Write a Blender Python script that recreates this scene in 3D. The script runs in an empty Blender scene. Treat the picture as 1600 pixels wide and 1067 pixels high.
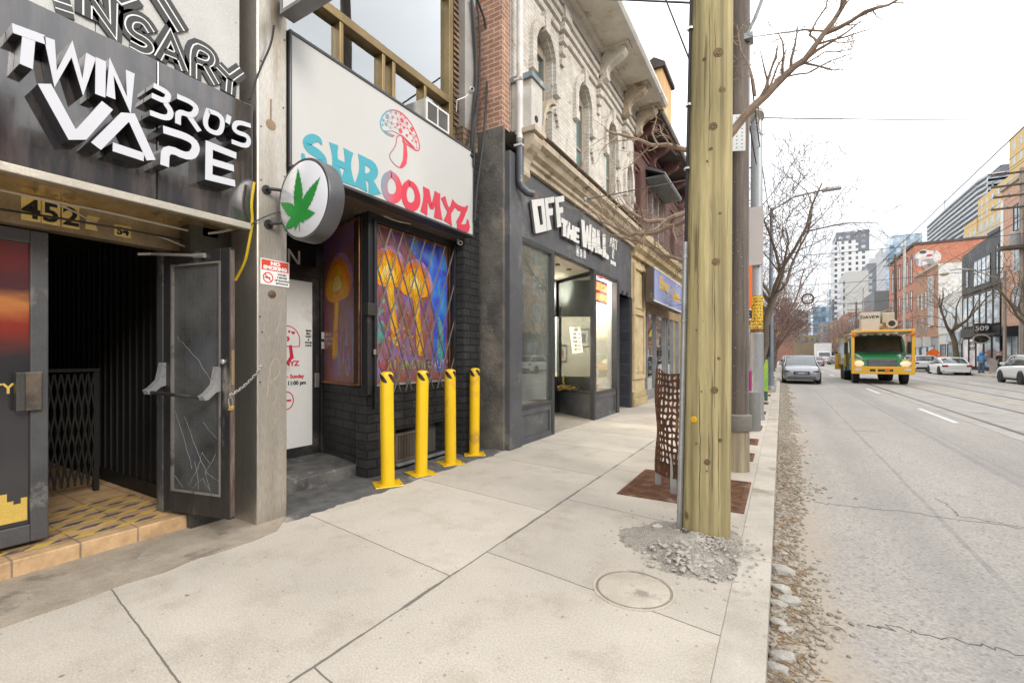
import bpy, math, random
from mathutils import Vector, Matrix, noise as mnoise
random.seed(7)
SC = bpy.context.scene
COL = SC.collection
R = math.radians
V = Vector
# ---------------------------------------------------------------- survey of the street
# Y runs along the street, X to the right, Z up; the eye stands 1.42 m above the pavement near the kerb.
F, VX, HY, EYE = 711.0, 1221.0, 556.0, 1.42
TH = math.atan((VX - 800) / F)
def ray(x, y):
    u = (x - 800) / F; v = (y - HY) / F
    return V((u * math.cos(TH) - math.sin(TH), u * math.sin(TH) + math.cos(TH), -v))
def onX(x, y, X):
    d = ray(x, y); k = X / d.x
    return V((X, d.y * k, EYE + d.z * k))
def onY(x, y, Y):
    d = ray(x, y); k = Y / d.y
    return V((d.x * k, Y, EYE + d.z * k))
def gnd(x, y, z=0.0):
    d = ray(x, y); k = (z - EYE) / d.z
    return V((d.x * k, d.y * k, z))

# ---------------------------------------------------------------- mesh builder
ORG = {}
def frame(o, xa, ya, za):
    m = Matrix((xa, ya, za)).transposed().to_4x4(); m.translation = V(o); return m
def FX(X, Y=0, Z=0):       # left facade plane: local x -> +Y, y -> Z, z -> +X (out of the wall)
    return frame((X, Y, Z), V((0, 1, 0)), V((0, 0, 1)), V((1, 0, 0)))
def FR(X, Y=0, Z=0):       # right facade plane facing -X: local x -> -Y
    return frame((X, Y, Z), V((0, -1, 0)), V((0, 0, 1)), V((-1, 0, 0)))
def FY(Y, X=0, Z=0):       # plane facing -Y (towards the eye): local x -> +X
    return frame((X, Y, Z), V((1, 0, 0)), V((0, 0, 1)), V((0, -1, 0)))
class MB:
    def __init__(s): s.v = []; s.f = []; s.m = []; s.mi = 0
    def add(s, vs, fs):
        o = len(s.v); s.v += [V(p) for p in vs]
        for f in fs: s.f.append([i + o for i in f]); s.m.append(s.mi)
        return s
    def face(s, *p): return s.add(p, [list(range(len(p)))])
    def box(s, x0, x1, y0, y1, z0, z1, T=None):
        p = [V((x, y, z)) for z in (z0, z1) for y in (y0, y1) for x in (x0, x1)]
        if T is not None: p = [T @ q for q in p]
        return s.add(p, [(0, 2, 3, 1), (4, 5, 7, 6), (0, 1, 5, 4), (2, 6, 7, 3), (0, 4, 6, 2), (1, 3, 7, 5)])
    def prism(s, poly, T, d0, d1, side=None):
        n = len(poly); p = [T @ V((a, b, d)) for d in (d0, d1) for a, b in poly]
        s.add(p, [list(range(n))[::-1], list(range(n, 2 * n))])
        k = s.mi
        if side is not None: s.mi = side
        s.add(p, [(i, (i + 1) % n, n + (i + 1) % n, n + i) for i in range(n)])
        s.mi = k; return s
    def ribbon(s, pts, w, T, d0, d1, closed=False, side=None):   # a mitred stroke lying in a plane, with depth
        n = len(pts); P = [V((a, b)) for a, b in pts]
        if not isinstance(w, (list, tuple)): w = [w] * n
        L, Rr = [], []
        for i in range(n):
            a = P[i - 1] if (i > 0 or closed) else None
            b = P[(i + 1) % n] if (i < n - 1 or closed) else None
            d1v = (P[i] - a).normalized() if a is not None else None
            d2v = (b - P[i]).normalized() if b is not None else None
            if d1v is None: d1v = d2v
            if d2v is None: d2v = d1v
            t = d1v + d2v
            t = t.normalized() if t.length > 1e-5 else d1v
            nn = V((-t.y, t.x)); c = max(.45, nn.dot(V((-d1v.y, d1v.x))))
            L.append(P[i] + nn * w[i] / 2 / c); Rr.append(P[i] - nn * w[i] / 2 / c)
        m = n if closed else n - 1
        vs = [T @ V((q.x, q.y, d)) for d in (d0, d1) for S in (L, Rr) for q in S]
        fr, sd = [], []
        for i in range(m):
            j = (i + 1) % n
            fr += [(2*n+i, 3*n+i, 3*n+j, 2*n+j), (i, j, n+j, n+i)]
            sd += [(i, 2*n+i, 2*n+j, j), (n+i, n+j, 3*n+j, 3*n+i)]
        if not closed: sd += [(0, n, 3*n, 2*n), (n-1, 3*n-1, 4*n-1, 2*n-1)]
        s.add(vs, fr); k = s.mi
        if side is not None: s.mi = side
        s.add(vs, sd); s.mi = k; return s
    def tube(s, pts, r, n=8, cap=True):
        pts = [V(p) for p in pts]; m = len(pts)
        if not isinstance(r, (list, tuple)): r = [r] * m
        t = (pts[1] - pts[0]).normalized()
        a = t.orthogonal().normalized(); vs = []
        for i in range(m):
            t2 = (pts[min(i + 1, m - 1)] - pts[max(i - 1, 0)])
            t2 = t2.normalized() if t2.length > 1e-9 else t
            a = (a - t2 * a.dot(t2)); a = a.normalized() if a.length > 1e-6 else t2.orthogonal().normalized()
            b = t2.cross(a); t = t2
            for k in range(n):
                g = 2 * math.pi * k / n
                vs.append(pts[i] + (a * math.cos(g) + b * math.sin(g)) * r[i])
        fs = [(i*n+k, i*n+(k+1) % n, (i+1)*n+(k+1) % n, (i+1)*n+k) for i in range(m-1) for k in range(n)]
        if cap: fs += [list(range(n))[::-1], list(range((m-1)*n, m*n))]
        return s.add(vs, fs)
    def lathe(s, prof, T=None, n=24, a0=0, a1=360):   # profile (r, z) about local z
        T = T or Matrix.Identity(4); full = abs(a1 - a0) >= 359.9; k = n if full else n + 1
        vs = []
        for r_, z in prof:
            for i in range(k):
                g = R(a0 + (a1 - a0) * i / n); vs.append(T @ V((r_ * math.cos(g), r_ * math.sin(g), z)))
        fs = [(j*k+i, j*k+(i+1) % k, (j+1)*k+(i+1) % k, (j+1)*k+i) for j in range(len(prof)-1) for i in range(n)]
        if full: fs += [list(range(k))[::-1], [(len(prof)-1)*k+i for i in range(k)]]
        return s.add(vs, fs)
    def rock(s, c, sx, sy, sz, rnd, rough=.25, sub=1):
        vs = [(0,0,1),(.9,0,.45),(.28,.85,.45),(-.72,.53,.45),(-.72,-.53,.45),(.28,-.85,.45),(.72,.53,-.45),(-.28,.85,-.45),(-.9,0,-.45),(-.28,-.85,-.45),(.72,-.53,-.45),(0,0,-1)]
        fs = [(0,1,2),(0,2,3),(0,3,4),(0,4,5),(0,5,1),(1,6,2),(2,7,3),(3,8,4),(4,9,5),(5,10,1),(2,6,7),(3,7,8),(4,8,9),(5,9,10),(1,10,6),(11,7,6),(11,8,7),(11,9,8),(11,10,9),(11,6,10)]
        g = rnd.uniform(0, 6.3); ca, sa = math.cos(g), math.sin(g); o = []
        for p in vs:
            k = 1 + rnd.uniform(-rough, rough); x, y, z = p[0]*sx*k, p[1]*sy*k, p[2]*sz*k
            o.append(V((c[0]+x*ca-y*sa, c[1]+x*sa+y*ca, c[2]+z)))
        return s.add(o, fs)
    def build(s, name, mats, parent=None, smooth=False, bevel=0, seg=2, angle=35, solid=0, base=None):
        if not isinstance(mats, (list, tuple)): mats = [mats]
        me = bpy.data.meshes.new(name)
        if parent is not None: o0 = ORG.get(parent.name, V((0, 0, 0)))
        elif base is not None: o0 = V(base)
        else:
            xs = [p.x for p in s.v]; ys = [p.y for p in s.v]
            o0 = V(((min(xs)+max(xs))/2, (min(ys)+max(ys))/2, min(p.z for p in s.v)))
        me.from_pydata([p - o0 for p in s.v], [], s.f)
        for m in mats: me.materials.append(m)
        if len(mats) > 1: me.polygons.foreach_set('material_index', s.m)
        me.update()
        if smooth:
            me.shade_smooth(); me.set_sharp_from_angle(angle=R(angle))
        ob = bpy.data.objects.new(name, me); COL.objects.link(ob)
        if parent is not None: ob.parent = parent
        else: ob.location = o0
        ORG[ob.name] = o0
        if solid:
            q = ob.modifiers.new('Solid', 'SOLIDIFY'); q.thickness = solid; q.offset = 0
        if bevel:
            b = ob.modifiers.new('Bevel', 'BEVEL'); b.width = bevel; b.segments = seg; b.limit_method = 'ANGLE'; b.angle_limit = R(40)
        return ob
def thing(name, label, cat, loc=(0, 0, 0), group=None):
    o = bpy.data.objects.new(name, None); COL.objects.link(o); o.location = loc; o.empty_display_size = .1
    ORG[o.name] = V(loc); o['label'] = label; o['category'] = cat
    if group: o['group'] = group
    return o
def soft(pts, w, n=2):            # round off a stroke and its widths
    if not isinstance(w, (list, tuple)): w = [w] * len(pts)
    P = [(*p, k) for p, k in zip(pts, w)]
    for _ in range(n):
        q = [P[0]]
        for a, e in zip(P, P[1:]): q += [tuple(x*.75+y*.25 for x, y in zip(a, e)), tuple(x*.25+y*.75 for x, y in zip(a, e))]
        P = q + [P[-1]]
    return [p[:2] for p in P], [p[2] for p in P]
def tag(o, label, cat, group=None):
    o['label'] = label; o['category'] = cat
    if group: o['group'] = group
    return o
def struct(o): o['kind'] = 'structure'; return o
def stuff(o): o['kind'] = 'stuff'; return o
def copy_tree(o, parent=None):
    c = o.copy(); COL.objects.link(c)
    if parent is not None: c.parent = parent
    for ch in list(o.children): copy_tree(ch, c)
    return c
def text(body, name, mat, T, h, depth=.002, parent=None, bold=0, align='CENTER', sx=1, space=1, base=None):
    cu = bpy.data.curves.new(name, 'FONT'); cu.body = body; cu.align_x = align; cu.size = h * 1.37
    cu.extrude = depth / 2; cu.offset = bold; cu.space_character = space; cu.resolution_u = 3
    ob = bpy.data.objects.new('tmp_text', cu); COL.objects.link(ob)
    dg = bpy.context.evaluated_depsgraph_get(); dg.update()
    me = bpy.data.meshes.new_from_object(ob.evaluated_get(dg))
    b = MB(); b.add([T @ V((v.co.x * sx, v.co.y, v.co.z)) for v in me.vertices], [list(p.vertices) for p in me.polygons])
    bpy.data.objects.remove(ob); bpy.data.curves.remove(cu); bpy.data.meshes.remove(me)
    return b.build(name, mat, parent, base=base)

# ---------------------------------------------------------------- materials
MATS = {}
def _new(name):
    m = bpy.data.materials.new(name); m.use_nodes = True; nt = m.node_tree
    b = nt.nodes['Principled BSDF']; MATS[name] = m
    return m, nt, b
class G:      # tiny node-graph helper
    def __init__(s, nt): s.nt = nt
    def n(s, t, **k):
        x = s.nt.nodes.new(t)
        for a, b in k.items(): setattr(x, a, b)
        return x
    def l(s, a, b): s.nt.links.new(a, b)
    def pos(s): return s.n('ShaderNodeNewGeometry').outputs['Position']
    def val(s, sock, v):
        if isinstance(v, bpy.types.NodeSocket): s.l(v, sock)
        else: sock.default_value = v
    def math(s, op, a, b=0, c=0, clamp=False):
        x = s.n('ShaderNodeMath', operation=op, use_clamp=clamp)
        s.val(x.inputs[0], a); s.val(x.inputs[1], b); s.val(x.inputs[2], c); return x.outputs[0]
    def vscale(s, v, sc):
        x = s.n('ShaderNodeVectorMath', operation='MULTIPLY'); s.val(x.inputs[0], v); x.inputs[1].default_value = sc; return x.outputs[0]
    def vadd(s, v, w):
        x = s.n('ShaderNodeVectorMath', operation='ADD'); s.val(x.inputs[0], v); s.val(x.inputs[1], w); return x.outputs[0]
    def noise(s, v, sc, det=5, rough=.55, dist=0):
        x = s.n('ShaderNodeTexNoise'); s.val(x.inputs['Vector'], v); x.inputs['Scale'].default_value = sc
        x.inputs['Detail'].default_value = det; x.inputs['Roughness'].default_value = rough; x.inputs['Distortion'].default_value = dist
        return x.outputs['Fac']
    def voro(s, v, sc, feat='F1', out='Distance', rnd=1):
        x = s.n('ShaderNodeTexVoronoi', feature=feat); s.val(x.inputs['Vector'], v); x.inputs['Scale'].default_value = sc
        x.inputs['Randomness'].default_value = rnd; return x.outputs[out]
    def ramp(s, f, *st):
        x = s.n('ShaderNodeValToRGB'); s.l(f, x.inputs[0]); e = x.color_ramp.elements
        while len(e) < len(st): e.new(.5)
        for k, (p, c) in zip(e, st):
            k.position = p; k.color = (c, c, c, 1) if not hasattr(c, '__len__') else (*c[:3], 1)
        return x.outputs[0]
    def mix(s, f, a, b, mode='MIX'):
        x = s.n('ShaderNodeMix', data_type='RGBA', blend_type=mode)
        s.val(x.inputs[0], f)
        for k, c in ((6, a), (7, b)):
            if isinstance(c, bpy.types.NodeSocket): s.l(c, x.inputs[k])
            else: x.inputs[k].default_value = (*c[:3], 1)
        return x.outputs[2]
    def sep(s, v):
        x = s.n('ShaderNodeSeparateXYZ'); s.l(v, x.inputs[0]); return x.outputs
    def comb(s, a, b, c):
        x = s.n('ShaderNodeCombineXYZ')
        for i, q in enumerate((a, b, c)): s.val(x.inputs[i], q)
        return x.outputs[0]
    def bump(s, h, st, dist, bsdf):
        x = s.n('ShaderNodeBump'); x.inputs['Strength'].default_value = st; x.inputs['Distance'].default_value = dist
        s.l(h, x.inputs['Height']); s.l(x.outputs[0], bsdf.inputs['Normal'])
def M(name, col, rough=.6, metal=0, col2=None, vs=2.5, var=.25, stretch=(1, 1, 1), bump=0, bs=60, coat=0, spec=.5, fine=.12, emit=0, dirt=None, ds=1.2, rvar=.15):
    """Painted / plain surface: two colours mixed by large noise, fine speckle, worn patches in the dirt colour."""
    if name in MATS: return MATS[name]
    m, nt, b = _new(name); g = G(nt); p = g.vscale(g.pos(), stretch)
    c2 = col2 or tuple(k * (1 - var) for k in col)
    a = g.noise(p, vs, 6, .6)
    c = g.mix(g.ramp(a, (.35, 0), (.65, 1)), col, c2)
    if dirt:
        d = g.ramp(g.noise(g.vadd(p, (7.1, 3.3, 1.7)), ds, 8, .68), (.56, 0), (.66, 1))
        c = g.mix(d, c, dirt)
    if fine:
        f = g.noise(p, 130, 2, .6); c = g.mix(fine, c, g.ramp(f, (.35, .0), (.65, 1.0)), 'OVERLAY')
    g.l(c, b.inputs['Base Color'])
    if rvar: g.l(g.math('MULTIPLY_ADD', a, rvar * 2, rough - rvar), b.inputs['Roughness'])
    else: b.inputs['Roughness'].default_value = rough
    b.inputs['Metallic'].default_value = metal; b.inputs['Specular IOR Level'].default_value = spec
    b.inputs['Coat Weight'].default_value = coat; b.inputs['Coat Roughness'].default_value = .05
    if bump: g.bump(g.noise(p, bs, 5, .65), bump, .02, b)
    if emit:
        b.inputs['Emission Color'].default_value = (*col, 1); b.inputs['Emission Strength'].default_value = emit
    return m
def BR(name, c1, c2, mortar, bw=.21, bh=.071, mo=.011, bump=.5, rough=.85, dirt=None, dk=(.56, .68), rockface=0, off=.5, ds=1.1):
    if name in MATS: return MATS[name]
    m, nt, b = _new(name); g = G(nt); p = g.pos(); s = g.sep(p)
    wob = g.math('MULTIPLY', g.math('SUBTRACT', g.noise(p, 6, 2), .5), .012)
    v = g.comb(g.math('ADD', g.math('ADD', s[0], s[1]), wob), g.math('ADD', s[2], wob), 0)
    x = g.n('ShaderNodeTexBrick'); g.l(v, x.inputs['Vector']); x.inputs['Scale'].default_value = 1
    x.inputs['Brick Width'].default_value = bw; x.inputs['Row Height'].default_value = bh; x.inputs['Mortar Size'].default_value = mo
    x.inputs['Mortar Smooth'].default_value = .3; x.inputs['Bias'].default_value = 0; x.offset = off
    x.inputs['Color1'].default_value = (*c1, 1); x.inputs['Color2'].default_value = (*c2, 1); x.inputs['Mortar'].default_value = (*mortar, 1)
    c = x.outputs['Color']
    c = g.mix(.35, c, g.ramp(g.noise(p, 3.1, 7, .7), (.3, .1), (.7, .9)), 'OVERLAY')
    if dirt: c = g.mix(g.ramp(g.noise(g.vscale(p, (1, 1, 1.7)), ds * 3, 9, .75), (dk[0], 0), (dk[1], 1)), c, dirt)
    g.l(c, b.inputs['Base Color']); b.inputs['Roughness'].default_value = rough
    h = g.math('SUBTRACT', g.math('MULTIPLY', g.noise(p, 45, 5, .7), .35 + rockface), x.outputs['Fac'])
    if rockface: h = g.math('ADD', h, g.math('MULTIPLY', g.noise(g.vscale(p, (1, 1, 2.6)), 14, 6, .75), rockface * 3))
    g.bump(h, bump, .05 if rockface else .02, b); return m
def WOOD(name, c1, c2, rough=.75, sc=9, bump=.3, knot=None):
    if name in MATS: return MATS[name]
    m, nt, b = _new(name); g = G(nt); p = g.pos()
    q = g.vscale(p, (1, 1, .06)); a = g.noise(q, sc * 3.2, 8, .7, .6); big = g.noise(g.vscale(p, (1, 1, .35)), 2.2, 4)
    c = g.mix(g.ramp(a, (.32, 0), (.68, 1)), c1, c2); c = g.mix(.35, c, g.ramp(big, (.3, .15), (.7, .85)), 'OVERLAY')
    st_ = g.noise(g.vscale(p, (1, 1, .02)), 14, 4, .6); c = g.mix(.5, c, g.ramp(st_, (.35, .2), (.65, .8)), 'OVERLAY')
    crack = g.ramp(g.noise(g.vscale(p, (1, 1, .025)), 30, 3, .5), (.33, 1), (.37, 0))
    c = g.mix(g.math('MULTIPLY', crack, .7), c, tuple(k * .3 for k in c1))
    if knot:
        d = g.voro(g.vscale(p, (1, 1, .75)), 2.7)
        rg = g.math('SINE', g.math('MULTIPLY', d, 260)); k = g.ramp(d, (.04, 1), (.085, 0))
        c = g.mix(k, c, g.mix(g.math('MULTIPLY_ADD', rg, .5, .5), knot, tuple(z * 1.7 for z in knot)))
    g.l(c, b.inputs['Base Color']); b.inputs['Roughness'].default_value = rough
    g.bump(g.math('SUBTRACT', a, crack), bump, .01, b); return m
def GLASS(name, tint=(.9, .95, .93), refl=1.0, haze=0.0):
    """Thin pane: mirrors by angle, otherwise lets through what stands behind."""
    if name in MATS: return MATS[name]
    m, nt, b = _new(name); g = G(nt); nt.nodes.remove(b); out = nt.nodes['Material Output']
    tr = g.n('ShaderNodeBsdfTransparent'); tr.inputs[0].default_value = (*tint, 1)
    gl = g.n('ShaderNodeBsdfGlossy'); gl.inputs['Roughness'].default_value = .015; gl.inputs[0].default_value = (.95, .97, .97, 1)
    fr = g.n('ShaderNodeFresnel'); fr.inputs[0].default_value = 1.5
    nb = g.n('ShaderNodeBump'); nb.inputs['Strength'].default_value = .06; nb.inputs['Distance'].default_value = .02
    g.l(g.noise(g.pos(), 1.1, 2), nb.inputs['Height']); g.l(nb.outputs[0], gl.inputs['Normal'])
    f = g.math('MULTIPLY_ADD', fr.outputs[0], 1.7 * refl, .05 * refl, clamp=True)
    mx = g.n('ShaderNodeMixShader'); g.l(f, mx.inputs[0]); g.l(tr.outputs[0], mx.inputs[1]); g.l(gl.outputs[0], mx.inputs[2])
    last = mx.outputs[0]
    if haze:
        df = g.n('ShaderNodeBsdfDiffuse'); df.inputs[0].default_value = (.5, .52, .5, 1)
        m2 = g.n('ShaderNodeMixShader'); g.l(g.math('MULTIPLY', g.noise(g.pos(), 2.5, 5), haze * 2), m2.inputs[0]); g.l(last, m2.inputs[1]); g.l(df.outputs[0], m2.inputs[2]); last = m2.outputs[0]
    g.l(last, out.inputs[0]); return m
def DARKGLASS(name, col=(.03, .04, .045), rough=.04, spec=1.0):
    """A window seen from far off: dark room behind a mirroring pane."""
    if name in MATS: return MATS[name]
    m, nt, b = _new(name); g = G(nt)
    nz = g.noise(g.pos(), .8, 4); g.l(g.mix(g.ramp(nz, (.35, 0), (.65, 1)), col, tuple(k * 2.6 for k in col)), b.inputs['Base Color'])
    b.inputs['Roughness'].default_value = rough; b.inputs['Specular IOR Level'].default_value = spec
    g.bump(g.noise(g.pos(), .9, 2), .08, .05, b); return m
black_paint = M('black paint', (.022, .022, .024), .45, var=.4, dirt=(.07, .065, .06), bump=.08)
steel = M('brushed steel', (.58, .545, .49), .4, .8, (.44, .40, .34), stretch=(1, 1, .12), vs=5, dirt=(.33, .27, .2), ds=2.2)
dark_steel = M('dark steel', (.09, .085, .08), .45, .6, var=.5, stretch=(1, 1, .2))
alu = M('aluminium', (.5, .5, .49), .4, .85)
white_paint = M('white paint', (.72, .71, .69), .5, var=.06)
rubber = M('rubber', (.018, .018, .018), .75, var=.3)
wire_black = M('black cable', (.02, .02, .02), .6)
grey_metal = M('grey metal', (.3, .31, .32), .5, .3, var=.2)
# ---------------------------------------------------------------- ground, road, pavement
def pave_mat(name, base, joints=True, edge=-1.84, seed=0):
    m, nt, b = _new(name); g = G(nt); p = g.pos(); s = g.sep(p)
    a = g.noise(p, .9, 7, .6); c = g.mix(g.ramp(a, (.3, 0), (.7, 1)), base, tuple(k * .78 for k in base))
    c = g.mix(g.math('MULTIPLY', g.ramp(g.noise(g.vadd(p, (5, 9, 0)), 2.6, 9, .72), (.5, 0), (.7, 1)), .5), c, (.29, .24, .18))
    c = g.mix(.22, c, g.ramp(g.noise(p, 95, 3, .7), (.3, .0), (.7, 1)), 'OVERLAY')
    cell = g.comb(g.math('FLOOR', g.math('DIVIDE', g.math('ADD', g.math('ADD', g.math('ADD', s[1], g.math('MULTIPLY', s[0], .14)), g.math('MULTIPLY', g.math('LESS_THAN', s[0], edge), .42)), .35), 1.42)), g.math('LESS_THAN', s[0], edge), 0)
    wn_ = g.n('ShaderNodeTexWhiteNoise'); g.l(cell, wn_.inputs['Vector'])
    c = g.mix(.16, c, g.ramp(wn_.outputs['Value'], (0, .2), (1, .8)), 'OVERLAY')
    # gum and oil spots
    d = g.voro(p, 3.3); r = g.voro(p, 3.3, out='Color'); rs = g.sep(r)
    sp = g.math('LESS_THAN', g.math('ADD', d, g.math('MULTIPLY', g.noise(p, 40, 2), .05)), g.math('MULTIPLY_ADD', rs[0], .075, .0))
    sp = g.math('MULTIPLY', sp, g.math('GREATER_THAN', rs[1], .3)); c = g.mix(g.math('MULTIPLY', sp, .72), c, (.13, .105, .09))
    d2 = g.voro(p, 14.0); q2 = g.sep(g.voro(p, 14.0, out='Color'))
    c = g.mix(g.math('MULTIPLY', g.math('MULTIPLY', g.math('LESS_THAN', d2, .11), g.math('GREATER_THAN', q2[0], .6)), .45), c, (.12, .1, .08))
    h = g.math('MULTIPLY', g.noise(p, 60, 5, .7), .3)
    if joints:
        wob = g.math('MULTIPLY', g.math('SUBTRACT', g.noise(p, 5, 4), .5), .02)
        x = g.math('ADD', s[0], wob); left = g.math('LESS_THAN', s[0], edge)
        y = g.math('ADD', g.math('ADD', s[1], wob), g.math('MULTIPLY', s[0], .14))
        yl = g.math('ADD', y, g.math('MULTIPLY', left, .42))
        fy = g.math('ABSOLUTE', g.math('SUBTRACT', g.math('FRACT', g.math('DIVIDE', g.math('ADD', yl, 1.06), 1.42)), .5))
        jy = g.math('LESS_THAN', fy, .0032)
        wide = g.math('MULTIPLY_ADD', g.ramp(g.noise(p, 3, 4), (.45, 0), (.6, 1)), .005, .004)
        jx = g.math('LESS_THAN', g.math('ABSOLUTE', g.math('SUBTRACT', x, edge)), g.math('MULTIPLY', wide, 1.5))
        j = g.math('MAXIMUM', jy, jx); c = g.mix(g.math('MULTIPLY', j, .8), c, (.085, .07, .055))
        h = g.math('SUBTRACT', h, j)
    g.l(c, b.inputs['Base Color']); b.inputs['Roughness'].default_value = .85
    g.bump(h, .35, .012, b); return m
pave = pave_mat('pavement concrete', (.525, .47, .395))
kerb_m = M('kerb concrete', (.50, .455, .39), .85, col2=(.40, .36, .30), dirt=(.27, .23, .18), bump=.4, bs=40, ds=2)
def asphalt():
    m, nt, b = _new('worn asphalt'); g = G(nt); p = g.pos(); s = g.sep(p)
    a = g.noise(g.vscale(p, (1, .25, 1)), .7, 7, .6)
    c = g.mix(g.ramp(a, (.3, 0), (.7, 1)), (.375, .345, .31), (.29, .27, .245))
    c = g.mix(g.math('MULTIPLY', g.ramp(g.noise(p, 1.6, 8, .7), (.5, 0), (.75, 1)), .35), c, (.42, .375, .31))
    vd = g.voro(p, 75, out='Color'); c = g.mix(.2, c, g.ramp(g.sep(vd)[0], (.1, .12), (.9, .88)), 'OVERLAY')
    c = g.mix(g.math('MULTIPLY', g.math('GREATER_THAN', g.sep(g.voro(p, 55, out='Color'))[1], .93), .5), c, (.16, .14, .12))
    # sandy dirt washed towards the kerb
    e = g.math('ADD', s[0], g.math('MULTIPLY', g.math('SUBTRACT', g.noise(g.vscale(p, (1, .4, 1)), 3.5, 6, .65), .5), .55))
    f = g.n('ShaderNodeMapRange'); g.l(e, f.inputs[0])
    for i, v in zip((1, 2, 3, 4), (.12, .46, 1, 0)): f.inputs[i].default_value = v
    c = g.mix(g.math('MULTIPLY', f.outputs[0], .8), c, (.40, .33, .25))
    wob = g.math('MULTIPLY', g.math('SUBTRACT', g.noise(p, 2.2, 4), .5), .06); x = g.math('ADD', s[0], wob)
    for X0, wd in ((.95, .34), (2.75, .34)):      # tyre polished, oily wheel paths
        l = g.ramp(g.math('DIVIDE', g.math('ABSOLUTE', g.math('SUBTRACT', x, X0)), wd), (.3, 1), (1, 0)); c = g.mix(g.math('MULTIPLY', g.math('MULTIPLY', l, .30), g.ramp(g.noise(g.vscale(p, (1, .15, 1)), 2, 5), (.35, .2), (.65, 1))), c, (.17, .165, .16))
    oil = g.math('MULTIPLY', g.ramp(g.noise(g.vscale(p, (1, .6, 1)), 1.3, 4, .5), (.66, 0), (.74, .4)), g.ramp(g.noise(p, 9, 4), (.4, .3), (.6, 1))); c = g.mix(oil, c, (.15, .145, .14))
    for X0, wd, k in ((1.3, .022, .45), (2.45, .05, .32), (2.62, .012, .4)):
        l = g.math('LESS_THAN', g.math('ABSOLUTE', g.math('SUBTRACT', x, X0)), wd)
        c = g.mix(g.math('MULTIPLY', g.math('MULTIPLY', l, k), g.ramp(g.noise(p, 4, 5), (.3, .3), (.6, 1))), c, (.13, .13, .14))
    g.l(c, b.inputs['Base Color']); b.inputs['Roughness'].default_value = .82
    g.bump(g.math('ADD', g.voro(p, 80), g.noise(p, 120, 3, .7)), .3, .008, b); return m
asph = asphalt()
struct(MB().box(-400, 400, -60, 1500, -.8, -.5).build('ground', M('city ground', (.25, .24, .22))))
struct(MB().box(-.1, 13.05, -8, 700, -.4, -.13).build('road', asph))
sw = MB(); sw.box(-7.5, -.268, -4, 120, -.3, 0); struct(sw.build('pavement', pave))
k = MB()
y = -4.0
while y < 120:
    k.box(-.268, -.06, y + .004, y + 1.9 - .004, -.3, .002); y += 1.9
struct(k.build('kerb', kerb_m, bevel=.007))
bed = M('track concrete', (.40, .375, .34), .8, col2=(.33, .31, .28), dirt=(.25, .23, .2), bump=.3)
struct(MB().box(3.75, 9.25, -5, 600, -.2, -.124).build('tram_track_bed', bed))
rail = M('rail steel', (.16, .13, .11), .4, .8)
b = MB()
for X in (4.1, 5.58, 7.25, 8.73):
    b.box(X - .05, X + .05, -5, 500, -.2, -.118)
struct(b.build('tram_rails', rail))
paint = M('road paint', (.74, .73, .70), .7, dirt=(.45, .43, .4), ds=5, vs=12)
b = MB()
for i in range(20):
    y0 = 14.3 + i * 9.6; b.box(3.43, 3.54, y0, y0 + 3.3, -.15, -.1265)
for i in range(20): b.box(9.5, 9.6, 5 + i * 9.6, 8.3 + i * 9.6, -.15, -.1265)
struct(b.build('lane_marking', paint))
b = MB(); b.box(6.36, 6.46, 0, 300, -.15, -.1195); struct(b.build('centre_line', M('yellow road paint', (.55, .42, .2), .8, dirt=(.4, .37, .33), ds=3)))
# cracks across the lane
rnd = random.Random(3); b = MB()
def crack(pts, w, z=-.1275, n=14, j=.03):
    q = []
    for (x0, y0), (x1, y1) in zip(pts, pts[1:]):
        for i in range(n):
            t = i / n; q.append((x0 + (x1 - x0) * t + rnd.uniform(-j, j), y0 + (y1 - y0) * t + rnd.uniform(-j, j)))
    q.append(pts[-1]); b.ribbon(q, [w * rnd.uniform(.3, 1.5) for _ in q], Matrix.Translation((0, 0, z)), -.002, .0)
for pl in ([(1275, 785), (1400, 798), (1600, 826)], [(1465, 778), (1500, 806), (1600, 824)], [(1350, 975), (1440, 988), (1600, 1024)], [(1330, 672), (1380, 676)]):
    crack([tuple(gnd(x, y, -.13)[:2]) for x, y in pl], .006)
struct(b.build('road_crack', M('crack tar', (.13, .12, .105), .9)))
# far pavement
struct(MB().box(13.0, 34, -8, 500, -.4, 0).build('far_pavement', pave_mat('far concrete', (.48, .44, .38), edge=14.6)))
struct(MB().box(-40, -7.4, 20, 600, -.45, -.02).build('block_ground', M('city ground', (.25, .24, .22))))
# black painted apron in front of the mushroom shop, rough strip beside the vape doorway
rnd = random.Random(5)
apron_m = M('worn black apron', (.075, .075, .075), .85, col2=(.14, .135, .125), vs=7, dirt=(.33, .29, .24), ds=2.6, bump=.5)
edge = [tuple(gnd(x, y)[:2]) for x, y in ((447, 816), (480, 806), (520, 792), (560, 780), (600, 768), (650, 751), (700, 733), (740, 719), (770, 712), (783, 706))]
pts = []
for (x0, y0), (x1, y1) in zip(edge, edge[1:]):
    for i in range(5): pts.append((x0 + (x1-x0)*i/5 + rnd.uniform(-.025, .025), y0 + (y1-y0)*i/5))
pts += [edge[-1], (-4.3, 5.9), (-5.6, 5.9), (-5.6, 2.4), (-4.2, 2.4)]
struct(MB().prism(pts, Matrix.Translation((0, 0, 0)), -.02, .004).build('apron', apron_m))
strip = [(-3.52, -1.5)] + [(-3.50 + rnd.uniform(-.02, .02), -1.2 + i * .2) for i in range(18)] + [(-3.75, 2.43), (-5, 2.43), (-5, -1.5)]
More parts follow.
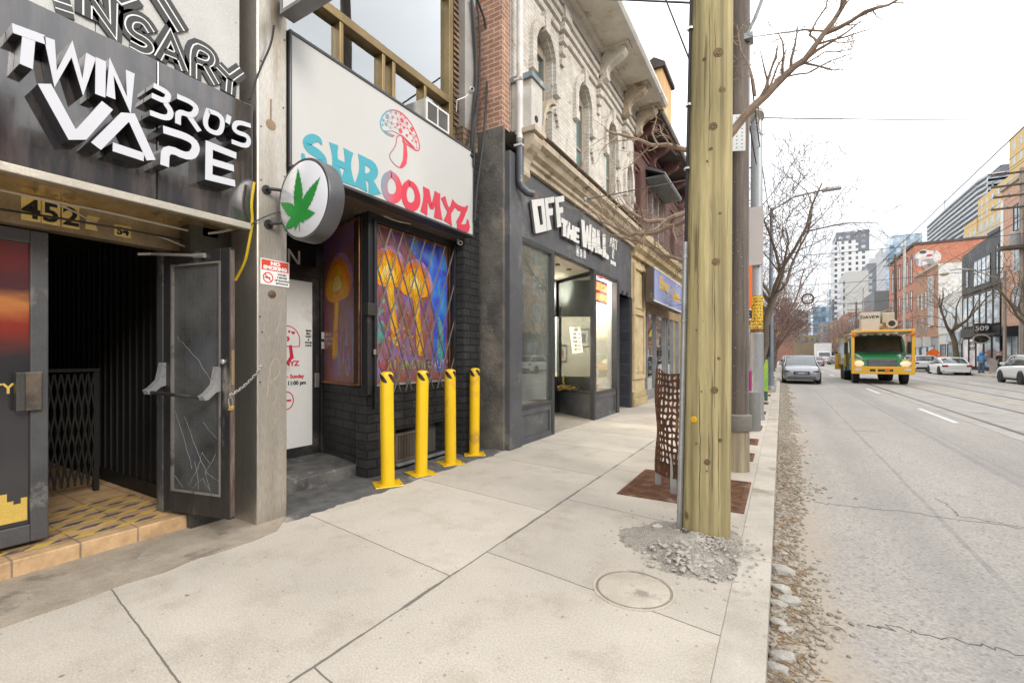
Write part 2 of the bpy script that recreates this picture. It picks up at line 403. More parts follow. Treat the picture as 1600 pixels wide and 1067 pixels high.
struct(MB().prism(strip, Matrix.Translation((0, 0, 0)), -.02, .008).build('doorway_strip', M('rough concrete', (.40, .335, .26), .9, col2=(.30, .25, .19), vs=5, dirt=(.19, .16, .125), ds=3, bump=.8, bs=35)))
# gutter gravel
rnd = random.Random(11)
gcol = M('gutter stones', (.42, .37, .30), .9, col2=(.22, .18, .135), vs=22, bump=.3)
b = MB()
for i in range(13000):
    t = rnd.random() ** 2.5; y = 1.35 + t * 30
    wd = (.20 if y < 6 else .28) + .05 * math.sin(y * 2.3)
    x = -.045 + abs(rnd.gauss(0, .5)) * wd
    if x > .75: continue
    r = rnd.uniform(.006, .017) * (1.25 if rnd.random() < .12 else 1) * (1 + y * .025)
    b.rock((x, y, -.13 + r * .3), r * rnd.uniform(.8, 1.5), r, r * rnd.uniform(.5, .9), rnd)
stuff(b.build('gravel', gcol))
b = MB()
for i in range(420):
    y = 1.5 + rnd.random() ** 1.8 * 8; x = -.03 + abs(rnd.gauss(0, .4)) * .26; a = rnd.uniform(0, 3.14); l = rnd.uniform(.015, .05); z = -.112 + rnd.random() * .01; d = V((math.cos(a), math.sin(a), rnd.uniform(-.15, .15))); b.tube([V((x, y, z)) - d * l, V((x, y, z + .004)), V((x, y, z)) + d * l], [.002, .004, .0015], 4)
stuff(b.build('twig_litter', M('litter brown', (.22, .12, .05), .9, col2=(.32, .2, .09), vs=30)))
chunk_m = M('broken concrete', (.46, .425, .375), .9, col2=(.35, .32, .28), vs=8, bump=.6, bs=35)
for i, (x, y, s) in enumerate(((1222, 897, .085), (1222, 925, .07), (1232, 945, .08), (1216, 948, .06), (1212, 978, .055), (1228, 990, .05), (1222, 1034, .075), (1214, 1050, .06), (1232, 1008, .035), (1212, 1012, .035), (1246, 968, .03), (1224, 868, .045))):
    p = gnd(x, y, -.13); p.x = max(p.x, -.055 + s * .75)
    q = MB().rock((p.x, p.y, -.13 + s * .32), s * .72, s * 1.05, s * .5, rnd, .3)
    o = q.build('concrete_chunk', chunk_m, bevel=.006)
    tag(o, 'pale jagged lump of broken concrete lying in the gutter gravel', 'rubble', 'concrete lumps along the kerb')
# mound of sand and gravel at the foot of the new pole
b = MB(); n = 90; C = V((-.56, 3.62)); grid = {}
for i in range(n + 1):
    for j in range(n + 1):
        x = C.x - 1.0 + 2.0 * i / n; y = C.y - 1.05 + 2.1 * j / n
        dx, dy = (x - C.x) / (.52 if x < C.x else .38), (y - C.y) / (.56 if y < C.y else .5)
        r = math.hypot(dx, dy) + .32 * mnoise.noise(V((x * 2.6, y * 2.6, 1)))
        h = .085 * max(0, 1 - r) ** 1.0 + .008 * mnoise.noise(V((x * 22, y * 22, 0))) + .010 * mnoise.noise(V((x * 7, y * 7, 4))) * max(0, min(1, 2 - 2 * r))
        if x > -.12: r = 9
        grid[i, j] = V((x, y, h if r < 1.02 else -.02))
b.add([grid[i, j] for i in range(n + 1) for j in range(n + 1)], [(i*(n+1)+j, (i+1)*(n+1)+j, (i+1)*(n+1)+j+1, i*(n+1)+j+1) for i in range(n) for j in range(n) if grid[i, j].z > -.019 or grid[i+1, j+1].z > -.019])
stuff(b.build('sand_mound', M('sandy gravel', (.43, .385, .325), .95, col2=(.33, .295, .25), vs=6, dirt=(.22, .195, .165), ds=14, bump=1.0, bs=90, fine=.4), smooth=True, angle=60))
b = MB()
for i in range(900):
    a = rnd.uniform(0, 6.28); q = abs(rnd.gauss(0, .42))
    x, y = C.x + math.cos(a) * q * .75 + .05, C.y + math.sin(a) * q * .8 - .05
    if x > -.1: continue
    r = rnd.uniform(.004, .011)
    if i < 90: x, y, r = -.52 + rnd.gauss(0, .13), 3.3 + rnd.gauss(0, .09), rnd.uniform(.01, .024)
    q = math.hypot((x - C.x) / .5, (y - C.y) / .6); z = .085 * max(0, 1 - q)
    b.rock((x, y, z + r * .2), r * 1.4, r, r * .6, rnd)
stuff(b.build('pebbles', M('pale pebbles', (.45, .41, .36), .9, col2=(.33, .30, .26), vs=20)))
o = MB().rock((gnd(1070, 848).x, gnd(1070, 848).y, .075), .03, .025, .024, rnd, .2).build('dark_stone', M('dark stone', (.06, .065, .07), .8))
tag(o, 'small dark round stone on the sand at the foot of the new pole', 'stone')
o = MB().rock((gnd(1028, 830).x, gnd(1028, 830).y, .03), .055, .04, .04, rnd, .25).build('pale_stone', chunk_m, bevel=.004)
tag(o, 'pale chunk of concrete lying left of the new wooden pole', 'rubble')
# round cover
c = (gnd(990, 920)).copy(); t = thing('utility_cover', 'round pale concrete utility cover set flush in the pavement', 'utility cover', (c.x, c.y, 0))
cm = M('cover concrete', (.50, .44, .36), .85, col2=(.42, .37, .30), vs=6, dirt=(.27, .24, .2), ds=4, bump=.3)
T = Matrix.Translation((c.x, c.y, 0))
MB().lathe([(.212, -.02), (.212, .004), (.205, .007)], T, 48).build('cover_plate', cm, t, True)
MB().lathe([(.214, -.02), (.214, .0045), (.226, .0045), (.226, -.02)], T, 48).build('gap_ring', M('cover gap', (.27, .22, .165), .95, dirt=(.42, .36, .29), ds=9), t)
MB().lathe([(.228, -.02), (.228, .005), (.244, .004), (.244, -.02)], T, 48).build('rim', cm, t)
if 0: a = 0; MB().lathe([(.022, .006), (.022, .008), (.016, .0085)], Matrix.Translation((c.x + .12*math.cos(R(a)), c.y + .12*math.sin(R(a)), 0)), 12).build('lift_lug', M('cover metal', (.36, .32, .26), .8), t)
# rusty tree pit grates along the kerb
rust = M('rusty plate', (.19, .085, .04), .8, .2, (.10, .045, .025), vs=9, dirt=(.26, .19, .13), ds=4, bump=.5)
def grate(x0, x1, y0, y1, lab):
    t = thing('tree_grate', lab, 'tree grate', ((x0+x1)/2, (y0+y1)/2, 0), 'rusty tree grates along the kerb')
    f = MB()
    for a in ((x0, x1, y0, y0+.03), (x0, x1, y1-.03, y1), (x0, x0+.03, y0+.03, y1-.03), (x1-.03, x1, y0+.03, y1-.03)): f.box(*a, -.03, .010)
    f.build('frame', rust, t)
    p = MB(); p.box(x0+.03, x1-.03, y0+.03, y1-.03, -.03, .003)
    n = max(3, int((y1 - y0 - .1) / .05))
    for i in range(n):
        y = y0 + .05 + (y1 - y0 - .1) * i / n
        for (a, c_) in ((x0 + .05, (x0+x1)/2 - .02), ((x0+x1)/2 + .02, x1 - .05)): p.box(a, c_, y, y + .026, -.02, .008)
    p.build('slat_plate', rust, t)
grate(-1.46, -.29, 4.58, 5.74, 'large rusty square tree grate behind the new wooden pole')
for i, y in enumerate((6.9, 8.2, 9.9, 12.6, 15.2, 18.4, 22.0)):
    grate(-.80, -.33, y, y + .42 + .02 * y, ('rusty kerbside grate nearest the old pole base', 'second small rusty grate along the kerb', 'third small rusty grate, before the grey steel pole', 'small rusty grate just beyond the grey steel pole', 'small rusty grate beyond the steel pole, second one on', 'small rusty grate by the parked bicycles', 'farthest small rusty grate along the kerb')[i])
# ---------------------------------------------------------------- vape shop (near left)
def crop(x0, y0, s, X):            # points measured on an enlarged part of the survey picture -> (Y, z) on the facade plane X
    def f(*pts):
        r = []
        for a, c in pts:
            p = onX(x0 + a * s, y0 + c * s, X); r.append((p.y, p.z))
        return r
    return f
vb = thing('vape_shop_building', 'vape shop front with white metal cladding above a dark recessed doorway', 'building', (-4.5, .6, 0))
clad = M('white cladding', (.50, .49, .465), .45, col2=(.43, .42, .40), dirt=(.40, .36, .30), ds=1.0, bump=.05, bs=4)
b = MB()
for i in range(5):
    y1 = 2.09 - i * .92; b.box(-4.3, -3.86, y1 - .915, y1, 3.3, 7.5)
    for k in range(10):
        for yy in (y1 - .03, y1 - .885): b.lathe([(.007, 0), (.007, .004), (.003, .006)], FX(-3.86, yy, 3.4 + k * .38), 6)
b.build('cladding_panel', clad, vb)
MB().box(-9, -4.3, -3, 2.2, 2.62, 8).build('upper_wall', M('grey wall', (.3, .29, .27), .85), vb)
brass = M('brass sheet', (.80, .61, .32), .3, .85, (.55, .40, .20), stretch=(1, 1.6, .15), vs=4, dirt=(.16, .12, .07), ds=2)
MB().box(-4.34, -3.79, -3, 2.17, 2.50, 2.515).build('soffit', brass, vb)
MB().box(-3.80, -3.735, -3, 2.12, 2.452, 2.505).build('soffit_trim', M('dull aluminium', (.55, .50, .42), .45, .6, dirt=(.3, .25, .2)), vb, bevel=.006)
MB().box(-4.46, -4.34, -3, 2.17, 2.29, 2.62).build('door_header', M('bronze header', (.42, .33, .20), .4, .6, (.25, .19, .12), stretch=(1, 1, .3), vs=3), vb)
grim = M('grey door paint', (.10, .10, .105), .42, .3, var=.35, dirt=(.22, .21, .2), ds=3)
# closed leaf on the near side
b = MB(); T = FX(-4.47)
for a in ((-.55, -.35), (1.0, 1.09)): b.box(a[0], a[1], .15, 2.28, 0, .05, T)
b.box(-.35, 1.0, .15, .27, .0, .05, T); b.box(-.35, 1.0, 2.19, 2.28, .0, .05, T)
leaf = b.build('closed_door', grim, vb, bevel=.006)
m, nt, bs = _new('poster glass'); g = G(nt); p = g.pos(); s = g.sep(p)
zz = g.math('ADD', s[2], g.math('MULTIPLY', g.math('SUBTRACT', g.noise(g.vscale(p, (1, 1, 3)), 2.5, 5, .6), .5), .22))
f = g.n('ShaderNodeMapRange'); g.l(zz, f.inputs[0]); f.inputs[1].default_value = .2; f.inputs[2].default_value = 2.2
c = g.ramp(f.outputs[0], (.0, (.02, .02, .022)), (.6, (.03, .028, .03)), (.72, (.22, .03, .02)), (.78, (.42, .16, .05)), (.84, (.06, .02, .025)), (.95, (.15, .02, .02)))
g.l(c, bs.inputs['Base Color']); bs.inputs['Roughness'].default_value = .12; bs.inputs['Specular IOR Level'].default_value = .8
MB().box(-.35, 1.0, .27, 2.19, .012, .022, T).build('door_glass', m, leaf)
gold = M('gold vinyl', (.62, .42, .09), .5, var=.15)
b = MB(); x = .55
for i, (wd, h) in enumerate(((.06, .2), (.05, .34), (.07, .24), (.04, .4), (.05, .28), (.04, .2), (.035, .33), (.03, .24), (.035, .2), (.03, .26))):
    b.box(x, x + wd, .30, .30 + h * .6, .022, .025, T); x += wd
b.box(.4, .99, .30, .36, .0205, .0262, T); b.build('skyline_decal', gold, leaf)
text('QUALITY', 'window_lettering', gold, FX(-4.47, .93, 1.17) @ Matrix.Translation((0, 0, .024)), .07, .002, leaf, .002, 'RIGHT')
b = MB(); b.box(.965, 1.05, 1.05, 1.31, .05, .085, T); b.build('pull_plate', M('worn pull plate', (.24, .19, .15), .4, .8, (.1, .09, .08), vs=9), leaf, bevel=.004)
b = MB(); b.box(.92, .965, 1.05, 1.31, .05, .11, T); b.build('handle', dark_steel, leaf, bevel=.006)
MB().box(-4.55, -4.44, 1.78, 1.86, .115, 2.3).build('door_jamb', grim, vb, bevel=.005)
MB().box(-4.52, -4.16, 1.862, 2.18, .0, 2.5).build('jamb_panel', dark_steel, vb)
# room behind
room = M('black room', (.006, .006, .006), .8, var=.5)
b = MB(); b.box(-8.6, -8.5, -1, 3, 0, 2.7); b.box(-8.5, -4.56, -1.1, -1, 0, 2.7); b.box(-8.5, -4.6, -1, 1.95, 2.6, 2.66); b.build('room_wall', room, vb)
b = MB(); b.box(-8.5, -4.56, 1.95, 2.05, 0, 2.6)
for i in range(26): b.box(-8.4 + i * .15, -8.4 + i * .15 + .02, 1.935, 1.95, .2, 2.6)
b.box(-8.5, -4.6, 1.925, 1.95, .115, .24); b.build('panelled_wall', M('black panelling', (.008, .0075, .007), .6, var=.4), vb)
# tiled doorstep
m, nt, bs = _new('step tiles'); g = G(nt); p = g.pos(); s = g.sep(p)
x = g.n('ShaderNodeTexBrick'); x.offset = 0; x.inputs['Scale'].default_value = 1; x.inputs['Brick Width'].default_value = .33; x.inputs['Row Height'].default_value = .33
x.inputs['Mortar Size'].default_value = .006
x.inputs['Color1'].default_value = (.56, .37, .20, 1); x.inputs['Color2'].default_value = (.50, .32, .17, 1); x.inputs['Mortar'].default_value = (.25, .18, .12, 1)
g.l(g.comb(g.math('ADD', s[1], .12), g.math('ADD', s[0], g.math('MULTIPLY', s[2], .3)), 0), x.inputs['Vector'])
c = g.mix(.5, x.outputs[0], g.ramp(g.noise(p, 7, 7, .7), (.3, .2), (.7, .85)), 'OVERLAY')
c = g.mix(g.ramp(g.noise(p, 5, 8, .75), (.58, 0), (.72, .8)), c, (.16, .11, .08))
g.l(c, bs.inputs['Base Color']); bs.inputs['Roughness'].default_value = .5; g.bump(g.math('SUBTRACT', g.noise(p, 30, 4), x.outputs['Fac']), .3, .006, bs)
tile_m = m
step = MB().box(-8.5, -4.215, -1.2, 2.1, -.05, .115).build('doorstep', tile_m, vb, bevel=.008)
m, nt, bs = _new('hazard tape'); g = G(nt); p = g.pos(); s = g.sep(p)
f = g.math('FRACT', g.math('DIVIDE', g.math('ADD', s[1], g.math('MULTIPLY', s[0], 1.1)), .24))
c = g.mix(g.math('LESS_THAN', f, .5), (.10, .09, .09), (.62, .42, .06))
c = g.mix(g.ramp(g.noise(p, 16, 7, .75), (.5, 0), (.6, .75)), c, (.45, .26, .12)); g.l(c, bs.inputs['Base Color']); bs.inputs['Roughness'].default_value = .6
b = MB()
for i in range(6):
    x0 = -4.36 - i * .17; b.box(x0 - .062, x0, .2, 1.88 - (i < 1) * .12, .1155, .1172)
b.build('hazard_tape', m, step)
# open leaf
HX, HY_ = V((-4.40, 1.772, .145)), V((-3.69, 1.925, .145))
xd = (HX - HY_).normalized() * -1; W = (HY_ - HX).length
TD = frame(HX, xd, V((0, 0, 1)), xd.cross(V((0, 0, 1))))
b = MB(); Hh = 2.12
for a in ((0, .085), (W - .095, W)): b.box(a[0], a[1], 0, Hh, -.045, 0, TD)
b.box(.085, W - .095, 0, .17, -.045, 0, TD); b.box(.085, W - .095, Hh - .10, Hh, -.045, 0, TD)
od = b.build('open_door', M('scuffed door', (.05, .05, .05), .42, .5, (.028, .028, .03), stretch=(1, 1, .3), vs=6, dirt=(.26, .23, .2), ds=4), vb, bevel=.005)
b = MB()
for a in ((.085, .10, .17, Hh - .1), (W - .11, W - .095, .17, Hh - .1)): b.box(*a, -.03, .004, TD)
b.box(.1, W - .11, .17, .185, -.03, .004, TD); b.box(.1, W - .11, Hh - .115, Hh - .1, -.03, .004, TD); b.build('glazing_bead', M('bead metal', (.33, .31, .28), .5, .6, dirt=(.12, .11, .1), ds=6), od)
b = MB(); b.box(W - .001, W + .004, .02, Hh - .02, -.04, -.005, TD); b.build('edge_strip', M('scraped edge', (.30, .24, .2), .45, .7, (.12, .08, .06), stretch=(1, 1, .2), vs=14), od)
m, nt, bs = _new('wired glass'); g = G(nt); p = g.pos(); s = g.sep(p)
wy = g.math('ABSOLUTE', g.math('SUBTRACT', g.math('FRACT', g.math('MULTIPLY', s[2], 70)), .5)); wx = g.math('ABSOLUTE', g.math('SUBTRACT', g.math('FRACT', g.math('MULTIPLY', s[0], 70)), .5))
gr = g.math('MAXIMUM', g.math('GREATER_THAN', wy, .40), g.math('GREATER_THAN', wx, .42))
base = g.mix(g.ramp(g.noise(p, 1.6, 6, .65), (.38, 0), (.62, 1)), (.012, .012, .013), (.075, .078, .078))
base = g.mix(g.ramp(g.noise(g.vadd(p, (3, 1, 6.35)), 2.1, 3, .5), (.56, 0), (.6, .5)), base, (.05, .06, .08))
c = g.mix(g.math('MULTIPLY', gr, g.ramp(g.noise(p, 2.2, 4), (.35, .25), (.65, .9))), base, (.16, .155, .145)); g.l(c, bs.inputs['Base Color'])
bs.inputs['Roughness'].default_value = .28; bs.inputs['Specular IOR Level'].default_value = .35; g.bump(gr, .4, .002, bs)
wg = MB().box(.1, W - .11, .185, Hh - .115, -.026, -.016, TD).build('wired_glass', m, od)
rnd = random.Random(2); b = MB(); TC = TD @ Matrix.Translation((0, 0, -.016))
for pl, n in ((((.13, 1.43), (.3, 1.30), (.43, 1.18), (.55, 1.02)), 5), (((.11, .82), (.2, .62), (.27, .45), (.3, .36)), 5), (((.22, .78), (.34, .55), (.46, .35), (.6, .28)), 5), (((.42, .75), (.52, .66), (.58, .62)), 3), (((.25, .22), (.36, .36), (.42, .5), (.5, .42)), 4), (((.3, .2), (.42, .3), (.5, .2)), 4), (((.1, .3), (.2, .2)), 3), (((.38, .2), (.33, .42)), 3), (((.5, .2), (.45, .34), (.56, .5)), 3)):
    q = []
    for (x0, y0), (x1, y1) in zip(pl, pl[1:]):
        for i in range(n): q.append((x0 + (x1-x0)*i/n + rnd.uniform(-.008, .008), y0 + (y1-y0)*i/n + rnd.uniform(-.008, .008)))
    b.ribbon(q + [pl[-1]], [rnd.uniform(.0008, .0032) for _ in range(len(q) + 1)], TC, 0, .0012)
b.build('glass_crack', M('crack white', (.30, .30, .29), .5), wg)
pb = MB(); pb.tube([TD @ V((-.03, .985, .115)), TD @ V((W - .12, .955, .115))], .014, 10)
bar = pb.build('panic_bar', black_paint, od, True)
silver = M('cast aluminium', (.50, .50, .50), .4, .6, dirt=(.3, .3, .3), ds=8)
for a, zc in ((.0, 1.0), (W - .12, .97)):
    b = MB(); Ta = TD @ Matrix.Translation((a, zc, 0)) @ Matrix.Rotation(R(-90), 4, 'Y')
    b.prism([(0, .22), (.02, .22), (.05, .08), (.11, .02), (.145, 0), (.13, -.035), (.1, -.03), (.04, .02), (0, .03)], Ta, -.028, .028)
    b.build('bar_bracket', silver, bar, bevel=.006)
b = MB(); b.tube([TD @ V((W - .05, 1.23, .0)), TD @ V((W - .05, 1.23, .02)), TD @ V((W - .05, 1.23, .03))], [.014, .022, .012], 12); b.build('lock_knob', silver, od, True)
b = MB(); b.box(W + .002, W + .007, 1.05, 1.32, -.035, -.012, TD); b.build('lock_plate', M('lock brass', (.6, .45, .25), .4, .8), od)
b = MB(); b.tube([TD @ V((.42, Hh - .05, .02)), onX(232, 398, -4.44) + V((.06, 0, 0)), onX(215, 397, -4.40)], .012, 8); b.tube([TD @ V((.36, Hh - .045, .012)), TD @ V((.48, Hh - .05, .012))], .02, 8); b.build('closer_arm', silver, od, True)
# folded security gate inside
fg = thing('folded_gate', 'black folding lattice gate pushed back inside the dark doorway', 'gate', (-5.7, 1.5, .115))
gm = M('gate iron', (.03, .028, .026), .5, .6, dirt=(.07, .06, .05))
b = MB(); b.box(-5.74, -5.7, 1.28, 1.30, .12, 1.3); b.build('post', gm, fg); b = MB(); b.box(-5.74, -5.7, 1.72, 1.76, .12, 1.28); b.build('post', gm, fg)
b = MB(); T = FX(-5.71)
for i in range(9):
    y = 1.30 + i * .047
    b.ribbon([(y, .2), (y + .05, .55), (y, .9), (y + .045, 1.25)], .014, T, 0, .008); b.ribbon([(y + .05, .2), (y, .55), (y + .05, .9), (y, 1.25)], .014, T, .012, .02)
b.box(1.28, 1.76, 1.27, 1.30, -.01, .02, T); b.build('lattice', gm, fg)
# fascia sign
sg = thing('shop_sign', 'glossy black fascia board with raised white letters TWIN BRO\'S VAPE', 'shop sign', (-3.8, .6, 2.5))
m, nt, bs = _new('gloss fascia'); g = G(nt); p = g.pos()
c = g.mix(g.ramp(g.noise(g.vscale(p, (1, 2, .35)), 5, 6, .65), (.4, 0), (.7, 1)), (.02, .019, .022), (.075, .06, .055)); g.l(c, bs.inputs['Base Color'])
g.l(g.math('MULTIPLY_ADD', g.ramp(g.noise(g.vscale(p, (1, 3, .3)), 6, 5), (.4, 0), (.7, 1)), .12, .05), bs.inputs['Roughness']); bs.inputs['IOR'].default_value = 1.62; bs.inputs['Specular IOR Level'].default_value = .7; bs.inputs['Coat Weight'].default_value = .5
g.bump(g.noise(p, 2.2, 2), .05, .05, bs)
b = MB()
for a, c_ in ((-3.2, -.43), (-.42, 1.48), (1.486, 2.155)): b.box(-4.2, -3.78, a, c_, 2.515, 3.495)
b.build('panel', m, sg, bevel=.004)
lit = M('letter acrylic', (.52, .525, .56), .25, var=.04, fine=0); lside = M('letter return', (.035, .035, .037), .35, dirt=(.12, .11, .1))
f = crop(0, 0, .375, -3.655); T = FX(0)
TW = [('T', [[(52, 118), (190, 168)], [(122, 140), (110, 278)]], .052), ('W', [[(205, 160), (232, 330), (300, 205), (345, 365), (380, 232)]], .047), ('I', [[(420, 248), (418, 400)]], .05),
 ('N', [[(462, 408), (465, 278), (537, 440), (543, 300)]], .047),
 ('B', [[(632, 398), (690, 425), (704, 400), (690, 382), (640, 356)], [(625, 470), (700, 497), (716, 468), (690, 430)]], .036),
 ('R', [[(742, 518), (742, 462), (800, 486), (822, 455), (800, 428), (738, 402)], [(785, 480), (832, 548)]], .036),
 ('O', [[(868, 462), (918, 480), (930, 515), (915, 560), (868, 545), (852, 510)]], .034), ('apostrophe', [[(955, 482), (948, 515)]], .034),
 ('S', [[(1045, 525), (990, 508), (972, 530), (985, 552), (1030, 565), (1040, 590), (1025, 612), (965, 590)]], .034),
 ('V', [[(185, 350), (300, 560), (340, 560), (448, 440)]], .062),
 ('A', [[(400, 610), (520, 490), (550, 492), (630, 668)], [(470, 612), (600, 655)]], .056),
 ('P', [[(686, 692), (690, 612), (790, 660), (822, 620), (800, 578), (680, 540)]], .052),
 ('E', [[(985, 650), (872, 605), (870, 738), (980, 765)], [(875, 672), (975, 702)]], .05)]
for nm, st, w_ in TW:
    b = MB(); e = 0; dx = .14 if nm in 'VAPE' and len(nm) == 1 else .125
    for q in st:
        pts = f(*q)
        if nm in ('O', 'S', 'B', 'R', 'P') and len(q) > 3:
            if nm == 'O': pts = pts + [pts[0]]
            pts, ww = soft(pts, w_); pts = pts[:-1] if nm == 'O' else pts
        b.ribbon(pts, w_, FX(-3.655 - e), -dx + .006, 0, closed=(nm == 'O'), side=1); e += .0012
    L = b.build('letter', [lit, lside], sg, bevel=.003); 
    if len(nm) == 1 or nm == 'apostrophe': L['label'] = 'raised white ' + (nm if len(nm) > 1 else 'letter ' + nm)
# dispensary lettering on the cladding
ds = thing('neon_lettering', 'dark outlined letters ENSARY on the white cladding above the black fascia', 'lettering', (-3.86, .6, 3.4))
dk = M('letter backing', (.05, .05, .052), .6); f = crop(0, 0, .375, -3.85)
for q, c_ in (([(225, 20), (300, 45)], 0), ([(362, 75), (362, -30)], 0), ([(362, -20), (470, 135), (470, 10)], 0), ([(628, 140), (595, 88), (545, 78), (530, 110), (550, 145), (610, 175), (628, 205), (600, 218), (540, 185)], 0), ([(655, 245), (708, 150), (768, 300)], 0), ([(682, 215), (740, 240)], 0), ([(803, 325), (803, 190), (860, 212), (885, 245), (868, 275), (806, 250)], 0), ([(850, 268), (900, 355)], 0), ([(905, 278), (955, 330), (1005, 295)], 0), ([(955, 330), (950, 390)], 0), ([(655, -20), (752, 135)], 1), ([(470, -30), (500, 0), (560, -20)], 1)):
    pts = f(*q); k = 1.25 if c_ else 1; b = MB()
    if len(q) > 4: pts = soft(pts, 1)[0]
    b.ribbon(pts, .115 * k, FX(-3.858), 0, .016); o = b.build('letter', dk, ds)
    b = MB(); b.ribbon(pts, .05 * k, FX(-3.858), .016, .019); b.build('tube', white_paint, o)
    b = MB(); b.ribbon(pts, .032 * k, FX(-3.858), .019, .0215); b.build('inner_fill', dk, o)
# numbers above the door
plate_m = M('brass plate', (.85, .63, .22), .4, .0, var=.2); ink = M('black ink', (.012, .012, .012), .5)
np_ = thing('number_plate', 'gold address plate with black numerals 452 above the dark doorway', 'number plate', (-4.33, 1.1, 2.4))
for i, ch in enumerate('452'):
    y = onX(49 + i * 31, 340, -4.33).y
    q = MB().box(-4.34, -4.333, y - .046, y + .046, 2.325, 2.49).build('plate', plate_m, np_)
    text(ch, 'numeral', ink, FX(-4.333, y, 2.345) @ Matrix.Translation((0, 0, .001)), .13, .003, q, .004)
np_ = thing('number_plate', 'small torn gold address plate reading 54, right of the 452 numerals', 'number plate', (-4.33, 1.6, 2.4))
y = onX(192, 360, -4.33).y
q = MB().prism([(y - .05, 2.33), (y + .05, 2.33), (y + .052, 2.42), (y - .048, 2.415)], FX(-4.34), 0, .007).build('plate', plate_m, np_)
text('54', 'numeral', ink, FX(-4.333, y, 2.345) @ Matrix.Translation((0, 0, .001)), .055, .003, q, .003)
y = onX(145, 350, -4.33).y
tag(MB().prism([(y - .04, 2.34), (y + .03, 2.34), (y + .015, 2.39), (y + .045, 2.44), (y - .03, 2.44)], FX(-4.34), 0, .006).build('torn_sticker', plate_m), 'torn blank gold sticker between the 452 and 54 plates', 'sticker')
cable_w = M('white cable', (.55, .52, .45), .5)
def cable(pts, r, mat, name, lab, cat='cable', sag=0, n=6, group=None, base=None):
    P = [V(p) for p in pts]
    if sag:
        a, e = P[0], P[-1]; P = [a.lerp(e, i / 16) - V((0, 0, sag * 4 * (i/16) * (1 - i/16))) for i in range(17)]
    elif len(P) > 2:      # smooth
        for _ in range(2):
            q = [P[0]]
            for a, e in zip(P, P[1:]): q += [a.lerp(e, .25), a.lerp(e, .75)]
            P = q + [P[-1]]
    return tag(MB().tube(P, r, n).build(name, mat, None, True), lab, cat, group)
cable([onX(0, 297, -4.2), onX(70, 312, -4.2), onX(160, 330, -4.22), onX(235, 347, -4.22), onX(300, 362, -4.2)], .008, cable_w, 'cable', 'white cable clipped along the brass soffit of the vape doorway')
cable([onX(65, 310, -4.28), onX(110, 327, -4.3), onX(160, 355, -4.3), onX(240, 365, -4.3), onX(295, 388, -4.25)], .006, cable_w, 'cable', 'thin white cable drooping across the gold 452 plate')
cable([onX(0, 327, -4.27), onX(150, 350, -4.27), onX(300, 378, -4.27)], .009, dark_steel, 'rail', 'dark rail crossing in front of the gold address numerals', 'rail')
o = MB().box(-4.25, -4.16, 1.95, 2.08, 2.42, 2.50).build('junction_box', grey_metal, None, bevel=.006); tag(o, 'small grey junction box under the soffit beside the steel pillar', 'junction box')
cable([onX(325, 365, -4.15), onX(350, 362, -4.1), onX(375, 355, -4.0), onX(384, 345, -3.9)], .01, cable_w, 'conduit', 'grey conduit bending from the junction box to the fascia corner', 'conduit')
yel = M('yellow cord', (.62, .43, .015), .45)
cable([onX(397, 285, -3.72), onX(392, 320, -3.72), onX(395, 345, -3.75), onX(388, 385, -3.8), onX(383, 410, -3.85), onX(368, 438, -3.95)], .011, yel, 'extension_cord', 'yellow extension cord hanging down the steel pillar beside the open door', 'cord')
# steel pillar
sp = thing('steel_pillar', 'tall stainless steel clad pillar between the vape doorway and the mushroom shop', 'pillar', (-3.97, 2.31, 0))
MB().box(-4.25, -3.77, 2.185, 2.455, -.02, 7.6).build('cladding', steel, sp, bevel=.012)
b = MB(); T = FX(-3.77, 2.315, 1.95); b.lathe([(.034, 0), (.034, .006), (.02, .014), (.006, .016)], T, 16); b.build('lock_cover', M('rust brown', (.13, .075, .05), .7, .3), sp, True)
b = MB()
for y, z in ((2.21, 1.2), (2.23, 1.62), (2.22, 2.9), (2.43, 3.0), (2.22, 3.35), (2.42, 3.6), (2.22, 3.9), (2.43, 4.2), (2.21, 1.75)): b.lathe([(.007, 0), (.007, .003)], FX(-3.77, y, z), 8)
b.build('screw', dark_steel, sp)
b = MB(); b.box(2.30, 2.312, 3.43, 3.62, 0, .004, FX(-3.77)); b.lathe([(.04, 0), (.045, .002), (.0, .004)], FX(-3.77, 2.306, 3.4), 14); b.build('bracket_scar', M('rust scar', (.26, .17, .1), .7), sp)
b = MB(); rnd = random.Random(8)
for q in ([(2.27, 1.05), (2.3, 1.35), (2.36, 1.42), (2.4, 1.3), (2.34, 1.2), (2.28, 1.22), (2.38, 1.12), (2.33, .98)], [(2.3, .9), (2.33, .75), (2.36, .92), (2.4, .72)], [(2.35, 1.6), (2.4, 1.75), (2.41, 1.9), (2.36, 1.85)], [(2.24, .98), (2.42, .95)]):
    pp = q
    for _ in range(2):
        n_ = [pp[0]]
        for a, e in zip(pp, pp[1:]): n_ += [(a[0]*.75+e[0]*.25, a[1]*.75+e[1]*.25), (a[0]*.25+e[0]*.75, a[1]*.25+e[1]*.75)]
        pp = n_ + [pp[-1]]
    b.ribbon(pp, .006, FX(-3.77), 0, .0008)
b.build('scratched_tag', M('scratch', (.52, .46, .36), .5, .5), sp)
